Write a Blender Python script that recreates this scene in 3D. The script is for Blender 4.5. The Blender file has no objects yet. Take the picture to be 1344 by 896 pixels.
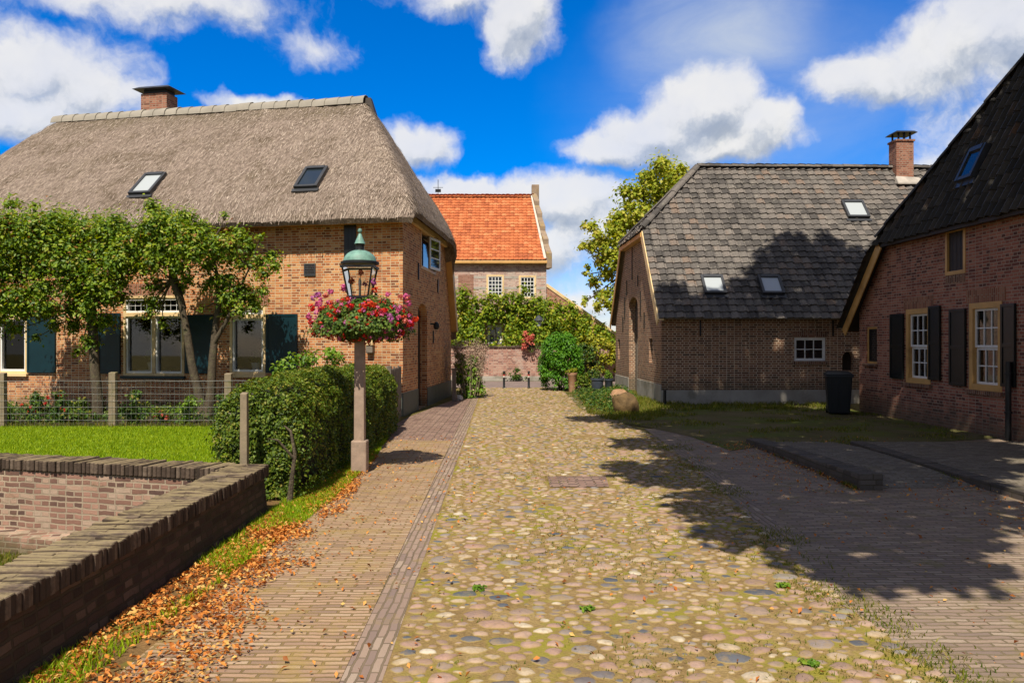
import bpy, bmesh, math, random
import numpy as np
from mathutils import Vector, noise as mnoise
from mathutils.geometry import tessellate_polygon

rnd = random.Random(7)
rng = np.random.default_rng(7)
scene = bpy.context.scene
COL = scene.collection
R = math.radians

# ------------------------------------------------------------------ camera
CAM_H = 1.8
FPX = 1045.0                       # focal length in photo pixels (photo 1344 x 896)
cam_d = bpy.data.cameras.new("camera")
cam_d.sensor_width = 36.0
cam_d.lens = 36.0 * FPX / 1344.0
cam_d.clip_start = 0.05
cam_d.clip_end = 5000
cam = bpy.data.objects.new("camera", cam_d)
COL.objects.link(cam)
cam.location = (0, 0, CAM_H)
cam.rotation_euler = (R(90), 0, 0)
scene.camera = cam

# ------------------------------------------------------------------ sun, exposure
SUN_EL = R(55)
SUN_H = Vector((-0.185, -0.983, 0)).normalized()
SUN = Vector((SUN_H.x * math.cos(SUN_EL), SUN_H.y * math.cos(SUN_EL), math.sin(SUN_EL)))
sun_d = bpy.data.lights.new("sun", 'SUN')
sun_d.energy = 5.0
sun_d.angle = R(0.53)
sun_d.color = (1.0, 0.91, 0.77)
sun = bpy.data.objects.new("sun", sun_d)
COL.objects.link(sun)
sun.location = (-10, -30, 40)
sun.rotation_euler = SUN.to_track_quat('Z', 'Y').to_euler()

scene.view_settings.view_transform = 'Standard'
scene.view_settings.look = 'None'
scene.view_settings.exposure = 0.30
scene.view_settings.gamma = 1.0
scene.view_settings.use_curve_mapping = False
scene.cycles.max_bounces = 8
scene.cycles.diffuse_bounces = 3
scene.cycles.transparent_max_bounces = 12
scene.cycles.caustics_reflective = False
scene.cycles.caustics_refractive = False


class NT:
    """small helper for node trees"""
    def __init__(self, tree):
        self.t = tree
        self.n = tree.nodes
        self.l = tree.links

    def new(self, typ, **kw):
        nd = self.n.new(typ)
        for k, v in kw.items():
            setattr(nd, k, v)
        return nd

    def link(self, a, b):
        self.l.new(a, b)

    def put(self, sock, v):
        if isinstance(v, bpy.types.NodeSocket):
            self.l.new(v, sock)
        else:
            sock.default_value = v

    def math(self, op, a, b=None, c=None, clamp=False):
        nd = self.n.new('ShaderNodeMath')
        nd.operation = op
        nd.use_clamp = clamp
        self.put(nd.inputs[0], a)
        if b is not None:
            self.put(nd.inputs[1], b)
        if c is not None:
            self.put(nd.inputs[2], c)
        return nd.outputs[0]

    def vmath(self, op, a, b=None, scale=None):
        nd = self.n.new('ShaderNodeVectorMath')
        nd.operation = op
        self.put(nd.inputs[0], a)
        if b is not None:
            self.put(nd.inputs[1], b)
        if scale is not None:
            nd.inputs['Scale'].default_value = scale
        return nd.outputs['Value'] if op in ('LENGTH', 'DOT_PRODUCT', 'DISTANCE') else nd.outputs[0]

    def noise(self, vec, scale, detail=4.0, rough=0.55, out='Fac', dist=0.0):
        nd = self.n.new('ShaderNodeTexNoise')
        if vec is not None:
            self.l.new(vec, nd.inputs['Vector'])
        nd.inputs['Scale'].default_value = scale
        nd.inputs['Detail'].default_value = detail
        nd.inputs['Roughness'].default_value = rough
        nd.inputs['Distortion'].default_value = dist
        return nd.outputs[out]

    def smooth(self, x, lo, hi):
        nd = self.n.new('ShaderNodeMapRange')
        nd.interpolation_type = 'SMOOTHSTEP'
        self.put(nd.inputs[0], x)
        nd.inputs[1].default_value = lo
        nd.inputs[2].default_value = hi
        nd.inputs[3].default_value = 0.0
        nd.inputs[4].default_value = 1.0
        return nd.outputs[0]

    def mix(self, f, a, b, mode='MIX'):
        nd = self.n.new('ShaderNodeMix')
        nd.data_type = 'RGBA'
        nd.blend_type = mode
        self.put(nd.inputs['Factor'], f)
        self.put(nd.inputs['A'] if False else nd.inputs[6], a if isinstance(a, bpy.types.NodeSocket) else c4(a))
        self.put(nd.inputs[7], b if isinstance(b, bpy.types.NodeSocket) else c4(b))
        return nd.outputs[2]

    def ramp(self, fac, stops, interp='LINEAR'):
        nd = self.n.new('ShaderNodeValToRGB')
        cr = nd.color_ramp
        cr.interpolation = interp
        while len(cr.elements) < len(stops):
            cr.elements.new(0.5)
        for e, (p, c) in zip(cr.elements, stops):
            e.position = p
            e.color = c4(c)
        self.put(nd.inputs[0], fac)
        return nd.outputs[0]


def c4(c):
    if isinstance(c, (int, float)):
        return (c, c, c, 1)
    return (c[0], c[1], c[2], 1)


def S(r, g, b):
    """sRGB 0..255 to linear"""
    def f(v):
        v /= 255.0
        return v / 12.92 if v <= 0.04045 else ((v + 0.055) / 1.055) ** 2.4
    return (f(r), f(g), f(b))


# ------------------------------------------------------------------ sky with clouds
def build_sky():
    w = bpy.data.worlds.new("World")
    scene.world = w
    w.use_nodes = True
    t = NT(w.node_tree)
    t.n.clear()
    out = t.new('ShaderNodeOutputWorld')
    bg = t.new('ShaderNodeBackground')
    sky = t.new('ShaderNodeTexSky', sky_type='NISHITA')
    sky.sun_disc = False
    sky.sun_elevation = SUN_EL
    sky.sun_rotation = math.atan2(SUN.x, SUN.y)
    sky.altitude = 0
    sky.air_density = 1.0
    sky.dust_density = 0.3
    sky.ozone_density = 3.0
    hs = t.new('ShaderNodeHueSaturation')
    hs.inputs['Hue'].default_value = 0.497
    hs.inputs['Saturation'].default_value = 1.75
    hs.inputs['Value'].default_value = SKY_V
    t.link(sky.outputs[0], hs.inputs['Color'])
    skyc = t.vmath('MULTIPLY', hs.outputs[0], (1.0, 0.97, 1.42))
    tc = t.new('ShaderNodeTexCoord')
    d = tc.outputs['Generated']
    sep = t.new('ShaderNodeSeparateXYZ')
    t.link(d, sep.inputs[0])
    az = t.math('ARCTAN2', sep.outputs[0], sep.outputs[1])
    el = t.math('ARCSINE', sep.outputs[2])
    comb = t.new('ShaderNodeCombineXYZ')
    t.link(az, comb.inputs[0])
    t.link(el, comb.inputs[1])
    p0 = comb.outputs[0]
    nz = t.noise(p0, 9.0, 5.0, 0.6, out='Color')
    warp = t.vmath('SCALE', t.vmath('SUBTRACT', nz, (0.5, 0.5, 0.5)), scale=0.07)
    pw = t.vmath('ADD', p0, warp)
    # cumulus: direction (photo pixel it was seen at), radii in pixels, weight
    blobs = [(50, 85, 120, 58, .85), (110, 115, 78, 42, 1.0), (25, 140, 75, 36, 1.0), (-60, 95, 105, 75, .8),
             (230, -2, 165, 40, .6), (120, -4, 100, 24, .5), (410, 52, 62, 24, .42),
             (680, 28, 58, 54, 1.0), (610, -10, 110, 30, .65),
             (925, 144, 84, 58, 1.35), (865, 172, 88, 42, 1.2), (995, 168, 58, 46, 1.15), (800, 192, 76, 24, 1.0),
             (930, 190, 130, 28, 1.1),
             (1130, 104, 78, 36, 1.0), (1230, 72, 98, 46, 1.05), (1330, 35, 110, 75, 1.1), (1300, 160, 90, 55, .55),
             (1240, 200, 60, 40, .4),
             (545, 186, 50, 34, .95), (575, 196, 30, 26, .8), (620, 250, 90, 24, .95), (740, 262, 120, 44, 1.1),
             (800, 300, 110, 50, .9), (720, 330, 60, 50, .8), (740, 395, 75, 28, .8), (345, 132, 80, 15, .9),
             (520, 238, 60, 16, .7)]

    def field(p):
        acc = None
        for (x, y, rx, ry, wt) in blobs:
            a = math.atan((x - 672) / FPX)
            e = math.atan((448 - y) / math.hypot(FPX, x - 672))
            v = t.vmath('SUBTRACT', p, (a, e, 0))
            v = t.vmath('MULTIPLY', v, (FPX / rx * 0.94, FPX / ry * 0.94, 0))
            ln = t.vmath('LENGTH', v)
            s = t.math('MULTIPLY_ADD', ln, -wt, wt)
            if acc is None:
                acc = t.math('MAXIMUM', s, -2.0)
            else:
                acc = t.math('SMOOTH_MAX', acc, s, 0.25)
        return acc
    up = t.vmath('ADD', pw, (-0.006, 0.02, 0))
    f0 = field(pw)
    f1 = field(up)
    # made-up dim cloud cover outside the view, lowers and greys the shade fill
    far = t.math('MAXIMUM', t.smooth(t.math('ABSOLUTE', az), 0.72, 0.95), t.smooth(el, 0.5, 0.7))
    cover = t.math('MULTIPLY', t.math('SUBTRACT', t.noise(p0, 2.2, 6.0, 0.6), 0.34), 3.0)
    f0 = t.math('ADD', t.math('MULTIPLY', f0, t.math('SUBTRACT', 1.0, far)), t.math('MULTIPLY', cover, far))
    fine = t.noise(pw, 20.0, 10.0, 0.60)
    fine2 = t.noise(t.vmath('ADD', pw, (-0.005, 0.014, 0)), 20.0, 10.0, 0.60)
    dens = t.math('ADD', f0, t.math('MULTIPLY', t.math('SUBTRACT', fine, 0.5), 0.85))
    alpha = t.math('MULTIPLY', t.smooth(dens, -0.04, 0.50), t.math('MULTIPLY_ADD', t.noise(p0, 7.0, 4.0, 0.6), 0.5, 0.66, clamp=True))
    # thin high veil
    veil_n = t.noise(t.vmath('MULTIPLY', p0, (4.0, 9.0, 1.0)), 1.0, 6.0, 0.62, dist=1.0)
    va = math.atan((930 - 672) / FPX)
    ve = math.atan((448 - 35) / math.hypot(FPX, 258))
    vv = t.vmath('MULTIPLY', t.vmath('SUBTRACT', pw, (va, ve, 0)), (6.2, 11.0, 0))
    veil = t.math('MULTIPLY', t.smooth(t.math('SUBTRACT', 1.0, t.vmath('LENGTH', vv)), 0.0, 0.75), veil_n)
    vb = math.atan((1000 - 672) / FPX)
    vv2 = t.vmath('MULTIPLY', t.vmath('SUBTRACT', pw, (vb, 0.27, 0)), (3.4, 5.0, 0))
    veil2 = t.math('MULTIPLY', t.smooth(t.math('SUBTRACT', 1.0, t.vmath('LENGTH', vv2)), 0.0, 0.9), veil_n)
    veil = t.math('ADD', t.math('MULTIPLY', veil, 0.85), t.math('MULTIPLY', veil2, 0.5), clamp=True)
    # light on the clouds: bright rims above, grey bellies
    g = t.math('SUBTRACT', f0, f1)
    lit = t.math('ADD', t.math('MULTIPLY', g, 0.9), t.math('MULTIPLY', t.math('SUBTRACT', fine, fine2), 1.5))
    thick = t.smooth(dens, 0.3, 1.25)
    lit = t.math('ADD', lit, t.math('MULTIPLY', t.math('SUBTRACT', t.noise(p0, 6.0, 5.0, 0.6), 0.5), 0.8))
    lit = t.math('SUBTRACT', t.math('ADD', lit, 0.69), t.math('MULTIPLY', thick, 0.14))
    litc = t.smooth(lit, 0.0, 0.95)
    ccol = t.ramp(litc, [(0.0, (0.44, 0.50, 0.60)), (0.4, (0.66, 0.70, 0.76)), (0.75, (0.92, 0.92, 0.92)), (1.0, (1.0, 0.99, 0.98))])
    cs = t.mix(far, t.vmath('SCALE', ccol, scale=CLOUD_V), t.vmath('SCALE', ccol, scale=CLOUD_V * 0.42))
    vcol = t.vmath('SCALE', t.ramp(0.0, [(0, (0.75, 0.83, 0.95)), (1, (1, 1, 1))]), scale=CLOUD_V * 0.9)
    c1 = t.mix(veil, skyc, vcol)
    c2 = t.mix(alpha, c1, cs)
    # below the horizon: dull ground bounce
    t.link(c2, bg.inputs['Color'])
    bg.inputs['Strength'].default_value = 0.078
    t.link(bg.outputs[0], out.inputs['Surface'])
    w.cycles.sampling_method = 'MANUAL'
    w.cycles.sample_map_resolution = 512


SKY_V = 1.2
CLOUD_V = 9.2
build_sky()


# ------------------------------------------------------------------ geometry helpers
def px_ground(x, y, z=0.0):
    k = (z - CAM_H) / ((448 - y) / FPX)
    return Vector(((x - 672) / FPX * k, k, z))


def px_at(x, y, Y):
    return Vector(((x - 672) / FPX * Y, Y, CAM_H + (448 - y) / FPX * Y))


class Plane:
    """vertical plane: point(t, z, d) with d outwards"""
    def __init__(self, o, d, out):
        self.o = Vector((o[0], o[1], 0))
        self.d = Vector((d[0], d[1], 0)).normalized()
        n = Vector((-self.d.y, self.d.x, 0))
        if n.dot(Vector((out[0], out[1], 0))) < 0:
            n = -n
        self.n = n

    def P(self, t, z, d=0.0):
        p = self.o + self.d * t + self.n * d
        return Vector((p.x, p.y, z))

    def tz(self, x, y, d=0.0):
        rx = (x - 672) / FPX
        o = self.o + self.n * d
        t = (o.y * rx - o.x) / (self.d.x - self.d.y * rx)
        k = o.y + t * self.d.y
        return t, CAM_H + k * (448 - y) / FPX

    def rect(self, x0, y0, x1, y1):
        """pixel box -> (t0, z0, t1, z1), heights read on the left and right edges and averaged"""
        ta, za0 = self.tz(x0, y0)
        tb, zb0 = self.tz(x1, y0)
        _, za1 = self.tz(x0, y1)
        _, zb1 = self.tz(x1, y1)
        z_top, z_bot = (za0 + zb0) / 2, (za1 + zb1) / 2
        return (min(ta, tb), z_bot, max(ta, tb), z_top)


def wloc(o):
    v = Vector((0, 0, 0))
    while o is not None:
        v = v + o.location
        o = o.parent
    return v


class MB:
    def __init__(self):
        self.v = []
        self.f = []

    def add(self, vs, fs):
        b = len(self.v)
        self.v.extend([tuple(p) for p in vs])
        self.f.extend([tuple(b + i for i in q) for q in fs])
        return self

    def hexa(self, p):
        """8 points: bottom 4 in order, top 4 in order"""
        return self.add(p, [(0, 1, 2, 3), (4, 7, 6, 5), (0, 4, 5, 1), (1, 5, 6, 2), (2, 6, 7, 3), (3, 7, 4, 0)])

    def box(self, x0, y0, z0, x1, y1, z1):
        return self.hexa([(x0, y0, z0), (x1, y0, z0), (x1, y1, z0), (x0, y1, z0),
                          (x0, y0, z1), (x1, y0, z1), (x1, y1, z1), (x0, y1, z1)])

    def pbox(self, pl, t0, z0, t1, z1, d0, d1):
        return self.hexa([pl.P(t0, z0, d0), pl.P(t1, z0, d0), pl.P(t1, z0, d1), pl.P(t0, z0, d1),
                          pl.P(t0, z1, d0), pl.P(t1, z1, d0), pl.P(t1, z1, d1), pl.P(t0, z1, d1)])

    def beam(self, a, b, w, h, up=(0, 0, 1)):
        """box along a->b, w sideways, h along up"""
        a, b, up = Vector(a), Vector(b), Vector(up)
        d = (b - a).normalized()
        sd = d.cross(up).normalized() * (w / 2)
        u = sd.cross(d).normalized() * (h / 2)
        return self.hexa([a - sd - u, b - sd - u, b + sd - u, a + sd - u, a - sd + u, b - sd + u, b + sd + u, a + sd + u])

    def tube(self, pts, rad, n=8, cap=True):
        pts = [Vector(p) for p in pts]
        if not isinstance(rad, (list, tuple)):
            rad = [rad] * len(pts)
        vs, fs = [], []
        for i, p in enumerate(pts):
            d = (pts[min(i + 1, len(pts) - 1)] - pts[max(i - 1, 0)])
            if d.length < 1e-9:
                d = Vector((0, 0, 1))
            d.normalize()
            a = Vector((1, 0, 0)) if abs(d.x) < 0.8 else Vector((0, 1, 0))
            u = d.cross(a).normalized()
            w = d.cross(u)
            for k in range(n):
                an = 2 * math.pi * k / n
                vs.append(p + (u * math.cos(an) + w * math.sin(an)) * rad[i])
        for i in range(len(pts) - 1):
            for k in range(n):
                k2 = (k + 1) % n
                fs.append((i * n + k, i * n + k2, (i + 1) * n + k2, (i + 1) * n + k))
        if cap:
            fs.append(tuple(range(n)))
            fs.append(tuple(range((len(pts) - 1) * n, len(pts) * n)))
        return self.add(vs, fs)

    def lathe(self, c, prof, n=16, sq=None):
        vs, fs = [], []
        for (r, z) in prof:
            for k in range(n):
                an = 2 * math.pi * (k + 0.5) / n
                vs.append((c[0] + r * math.cos(an), c[1] + r * math.sin(an), c[2] + z))
        for i in range(len(prof) - 1):
            for k in range(n):
                k2 = (k + 1) % n
                fs.append((i * n + k, i * n + k2, (i + 1) * n + k2, (i + 1) * n + k))
        fs.append(tuple(range(n)))
        fs.append(tuple(range((len(prof) - 1) * n, len(prof) * n)))
        return self.add(vs, fs)

    def prism(self, loop, ext, holes=()):
        """loop, holes: lists of 3D points on one plane; ext: extrusion vector"""
        loops = [[Vector(p) for p in loop]] + [[Vector(p) for p in h] for h in holes]
        ext = Vector(ext)
        flat = [p for lp in loops for p in lp]
        tris = tessellate_polygon(loops)
        n = len(flat)
        fs = [tuple(q) for q in tris] + [tuple(i + n for i in q) for q in tris]
        b = 0
        for lp in loops:
            m = len(lp)
            for i in range(m):
                j = (i + 1) % m
                fs.append((b + i, b + j, b + j + n, b + i + n))
            b += m
        return self.add(flat + [p + ext for p in flat], fs)

    def wall(self, pl, outline, holes, ext):
        return self.prism([pl.P(t, z) for t, z in outline], ext,
                          [[pl.P(t, z) for t, z in h] for h in holes])

    def build(self, name, mat, parent=None, smooth=False, bevel=0.0, swap=False, seg=2, recalc=True):
        me = bpy.data.meshes.new(name)
        me.from_pydata(self.v, [], self.f)
        bm = bmesh.new()
        bm.from_mesh(me)
        bmesh.ops.remove_doubles(bm, verts=bm.verts, dist=1e-6)
        if recalc:
            bmesh.ops.recalc_face_normals(bm, faces=bm.faces)
        if bevel > 0:
            es = [e for e in bm.edges if len(e.link_faces) == 2 and e.calc_face_angle(0) > 0.6]
            bmesh.ops.bevel(bm, geom=es, offset=bevel, segments=seg, affect='EDGES', profile=0.5, clamp_overlap=True)
        return finish(bm, me, name, mat, parent, smooth, swap)


def finish(bm, me, name, mat, parent=None, smooth=False, swap=False):
    uvl = bm.loops.layers.uv.verify()
    bm.normal_update()
    for f in bm.faces:
        n = f.normal
        if abs(n.z) > 0.75:
            for l in f.loops:
                c = l.vert.co
                l[uvl].uv = (c.y, c.x) if swap else (c.x, c.y)
        else:
            tx, ty = -n.y, n.x
            q = math.hypot(tx, ty) or 1.0
            tx /= q
            ty /= q
            for l in f.loops:
                c = l.vert.co
                u = c.x * tx + c.y * ty
                l[uvl].uv = (c.z, u) if swap else (u, c.z)
        f.smooth = smooth
    off = wloc(parent) if parent is not None else None
    if off is not None:
        bmesh.ops.translate(bm, verts=bm.verts, vec=-off)
    bm.to_mesh(me)
    bm.free()
    mats = mat if isinstance(mat, (list, tuple)) else [mat]
    for m in mats:
        me.materials.append(m)
    ob = bpy.data.objects.new(name, me)
    COL.objects.link(ob)
    if parent is not None:
        ob.parent = parent
    if smooth:
        try:
            me.set_sharp_from_angle(angle=R(42))
        except Exception:
            pass
    return ob


def np_obj(name, V, F, mat, parent=None, smooth=False, origin=None):
    """fast mesh from numpy arrays; F is (m,k) faces of one size"""
    V = np.asarray(V, dtype=np.float64)
    F = np.asarray(F, dtype=np.int32)
    off = wloc(parent) if parent is not None else (Vector(origin) if origin is not None else Vector((0, 0, 0)))
    V = V - np.array(off)[None, :]
    me = bpy.data.meshes.new(name)
    me.vertices.add(len(V))
    me.vertices.foreach_set("co", V.astype(np.float32).ravel())
    m, k = F.shape
    me.loops.add(m * k)
    me.loops.foreach_set("vertex_index", F.ravel())
    me.polygons.add(m)
    me.polygons.foreach_set("loop_start", np.arange(0, m * k, k, dtype=np.int32))
    try:
        me.polygons.foreach_set("loop_total", np.full(m, k, dtype=np.int32))
    except Exception:
        pass
    if smooth:
        me.polygons.foreach_set("use_smooth", np.ones(m, dtype=bool))
    me.update(calc_edges=True)
    me.validate()
    for mm in (mat if isinstance(mat, (list, tuple)) else [mat]):
        me.materials.append(mm)
    ob = bpy.data.objects.new(name, me)
    COL.objects.link(ob)
    if parent is not None:
        ob.parent = parent
    elif origin is not None:
        ob.location = off
    return ob


def thing(name, label, cat, loc, group=None):
    o = bpy.data.objects.new(name, None)
    o.empty_display_size = 0.3
    COL.objects.link(o)
    o.location = loc
    return tag(o, label, cat, group)


def tag(o, label=None, cat=None, group=None, kind=None):
    if label:
        o["label"] = label
    if cat:
        o["category"] = cat
    if group:
        o["group"] = group
    if kind:
        o["kind"] = kind
    return o


def copy_tree(o, parent=None):
    c = o.copy()
    COL.objects.link(c)
    if parent is not None:
        c.parent = parent
    for ch in list(o.children):
        copy_tree(ch, c)
    return c


# leaves: rhombic folded cards -------------------------------------------------
def leaf_arrays(P, N, size, aspect=0.55, fold=0.18, jitter=0.35):
    n = len(P)
    N = N + rng.normal(0, jitter, N.shape)
    N /= np.linalg.norm(N, axis=1)[:, None] + 1e-9
    a = rng.normal(0, 1, (n, 3))
    a[:, 2] -= 0.5
    T = a - (a * N).sum(1)[:, None] * N
    T /= np.linalg.norm(T, axis=1)[:, None] + 1e-9
    B = np.cross(N, T)
    s = np.asarray(size).reshape(-1, 1) * np.ones((n, 1))
    v0 = P - T * s * 0.5
    v1 = P + B * s * aspect * 0.5 + N * s * fold - T * s * 0.06
    v2 = P + T * s * 0.5
    v3 = P - B * s * aspect * 0.5 + N * s * fold - T * s * 0.06
    V = np.stack([v0, v1, v2, v3], 1).reshape(-1, 3)
    b = np.arange(n)[:, None] * 4
    F = np.concatenate([b + np.array([[0, 1, 2]]), b + np.array([[0, 2, 3]])], 0)
    return V, F


def leaf_obj(name, P, N, size, mat, parent=None, **kw):
    V, F = leaf_arrays(np.asarray(P, float), np.asarray(N, float), size, **kw)
    return np_obj(name, V, F, mat, parent)


def clump_points(centres, radii, per, flat=1.0, hollow=0.3, soft=False):
    """leaf positions in a set of clumps; normals point out of each clump and up"""
    Ps, Ns = [], []
    for c, r, k in zip(centres, radii, per):
        d = rng.normal(0, 1, (k, 3))
        d /= np.linalg.norm(d, axis=1)[:, None]
        rr = r * (hollow + (1 - hollow) * rng.random((k, 1)) ** 0.6)
        if soft:
            rr = r * np.minimum(np.abs(rng.normal(0, 0.62, (k, 1))) + 0.05, 1.9)
        off = d * rr
        off[:, 2] *= flat
        Ps.append(np.array(c)[None, :] + off)
        Ns.append(d * 0.8 + np.array([[-0.05, -0.25, 0.75]]))
    return np.concatenate(Ps), np.concatenate(Ns)


def blades_obj(name, P, h, w, mat, parent=None, lean=0.35):
    """grass blades: bent two segment blades"""
    P = np.asarray(P, float)
    n = len(P)
    an = rng.random(n) * 2 * np.pi
    side = np.stack([np.cos(an), np.sin(an), np.zeros(n)], 1)
    ln = rng.normal(0, lean, (n, 2))
    h = np.asarray(h) * (0.6 + 0.7 * rng.random(n))
    w = w * (0.7 + 0.6 * rng.random(n))
    mid = P + np.stack([ln[:, 0] * h * 0.3, ln[:, 1] * h * 0.3, h * 0.55], 1)
    tip = P + np.stack([ln[:, 0] * h, ln[:, 1] * h, h * 0.95], 1)
    v = np.stack([P - side * w[:, None] / 2, P + side * w[:, None] / 2,
                  mid + side * w[:, None] * 0.36, mid - side * w[:, None] * 0.36, tip], 1).reshape(-1, 3)
    b = np.arange(n)[:, None] * 5
    F = np.concatenate([b + np.array([[0, 1, 2]]), b + np.array([[0, 2, 3]]), b + np.array([[3, 2, 4]])], 0)
    return np_obj(name, v, F, mat, parent)


def in_poly(px, py, poly):
    px, py = np.asarray(px), np.asarray(py)
    ins = np.zeros(px.shape, bool)
    j = len(poly) - 1
    for i in range(len(poly)):
        xi, yi = poly[i][0], poly[i][1]
        xj, yj = poly[j][0], poly[j][1]
        c = ((yi > py) != (yj > py)) & (px < (xj - xi) * (py - yi) / (yj - yi + 1e-12) + xi)
        ins ^= c
        j = i
    return ins


def scatter(poly, n, z=0.0):
    xs = [p[0] for p in poly]
    ys = [p[1] for p in poly]
    out = np.zeros((0, 2))
    while len(out) < n:
        a = rng.random((n * 2, 2)) * np.array([[max(xs) - min(xs), max(ys) - min(ys)]]) + np.array([[min(xs), min(ys)]])
        a = a[in_poly(a[:, 0], a[:, 1], poly)]
        out = np.concatenate([out, a])
    out = out[:n]
    return np.concatenate([out, np.full((n, 1), z)], 1)


# ------------------------------------------------------------------ materials
def mat_new(name):
    m = bpy.data.materials.new(name)
    m.use_nodes = True
    t = NT(m.node_tree)
    bs = t.n['Principled BSDF']
    return m, t, bs


def bump(t, bs, h, dist=0.01, strength=1.0):
    b = t.new('ShaderNodeBump')
    b.inputs['Distance'].default_value = dist
    b.inputs['Strength'].default_value = strength
    t.link(h, b.inputs['Height'])
    t.link(b.outputs[0], bs.inputs['Normal'])


def pos(t):
    return t.new('ShaderNodeNewGeometry').outputs['Position']


def plain(name, col, rough=0.6, var=0.15, scale=6.0, bmp=0.0, metal=0.0, spec=0.4, bscale=60.0, dirt=None):
    m, t, bs = mat_new(name)
    p = pos(t)
    n = t.noise(p, scale, 5.0, 0.6)
    lo = tuple(c * (1 - var) for c in col)
    hi = tuple(min(1, c * (1 + var)) for c in col)
    c = t.ramp(n, [(0.3, lo), (0.7, hi)])
    if dirt:
        n2 = t.noise(p, scale * 0.45, 6.0, 0.65)
        c = t.mix(t.smooth(n2, 0.5, 0.72), c, dirt)
    t.link(c, bs.inputs['Base Color'])
    bs.inputs['Roughness'].default_value = rough
    bs.inputs['Metallic'].default_value = metal
    bs.inputs['Specular IOR Level'].default_value = spec
    if bmp > 0:
        bump(t, bs, t.noise(p, bscale, 4.0, 0.6), bmp)
    return m


def brick(name, stops, mortar, bw=0.215, bh=0.063, ms=0.011, bmp=0.006, stain=(0.6, 0.5, 0.42), stain_lo=0.56, stain_hi=0.8, squash=0.52,
          offset=0.5, warp=0.006, moss=None, patch=None, rough=0.85, low=None):
    m, t, bs = mat_new(name)
    uv = t.new('ShaderNodeUVMap').outputs[0]
    p = pos(t)
    wn = t.noise(p, 5.0, 2.0, 0.5, out='Color')
    uvw = t.vmath('ADD', uv, t.vmath('SCALE', t.vmath('SUBTRACT', wn, (0.5, 0.5, 0.5)), scale=warp * 2))
    fn = t.noise(p, 45.0, 3.0, 0.6, out='Color')
    uvw = t.vmath('ADD', uvw, t.vmath('SCALE', t.vmath('SUBTRACT', fn, (0.5, 0.5, 0.5)), scale=0.008))
    b = t.new('ShaderNodeTexBrick')
    b.offset = offset
    b.squash = squash
    t.link(uvw, b.inputs['Vector'])
    b.inputs['Color1'].default_value = (0, 0, 0, 1)
    b.inputs['Color2'].default_value = (1, 1, 1, 1)
    b.inputs['Mortar'].default_value = (0.5, 0.5, 0.5, 1)
    b.inputs['Scale'].default_value = 1.0
    b.inputs['Brick Width'].default_value = bw
    b.inputs['Row Height'].default_value = bh
    b.inputs['Mortar Size'].default_value = ms * 0.72
    b.squash_frequency = 2
    b.inputs['Mortar Smooth'].default_value = 0.25
    b.inputs['Bias'].default_value = 0.0
    var = t.math('ADD', b.outputs['Color'], t.math('MULTIPLY', t.math('SUBTRACT', t.noise(p, 1.3, 4.0, 0.6), 0.5), 0.55), clamp=True)
    col = t.ramp(var, stops)
    grain = t.noise(p, 90.0, 4.0, 0.65)
    col = t.mix(t.math('MULTIPLY', t.smooth(grain, 0.3, 0.8), 0.35), col, tuple(c * 0.55 for c in stops[len(stops) // 2][1]))
    mn = t.noise(p, 2.2, 4.0, 0.6)
    mcol = t.ramp(mn, [(0.3, tuple(c * 0.7 for c in mortar)), (0.7, mortar)])
    col = t.mix(b.outputs['Fac'], col, mcol)
    st = t.smooth(t.noise(p, 0.75, 7.0, 0.62), stain_lo, stain_hi)
    col = t.mix(t.math('MULTIPLY', st, 0.75), col, t.mix(1.0, col, stain, 'MULTIPLY'))
    if patch:
        pn = t.smooth(t.noise(p, 1.6, 6.0, 0.6), patch[1], patch[2])
        col = t.mix(t.math('MULTIPLY', pn, patch[3]), col, patch[0])
    if moss:
        zz = t.new('ShaderNodeSeparateXYZ')
        t.link(p, zz.inputs[0])
        nn = t.noise(p, 3.0, 7.0, 0.68)
        col = t.mix(t.math('MULTIPLY', t.smooth(nn, moss[1], moss[2]), moss[3] if len(moss) > 3 else 0.8), col, moss[0])
    if low:  # damp algae growing up from the ground
        zz = t.new('ShaderNodeSeparateXYZ')
        t.link(p, zz.inputs[0])
        h = t.math('ADD', zz.outputs[2], t.math('MULTIPLY', t.noise(p, 4.0, 5.0, 0.6), 0.7))
        col = t.mix(t.math('MULTIPLY', t.math('SUBTRACT', 1.0, t.smooth(h, low[1], low[2])), 0.7), col, low[0])
    t.link(col, bs.inputs['Base Color'])
    bs.inputs['Roughness'].default_value = rough
    bs.inputs['Specular IOR Level'].default_value = 0.25
    hgt = t.math('ADD', t.math('MULTIPLY', t.math('SUBTRACT', 1.0, b.outputs['Fac']), 1.0),
                 t.math('ADD', t.math('MULTIPLY', grain, 0.45), t.math('MULTIPLY', b.outputs['Color'], 0.35)))
    bump(t, bs, hgt, bmp)
    return m


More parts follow.
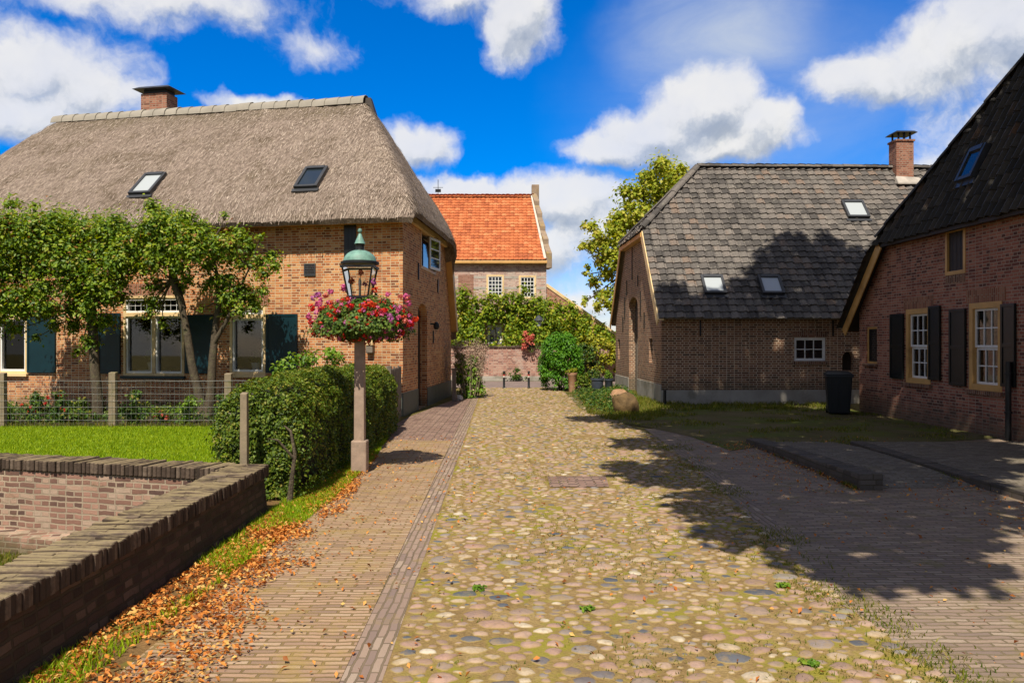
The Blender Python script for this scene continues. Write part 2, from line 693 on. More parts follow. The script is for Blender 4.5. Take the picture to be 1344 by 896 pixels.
def island_mat(name, stops, rough=0.6, trans=0.0, big=None, spec=0.22, bmp=0.0, grain=0.0, gscale=40.0, tcol=None):
    """colour chosen per loose piece (leaf, tile, stone); optional slow variation"""
    m, t, bs = mat_new(name)
    g = t.new('ShaderNodeNewGeometry')
    rv = g.outputs['Random Per Island']
    if big:
        n = t.noise(g.outputs['Position'], big[0], 5.0, 0.6)
        rv = t.math('ADD', rv, t.math('MULTIPLY', t.math('SUBTRACT', n, 0.5), big[1]), clamp=True)
    col = t.ramp(rv, stops)
    if grain > 0:
        n2 = t.noise(g.outputs['Position'], gscale, 5.0, 0.65)
        col = t.mix(t.math('MULTIPLY', t.smooth(n2, 0.35, 0.75), grain), col, tuple(c * 0.35 for c in stops[len(stops) // 2][1]))
        if bmp:
            bump(t, bs, n2, bmp)
    t.link(col, bs.inputs['Base Color'])
    bs.inputs['Roughness'].default_value = rough
    bs.inputs['Specular IOR Level'].default_value = spec
    if trans > 0:
        tr = t.new('ShaderNodeBsdfTranslucent')
        hs = t.new('ShaderNodeHueSaturation')
        hs.inputs['Hue'].default_value = 0.48
        hs.inputs['Saturation'].default_value = 1.1
        hs.inputs['Value'].default_value = 1.5
        t.link(col, hs.inputs['Color'])
        t.link(hs.outputs[0], tr.inputs['Color'])
        mx = t.new('ShaderNodeMixShader')
        mx.inputs[0].default_value = trans
        t.link(bs.outputs[0], mx.inputs[1])
        t.link(tr.outputs[0], mx.inputs[2])
        t.link(mx.outputs[0], t.n['Material Output'].inputs['Surface'])
    return m


def glass_mat(name, tint=0.85):
    m = bpy.data.materials.new(name)
    m.use_nodes = True
    t = NT(m.node_tree)
    t.n.remove(t.n['Principled BSDF'])
    fr = t.new('ShaderNodeFresnel')
    fr.inputs[0].default_value = 1.5
    tr = t.new('ShaderNodeBsdfTransparent')
    tr.inputs[0].default_value = (tint, tint * 1.01, tint, 1)
    gl = t.new('ShaderNodeBsdfGlossy')
    gl.inputs['Roughness'].default_value = 0.02
    mx = t.new('ShaderNodeMixShader')
    t.link(t.math('MULTIPLY_ADD', fr.outputs[0], 1.2, 0.02, clamp=True), mx.inputs[0])
    t.link(tr.outputs[0], mx.inputs[1])
    t.link(gl.outputs[0], mx.inputs[2])
    t.link(mx.outputs[0], t.n['Material Output'].inputs['Surface'])
    return m


M = {}
M['brick_warm'] = brick('warm brick', [(0.0, (0.17, 0.06, 0.03)), (0.2, (0.38, 0.12, 0.045)), (0.5, (0.56, 0.20, 0.072)), (0.75, (0.64, 0.27, 0.10)), (1.0, (0.68, 0.38, 0.17))],
                        (0.76, 0.60, 0.38), ms=0.012, patch=((0.24, 0.105, 0.055), 0.52, 0.7, 0.45), low=((0.12, 0.10, 0.06), 0.3, 0.9), stain=(0.55, 0.48, 0.45), stain_lo=0.55, stain_hi=0.78)
M['brick_barn'] = brick('barn brick', [(0.0, (0.085, 0.045, 0.028)), (0.3, (0.18, 0.08, 0.045)), (0.6, (0.27, 0.122, 0.066)), (1.0, (0.34, 0.18, 0.10))],
                        (0.72, 0.58, 0.42), bh=0.066, ms=0.013, stain=(0.6, 0.55, 0.5), low=((0.10, 0.09, 0.06), 0.6, 1.2))
M['brick_red'] = brick('red brick', [(0.0, (0.10, 0.042, 0.034)), (0.3, (0.25, 0.085, 0.058)), (0.6, (0.37, 0.135, 0.085)), (1.0, (0.45, 0.20, 0.13))],
                       (0.45, 0.34, 0.25), bh=0.062, ms=0.011, stain=(0.6, 0.52, 0.5), low=((0.09, 0.08, 0.055), 0.4, 1.0))
M['brick_pale'] = brick('pale pink brick', [(0.0, (0.32, 0.20, 0.17)), (0.4, (0.54, 0.32, 0.26)), (0.7, (0.61, 0.42, 0.34)), (1.0, (0.66, 0.52, 0.43))],
                        (0.62, 0.54, 0.46), bh=0.07, stain=(0.6, 0.58, 0.56), stain_lo=0.5, patch=((0.50, 0.44, 0.38), 0.52, 0.7, 0.6))
M['brick_patch'] = brick('red infill brick', [(0.0, (0.25, 0.10, 0.07)), (0.5, (0.36, 0.17, 0.12)), (1.0, (0.42, 0.22, 0.16))], (0.42, 0.30, 0.22), bh=0.07)
M['brick_orange'] = brick('orange brick', [(0.0, (0.28, 0.10, 0.06)), (0.5, (0.44, 0.18, 0.11)), (1.0, (0.52, 0.27, 0.17))], (0.5, 0.38, 0.28), bh=0.07)
M['brick_garden'] = brick('garden wall brick', [(0.0, (0.18, 0.085, 0.075)), (0.4, (0.40, 0.18, 0.14)), (0.7, (0.50, 0.27, 0.2)), (1.0, (0.54, 0.38, 0.3))],
                          (0.50, 0.38, 0.30), bh=0.075, ms=0.014, patch=((0.50, 0.40, 0.34), 0.5, 0.7, 0.6))
M['brick_old'] = brick('old retaining wall brick', [(0.0, (0.10, 0.06, 0.05)), (0.25, (0.24, 0.13, 0.095)), (0.55, (0.38, 0.21, 0.155)), (0.8, (0.45, 0.28, 0.20)), (1.0, (0.47, 0.36, 0.27))],
                       (0.46, 0.36, 0.26), bw=0.21, bh=0.062, ms=0.015, bmp=0.016, warp=0.016, stain=(0.5, 0.46, 0.42),
                       moss=((0.10, 0.085, 0.03), 0.6, 0.75, 0.7), low=((0.10, 0.085, 0.035), -0.15, 0.12))
M['brick_street_shade'] = brick('shade darkened wall brick', [(0.0, (0.035, 0.022, 0.017)), (0.4, (0.075, 0.045, 0.033)), (0.8, (0.115, 0.07, 0.05)), (1.0, (0.16, 0.105, 0.075))],
                         (0.075, 0.055, 0.035), bw=0.23, bh=0.066, ms=0.016, bmp=0.016, warp=0.016, moss=((0.05, 0.045, 0.018), 0.5, 0.7, 0.7))  # mossy brick of the street face, darkened to paint in its shade
M['brick_coping'] = brick('weathered coping brick', [(0.0, (0.075, 0.055, 0.048)), (0.4, (0.17, 0.12, 0.10)), (0.8, (0.26, 0.19, 0.155)), (1.0, (0.33, 0.26, 0.21))],
                          (0.10, 0.085, 0.06), bw=0.34, bh=0.062, ms=0.014, bmp=0.014, warp=0.012, offset=0.0, moss=((0.17, 0.14, 0.05), 0.52, 0.7, 0.75))
M['brick_arch'] = brick('arch brick', [(0.0, (0.20, 0.075, 0.045)), (0.5, (0.33, 0.13, 0.075)), (1.0, (0.42, 0.20, 0.12))], (0.40, 0.30, 0.2), bw=0.30, bh=0.062, offset=0.0)
M['brick_arch_dark'] = brick('dark arch brick', [(0.0, (0.09, 0.045, 0.03)), (0.5, (0.2, 0.09, 0.055)), (1.0, (0.28, 0.14, 0.085))], (0.40, 0.31, 0.22), bw=0.30, bh=0.062, offset=0.0)
M['brick_chimney'] = brick('chimney brick', [(0.0, (0.16, 0.06, 0.04)), (0.5, (0.34, 0.13, 0.08)), (1.0, (0.42, 0.2, 0.13))], (0.42, 0.33, 0.25), stain=(0.4, 0.36, 0.34))
M['pave_side'] = brick('brick sidewalk', [(0.0, (0.27, 0.18, 0.125)), (0.3, (0.36, 0.235, 0.155)), (0.6, (0.42, 0.275, 0.175)), (1.0, (0.46, 0.34, 0.23))],
                       (0.25, 0.17, 0.075), bw=0.21, bh=0.056, ms=0.013, bmp=0.008, warp=0.02, squash=1.0, moss=((0.33, 0.23, 0.065), 0.46, 0.68, 0.6),
                       stain=(0.7, 0.66, 0.66), rough=0.75)
M['pave_strip'] = brick('brick gutter strip', [(0.0, (0.22, 0.16, 0.135)), (0.4, (0.29, 0.205, 0.16)), (0.8, (0.34, 0.245, 0.185)), (1.0, (0.38, 0.295, 0.225))],
                        (0.20, 0.15, 0.095), bw=0.21, bh=0.055, ms=0.010, bmp=0.006, warp=0.014, squash=1.0, moss=((0.30, 0.215, 0.075), 0.50, 0.70, 0.55), stain=(0.7, 0.66, 0.66), rough=0.75)
M['pave_drive'] = brick('brick forecourt', [(0.0, (0.215, 0.16, 0.13)), (0.35, (0.27, 0.195, 0.15)), (0.7, (0.32, 0.235, 0.175)), (1.0, (0.37, 0.29, 0.22))],
                        (0.20, 0.155, 0.09), bw=0.21, bh=0.06, ms=0.012, bmp=0.007, warp=0.03, squash=1.0, moss=((0.19, 0.155, 0.055), 0.5, 0.7, 0.7),
                        stain=(0.72, 0.68, 0.66), rough=0.75)
M['pave_apron'] = brick('reddish brick apron', [(0.0, (0.17, 0.105, 0.09)), (0.5, (0.31, 0.195, 0.155)), (1.0, (0.38, 0.26, 0.2))],
                        (0.17, 0.125, 0.085), bw=0.21, bh=0.07, ms=0.014, bmp=0.014, warp=0.02, rough=0.75)
M['pave_terrace'] = brick('grey terrace brick', [(0.0, (0.12, 0.10, 0.08)), (0.5, (0.185, 0.155, 0.12)), (1.0, (0.24, 0.205, 0.16))],
                          (0.12, 0.10, 0.06), bw=0.21, bh=0.07, ms=0.010, bmp=0.006, warp=0.02, moss=((0.12, 0.11, 0.05), 0.5, 0.75, 0.5), rough=0.8)
M['kerb'] = brick('old kerb brick', [(0.0, (0.07, 0.06, 0.05)), (0.5, (0.11, 0.092, 0.075)), (1.0, (0.145, 0.12, 0.10))],
                  (0.09, 0.075, 0.05), bw=0.4, bh=0.065, ms=0.010, bmp=0.01, offset=0.0, moss=((0.11, 0.10, 0.04), 0.55, 0.72, 0.6))
M['cream'] = plain('cream paint', S(228, 200, 150), 0.45, 0.08, 3.0, 0.0005, dirt=S(190, 160, 112))
M['ochre'] = plain('ochre paint', S(205, 160, 96), 0.45, 0.1, 3.0, 0.0005, dirt=S(165, 124, 72))
M['white'] = plain('white paint', (0.78, 0.78, 0.76), 0.4, 0.05, 4.0, 0.0004)
M['offwhite'] = plain('weathered white render', (0.55, 0.52, 0.46), 0.8, 0.15, 2.5, 0.002, dirt=(0.34, 0.31, 0.25))
M['teal'] = plain('dark teal paint', (0.004, 0.026, 0.036), 0.35, 0.15, 3.0, 0.0006)
M['blackgreen'] = plain('black green paint', (0.009, 0.012, 0.012), 0.3, 0.15, 3.0, 0.0006)
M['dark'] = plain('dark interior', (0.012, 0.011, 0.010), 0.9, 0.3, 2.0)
M['floor_in'] = plain('dark room lining', (0.05, 0.045, 0.04), 0.9, 0.3, 2.0)
M['plinth_green'] = plain('grey green painted plinth', (0.085, 0.10, 0.09), 0.6, 0.15, 3.0, 0.001, dirt=(0.08, 0.085, 0.07))
M['plinth_conc'] = plain('rendered plinth', (0.36, 0.335, 0.29), 0.85, 0.18, 2.0, 0.003, dirt=(0.17, 0.155, 0.11))
M['wood_grey'] = plain('silvered wood', (0.20, 0.165, 0.13), 0.8, 0.25, 8.0, 0.002, dirt=(0.12, 0.10, 0.075))
M['wood_post'] = plain('weathered post wood', (0.24, 0.19, 0.125), 0.8, 0.2, 9.0, 0.002, dirt=(0.15, 0.14, 0.06))
M['wood_dark'] = plain('dark wood', (0.03, 0.022, 0.016), 0.6, 0.25, 6.0, 0.001)
M['sandstone'] = plain('pink sandstone', (0.34, 0.25, 0.19), 0.85, 0.18, 9.0, 0.003, dirt=(0.20, 0.16, 0.115))
M['copper'] = plain('verdigris copper', (0.155, 0.30, 0.25), 0.55, 0.25, 14.0, 0.001, dirt=(0.09, 0.17, 0.14))
M['iron'] = plain('black iron', (0.012, 0.013, 0.014), 0.4, 0.3, 12.0, 0.0006)
M['lead'] = plain('grey lead', (0.05, 0.055, 0.065), 0.45, 0.2, 5.0, 0.001)
M['skyframe'] = plain('skylight frame', (0.045, 0.048, 0.055), 0.4, 0.15, 5.0)
M['blind'] = plain('pale blind', (0.62, 0.66, 0.68), 0.7, 0.05, 4.0)
M['curtain'] = plain('lace curtain', (0.82, 0.84, 0.90), 0.9, 0.12, 7.0)
M['bin'] = plain('dark bin plastic', (0.010, 0.013, 0.016), 0.45, 0.12, 8.0, 0.0004)
M['terracotta'] = plain('terracotta', (0.42, 0.23, 0.13), 0.8, 0.18, 8.0, 0.001, dirt=(0.48, 0.36, 0.26))
M['pot_blue'] = plain('blue grey glazed pot', (0.05, 0.062, 0.085), 0.35, 0.2, 8.0)
M['boulder'] = plain('brown boulder', (0.13, 0.08, 0.03), 0.8, 0.45, 5.0, 0.014, bscale=25.0, dirt=(0.055, 0.035, 0.016))
M['boulder_pale'] = plain('pale orange boulder', (0.33, 0.19, 0.10), 0.8, 0.3, 5.0, 0.006, bscale=25.0, dirt=(0.3, 0.2, 0.12))
M['stone_white'] = plain('pale stone', (0.5, 0.47, 0.42), 0.8, 0.2, 8.0, 0.004)
M['mortar'] = plain('lime mortar', (0.42, 0.38, 0.33), 0.9, 0.15, 5.0, 0.003, dirt=(0.28, 0.25, 0.21))
M['ridge'] = plain('ridge cap', (0.29, 0.265, 0.22), 0.85, 0.16, 2.2, 0.004, dirt=(0.27, 0.25, 0.21))
M['glass'] = glass_mat('window glass')
M['bark'] = plain('bark', (0.085, 0.065, 0.042), 0.9, 0.4, 14.0, 0.02, bscale=35.0, dirt=(0.13, 0.12, 0.06))
M['soil'] = plain('dark soil', (0.05, 0.035, 0.022), 0.95, 0.4, 6.0, 0.02, dirt=(0.08, 0.065, 0.03))
M['wire'] = plain('galvanised wire', (0.35, 0.36, 0.34), 0.4, 0.1, 5.0, metal=0.6)
M['sky_glass'] = None


def pane_sky(name, c, rough=0.04):
    m, t, bs = mat_new(name)
    bs.inputs['Base Color'].default_value = c4(c)
    bs.inputs['Roughness'].default_value = rough
    bs.inputs['Specular IOR Level'].default_value = 0.9
    return m


M['pane_dark'] = pane_sky('dark pane', (0.012, 0.015, 0.018))
M['pane_sky'] = pane_sky('skylight pane', (0.02, 0.03, 0.04))

GREEN = [(0.0, (0.022, 0.055, 0.010)), (0.35, (0.045, 0.105, 0.016)), (0.7, (0.085, 0.16, 0.022)), (0.93, (0.15, 0.20, 0.03)), (1.0, (0.25, 0.18, 0.04))]
M['leaf_fruit'] = island_mat('fruit tree leaf', [(0.0, (0.045, 0.10, 0.008)), (0.3, (0.10, 0.19, 0.012)), (0.65, (0.20, 0.30, 0.018)), (0.9, (0.31, 0.37, 0.025)), (0.975, (0.30, 0.27, 0.05)), (1.0, (0.34, 0.15, 0.04))], 0.45, 0.32, (1.2, 0.4), spec=0.3)
M['leaf_hedge'] = island_mat('hedge leaf', [(0.0, (0.032, 0.065, 0.006)), (0.4, (0.085, 0.145, 0.010)), (0.8, (0.16, 0.215, 0.018)), (1.0, (0.25, 0.215, 0.035))], 0.5, 0.22, (1.5, 0.6), spec=0.25)
M['leaf_linden'] = island_mat('yellowing lime leaf', [(0.0, (0.12, 0.19, 0.015)), (0.3, (0.25, 0.32, 0.02)), (0.65, (0.40, 0.43, 0.04)), (1.0, (0.54, 0.50, 0.09))], 0.55, 0.4, (0.6, 0.7))
M['leaf_vine'] = island_mat('vine leaf', [(0.0, (0.075, 0.15, 0.010)), (0.4, (0.165, 0.26, 0.016)), (0.75, (0.28, 0.35, 0.022)), (1.0, (0.42, 0.39, 0.04))], 0.5, 0.3, (0.9, 0.7))
M['leaf_bush'] = island_mat('round bush leaf', [(0.0, (0.03, 0.11, 0.008)), (0.5, (0.08, 0.23, 0.014)), (1.0, (0.15, 0.33, 0.022))], 0.45, 0.25, (1.5, 0.4))
M['leaf_yellow'] = island_mat('yellow green leaf', [(0.0, (0.12, 0.16, 0.012)), (0.5, (0.27, 0.30, 0.02)), (1.0, (0.45, 0.41, 0.035))], 0.5, 0.3, (1.5, 0.4))
M['leaf_mixed'] = island_mat('shrub leaf', GREEN, 0.45, 0.28, (1.5, 0.5))
M['leaf_lime'] = island_mat('bright leaf', [(0.0, (0.06, 0.14, 0.014)), (0.5, (0.13, 0.25, 0.02)), (1.0, (0.24, 0.33, 0.035))], 0.45, 0.3)
M['leaf_dry'] = island_mat('dry seed head', [(0.0, (0.22, 0.15, 0.10)), (0.5, (0.36, 0.26, 0.19)), (1.0, (0.46, 0.36, 0.27))], 0.8, 0.2)
M['leaf_shade'] = island_mat('shade tree leaf', GREEN, 0.5, 0.25)
M['leaf_fallen'] = island_mat('fallen leaf', [(0.0, (0.17, 0.06, 0.016)), (0.25, (0.38, 0.125, 0.025)), (0.6, (0.60, 0.22, 0.04)), (0.85, (0.66, 0.31, 0.075)), (1.0, (0.62, 0.45, 0.14))], 0.6, 0.15)
M['grass'] = island_mat('grass blade', [(0.0, (0.13, 0.24, 0.006)), (0.5, (0.24, 0.37, 0.008)), (1.0, (0.37, 0.46, 0.014))], 0.5, 0.3, (1.0, 0.4))
M['grass_wild'] = island_mat('verge grass blade', [(0.0, (0.06, 0.09, 0.008)), (0.5, (0.13, 0.165, 0.012)), (0.85, (0.23, 0.22, 0.025)), (1.0, (0.30, 0.23, 0.06))], 0.55, 0.3, (1.0, 0.5))
M['geranium_leaf'] = island_mat('geranium leaf', [(0.0, (0.03, 0.07, 0.012)), (0.5, (0.075, 0.145, 0.020)), (1.0, (0.16, 0.22, 0.035))], 0.5, 0.25)
for nm, c in (('red', (0.62, 0.022, 0.012)), ('scarlet', (0.68, 0.065, 0.014)), ('pink', (0.66, 0.13, 0.30)), ('mauve', (0.56, 0.16, 0.42)), ('salmon', (0.66, 0.17, 0.12))):
    M['fl_' + nm] = island_mat('petal ' + nm, [(0.0, tuple(v * 0.7 for v in c)), (1.0, c)], 0.5, 0.25)


def thatch_mat():
    m, t, bs = mat_new('thatch')
    p = pos(t)
    sp = t.vmath('MULTIPLY', p, (1.0, 0.45, 0.45))
    a = t.noise(sp, 17.0, 8.0, 0.78)
    b = t.noise(p, 1.1, 7.0, 0.65)
    vz = t.noise(t.vmath('MULTIPLY', p, (1.0, 0.6, 0.6)), 13.0, 4.0, 0.7)
    base = t.ramp(a, [(0.34, (0.11, 0.083, 0.065)), (0.46, (0.25, 0.195, 0.158)), (0.55, (0.33, 0.262, 0.215)), (0.68, (0.46, 0.375, 0.315))])
    dk = t.mix(1.0, base, (0.55, 0.53, 0.46), 'MULTIPLY')
    col = t.mix(t.smooth(b, 0.46, 0.70), base, dk)
    stv = t.noise(t.vmath('MULTIPLY', p, (2.2, 0.35, 0.35)), 1.6, 6.0, 0.7)
    col = t.mix(t.math('MULTIPLY', t.smooth(stv, 0.52, 0.70), 0.4), col, (0.14, 0.105, 0.08))
    col = t.mix(t.math('MULTIPLY', t.smooth(stv, 0.48, 0.30), 0.3), col, (0.44, 0.36, 0.27))
    col = t.mix(t.math('MULTIPLY', t.smooth(vz, 0.54, 0.72), 0.6), col, (0.15, 0.11, 0.08))
    # moss collecting below the ridge
    z = t.new('ShaderNodeSeparateXYZ')
    t.link(p, z.inputs[0])
    hz = t.math('ADD', z.outputs[2], t.math('MULTIPLY', t.noise(p, 0.9, 6.0, 0.65), 1.6))
    col = t.mix(t.math('MULTIPLY', t.smooth(hz, 8.6, 9.7), 0.65), col, (0.12, 0.10, 0.055))
    t.link(col, bs.inputs['Base Color'])
    bs.inputs['Roughness'].default_value = 0.95
    bs.inputs['Specular IOR Level'].default_value = 0.1
    h = t.math('ADD', a, t.math('MULTIPLY', vz, 1.2))
    bump(t, bs, h, 0.05, 1.0)
    return m


M['thatch'] = thatch_mat()
M['tile_barn'] = island_mat('weathered grey pantile', [(0.0, (0.07, 0.064, 0.060)), (0.3, (0.115, 0.104, 0.096)), (0.6, (0.155, 0.14, 0.126)), (0.9, (0.20, 0.175, 0.155)), (1.0, (0.21, 0.155, 0.12))],
                            0.8, 0.0, (0.5, 0.9), 0.2, 0.004, 0.55, 22.0)
M['tile_dark'] = island_mat('dark pantile', [(0.0, (0.036, 0.034, 0.032)), (0.5, (0.055, 0.05, 0.045)), (0.95, (0.078, 0.068, 0.058)), (1.0, (0.13, 0.07, 0.038))], 0.7, 0.0, (0.8, 0.5), 0.25, 0.003, 0.4, 22.0)
M['tile_orange'] = island_mat('orange pantile', [(0.0, (0.36, 0.10, 0.04)), (0.3, (0.47, 0.135, 0.048)), (0.7, (0.54, 0.165, 0.06)), (1.0, (0.58, 0.22, 0.09))],
                              0.7, 0.0, (0.5, 0.15), 0.25, 0.002, 0.15, 9.0)
M['cobble'] = island_mat('field cobble', [(0.0, (0.07, 0.08, 0.10)), (0.06, (0.12, 0.125, 0.14)), (0.14, (0.25, 0.17, 0.13)), (0.34, (0.38, 0.235, 0.18)), (0.52, (0.28, 0.21, 0.16)), (0.64, (0.24, 0.215, 0.205)), (0.74, (0.40, 0.26, 0.20)), (0.90, (0.43, 0.33, 0.22)), (0.97, (0.48, 0.39, 0.27)), (1.0, (0.60, 0.53, 0.42))],
                         0.72, 0.0, None, 0.25, 0.004, 0.4, 30.0)


def ground_mat(name, stops, scale, green=None, gthr=(0.5, 0.65), bmp=0.02, fine=60.0, edge=None):
    m, t, bs = mat_new(name)
    p = pos(t)
    n = t.noise(p, scale, 8.0, 0.65)
    col = t.ramp(n, stops)
    f = t.noise(p, fine, 4.0, 0.65)
    col = t.mix(t.math('MULTIPLY', t.smooth(f, 0.35, 0.75), 0.5), col, tuple(c * 0.4 for c in stops[0][1]))
    if green:
        g = t.noise(p, scale * 0.55, 9.0, 0.7)
        col = t.mix(t.math('MULTIPLY', t.smooth(g, *gthr), 0.85), col, green)
    t.link(col, bs.inputs['Base Color'])
    bs.inputs['Roughness'].default_value = 0.95
    bs.inputs['Specular IOR Level'].default_value = 0.15
    bump(t, bs, t.math('ADD', f, t.math('MULTIPLY', n, 2.0)), bmp)
    return m


M['ground'] = ground_mat('rough grass ground', [(0.3, (0.10, 0.085, 0.025)), (0.5, (0.15, 0.125, 0.035)), (0.7, (0.21, 0.155, 0.065))], 1.2)
M['roadbed'] = ground_mat('mossy sand between stones', [(0.3, (0.20, 0.13, 0.055)), (0.5, (0.29, 0.195, 0.08)), (0.7, (0.36, 0.26, 0.115))], 3.0, (0.245, 0.225, 0.025), (0.48, 0.62), 0.010)
M['litter'] = ground_mat('soil with crumbled leaves', [(0.3, (0.12, 0.07, 0.03)), (0.5, (0.21, 0.125, 0.05)), (0.7, (0.30, 0.17, 0.065))], 3.0, (0.17, 0.17, 0.022), (0.5, 0.62), 0.012)
M['lawn'] = ground_mat('lawn soil', [(0.3, (0.12, 0.19, 0.010)), (0.7, (0.19, 0.27, 0.014))], 2.0)
M['dirt_grass'] = ground_mat('trodden grass', [(0.3, (0.10, 0.085, 0.035)), (0.5, (0.15, 0.125, 0.055)), (0.7, (0.20, 0.155, 0.085))], 1.1, (0.10, 0.13, 0.016), (0.46, 0.62))
M['asphalt'] = plain('worn brick lane', (0.20, 0.15, 0.135), 0.85, 0.2, 2.0, 0.004)


# ================================================================== SETTING
def sheet(name, pts, z, mat, kind="structure", swap=False):
    mb = MB()
    tri = tessellate_polygon([[Vector((p[0], p[1], 0)) for p in pts]])
    mb.add([(p[0], p[1], p[2] if len(p) > 2 else z) for p in pts], [tuple(q) for q in tri])
    bm_o = mb.build(name, mat, recalc=False, swap=swap)
    me = bm_o.data
    if me.polygons and me.polygons[0].normal.z < 0:
        me.flip_normals()
    bm_o["kind"] = kind
    return bm_o


WX = -2.6                                   # street face of the low wall
BWD = Vector((-0.965, 0.262, 0)).normalized()  # direction of the rear arm of the wall
g = MB()
g.add([(-2.75, -60, 0), (1500, -60, 0), (1500, 2500, 0), (-2.75, 2500, 0)], [(0, 1, 2, 3)])
g.add([(-2.75, 8.6, 0), (-2.75, 2500, 0), (-1500, 2500, 0), (-1500, 8.6 + 1497.25 * 0.2715, 0)], [(0, 1, 2, 3)])
g.add([(-2.75, 8.6, -0.5), (-1500, 8.6 + 1497.25 * 0.2715, -0.5), (-1500, -60, -0.5), (-2.75, -60, -0.5)], [(0, 1, 2, 3)])
g.build('ground', M['ground'])["kind"] = "structure"
for ob in list(COL.objects):
    if ob.name == 'ground':
        for pz in ob.data.polygons:
            pass


def x_strip(Y):
    return -0.61 - 0.018 * Y


def x_right(Y):
    return float(np.interp(Y, [-5, 0, 4.2, 5.9, 9.55, 14.25, 19, 26, 31], [2.2, 2.2, 2.32, 2.25, 2.54, 2.72, 2.25, 1.95, 1.75]))


YS = [-5, 0, 2, 4, 6, 8, 10, 12, 14, 16, 18, 20, 22, 24, 27, 31]
sheet('street', [(x_strip(y), y) for y in YS] + [(x_right(y), y) for y in YS[::-1]], 0.008, M['roadbed'])
sheet('gutter_strip', [(x_strip(-5) - .23, -5), (x_strip(-5), -5), (x_strip(26), 26), (x_strip(26) - .2, 26)], 0.010, M['pave_strip'], swap=True)
sheet('verge', [(-2.75, -5), (-1.8, -5), (-1.75, 6), (-1.85, 9), (-2.0, 12), (-2.2, 14.7), (-2.5, 16.3), (-2.75, 16.3)], 0.003, M['litter'])
sheet('sidewalk', [(-2.15, -5), (x_strip(-5) - .23, -5), (x_strip(14.4) - .22, 14.4), (-2.25, 14.6), (-2.2, 12), (-2.05, 9), (-2.12, 6)], 0.006, M['pave_side'])
sheet('paved_apron', [(-2.25, 14.6), (x_strip(14.4) - .22, 14.4), (x_strip(25) - .21, 25), (-1.75, 25), (-2.45, 19), (-2.55, 17)], 0.006, M['pave_apron'])
sheet('forecourt', [(x_right(y), y) for y in YS[:9]] + [(2.72, 16.4), (9.2, 16.4), (9.6, 13), (22, 9), (22, -5)], 0.006, M['pave_drive'])
gp = [(742, 516), (760, 535), (800, 554), (850, 561), (905, 573), (960, 592), (1005, 586), (1130, 586), (1290, 577), (1335, 573),
      (1128, 540), (1088, 533), (870, 530), (808, 507)]
GRASS_POLY = [tuple(px_ground(x, y)[:2]) for x, y in gp]
sheet('grass_patch', GRASS_POLY, 0.012, M['dirt_grass'])
sheet('cross_lane', [(-40, 31.0), (40, 31.0), (40, 35.9), (-40, 35.9)], 0.005, M['asphalt'])
LZ = 0.02
lawn_b0 = Vector((-2.95, 8.9, 0))
lawn_b1 = lawn_b0 + BWD * 14
sheet('lawn', [(lawn_b0.x, lawn_b0.y), (-2.95, 16.5), (lawn_b1.x, 16.5), (lawn_b1.x, lawn_b1.y)], LZ, M['lawn'])
sheet('flower_bed_soil', [(-2.95, 16.5), (-2.95, 19.15), (-16, 21.8), (-16, 16.5)], .022, M['soil'])
# small inset of dark brick in the cobbles
pa, pb = px_ground(722, 640), px_ground(795, 626)
sheet('brick_inset', [(pa.x, pa.y), (pb.x - .05, pa.y), (pb.x, pb.y), (pa.x, pb.y)], 0.016, M['pave_apron'])
INSET = (pa.x - .06, pa.y - .06, pb.x + .06, pb.y + .06)
# longitudinal edging of the forecourt along the cobbles
e0 = []
for y in (7.2, 8, 9.2, 10.4, 11.6, 12.8, 14):
    e0.append((x_right(y), y))
sheet('forecourt_edging', e0 + [(x + .21, y) for x, y in e0[::-1]], 0.011, M['pave_drive'], swap=True)


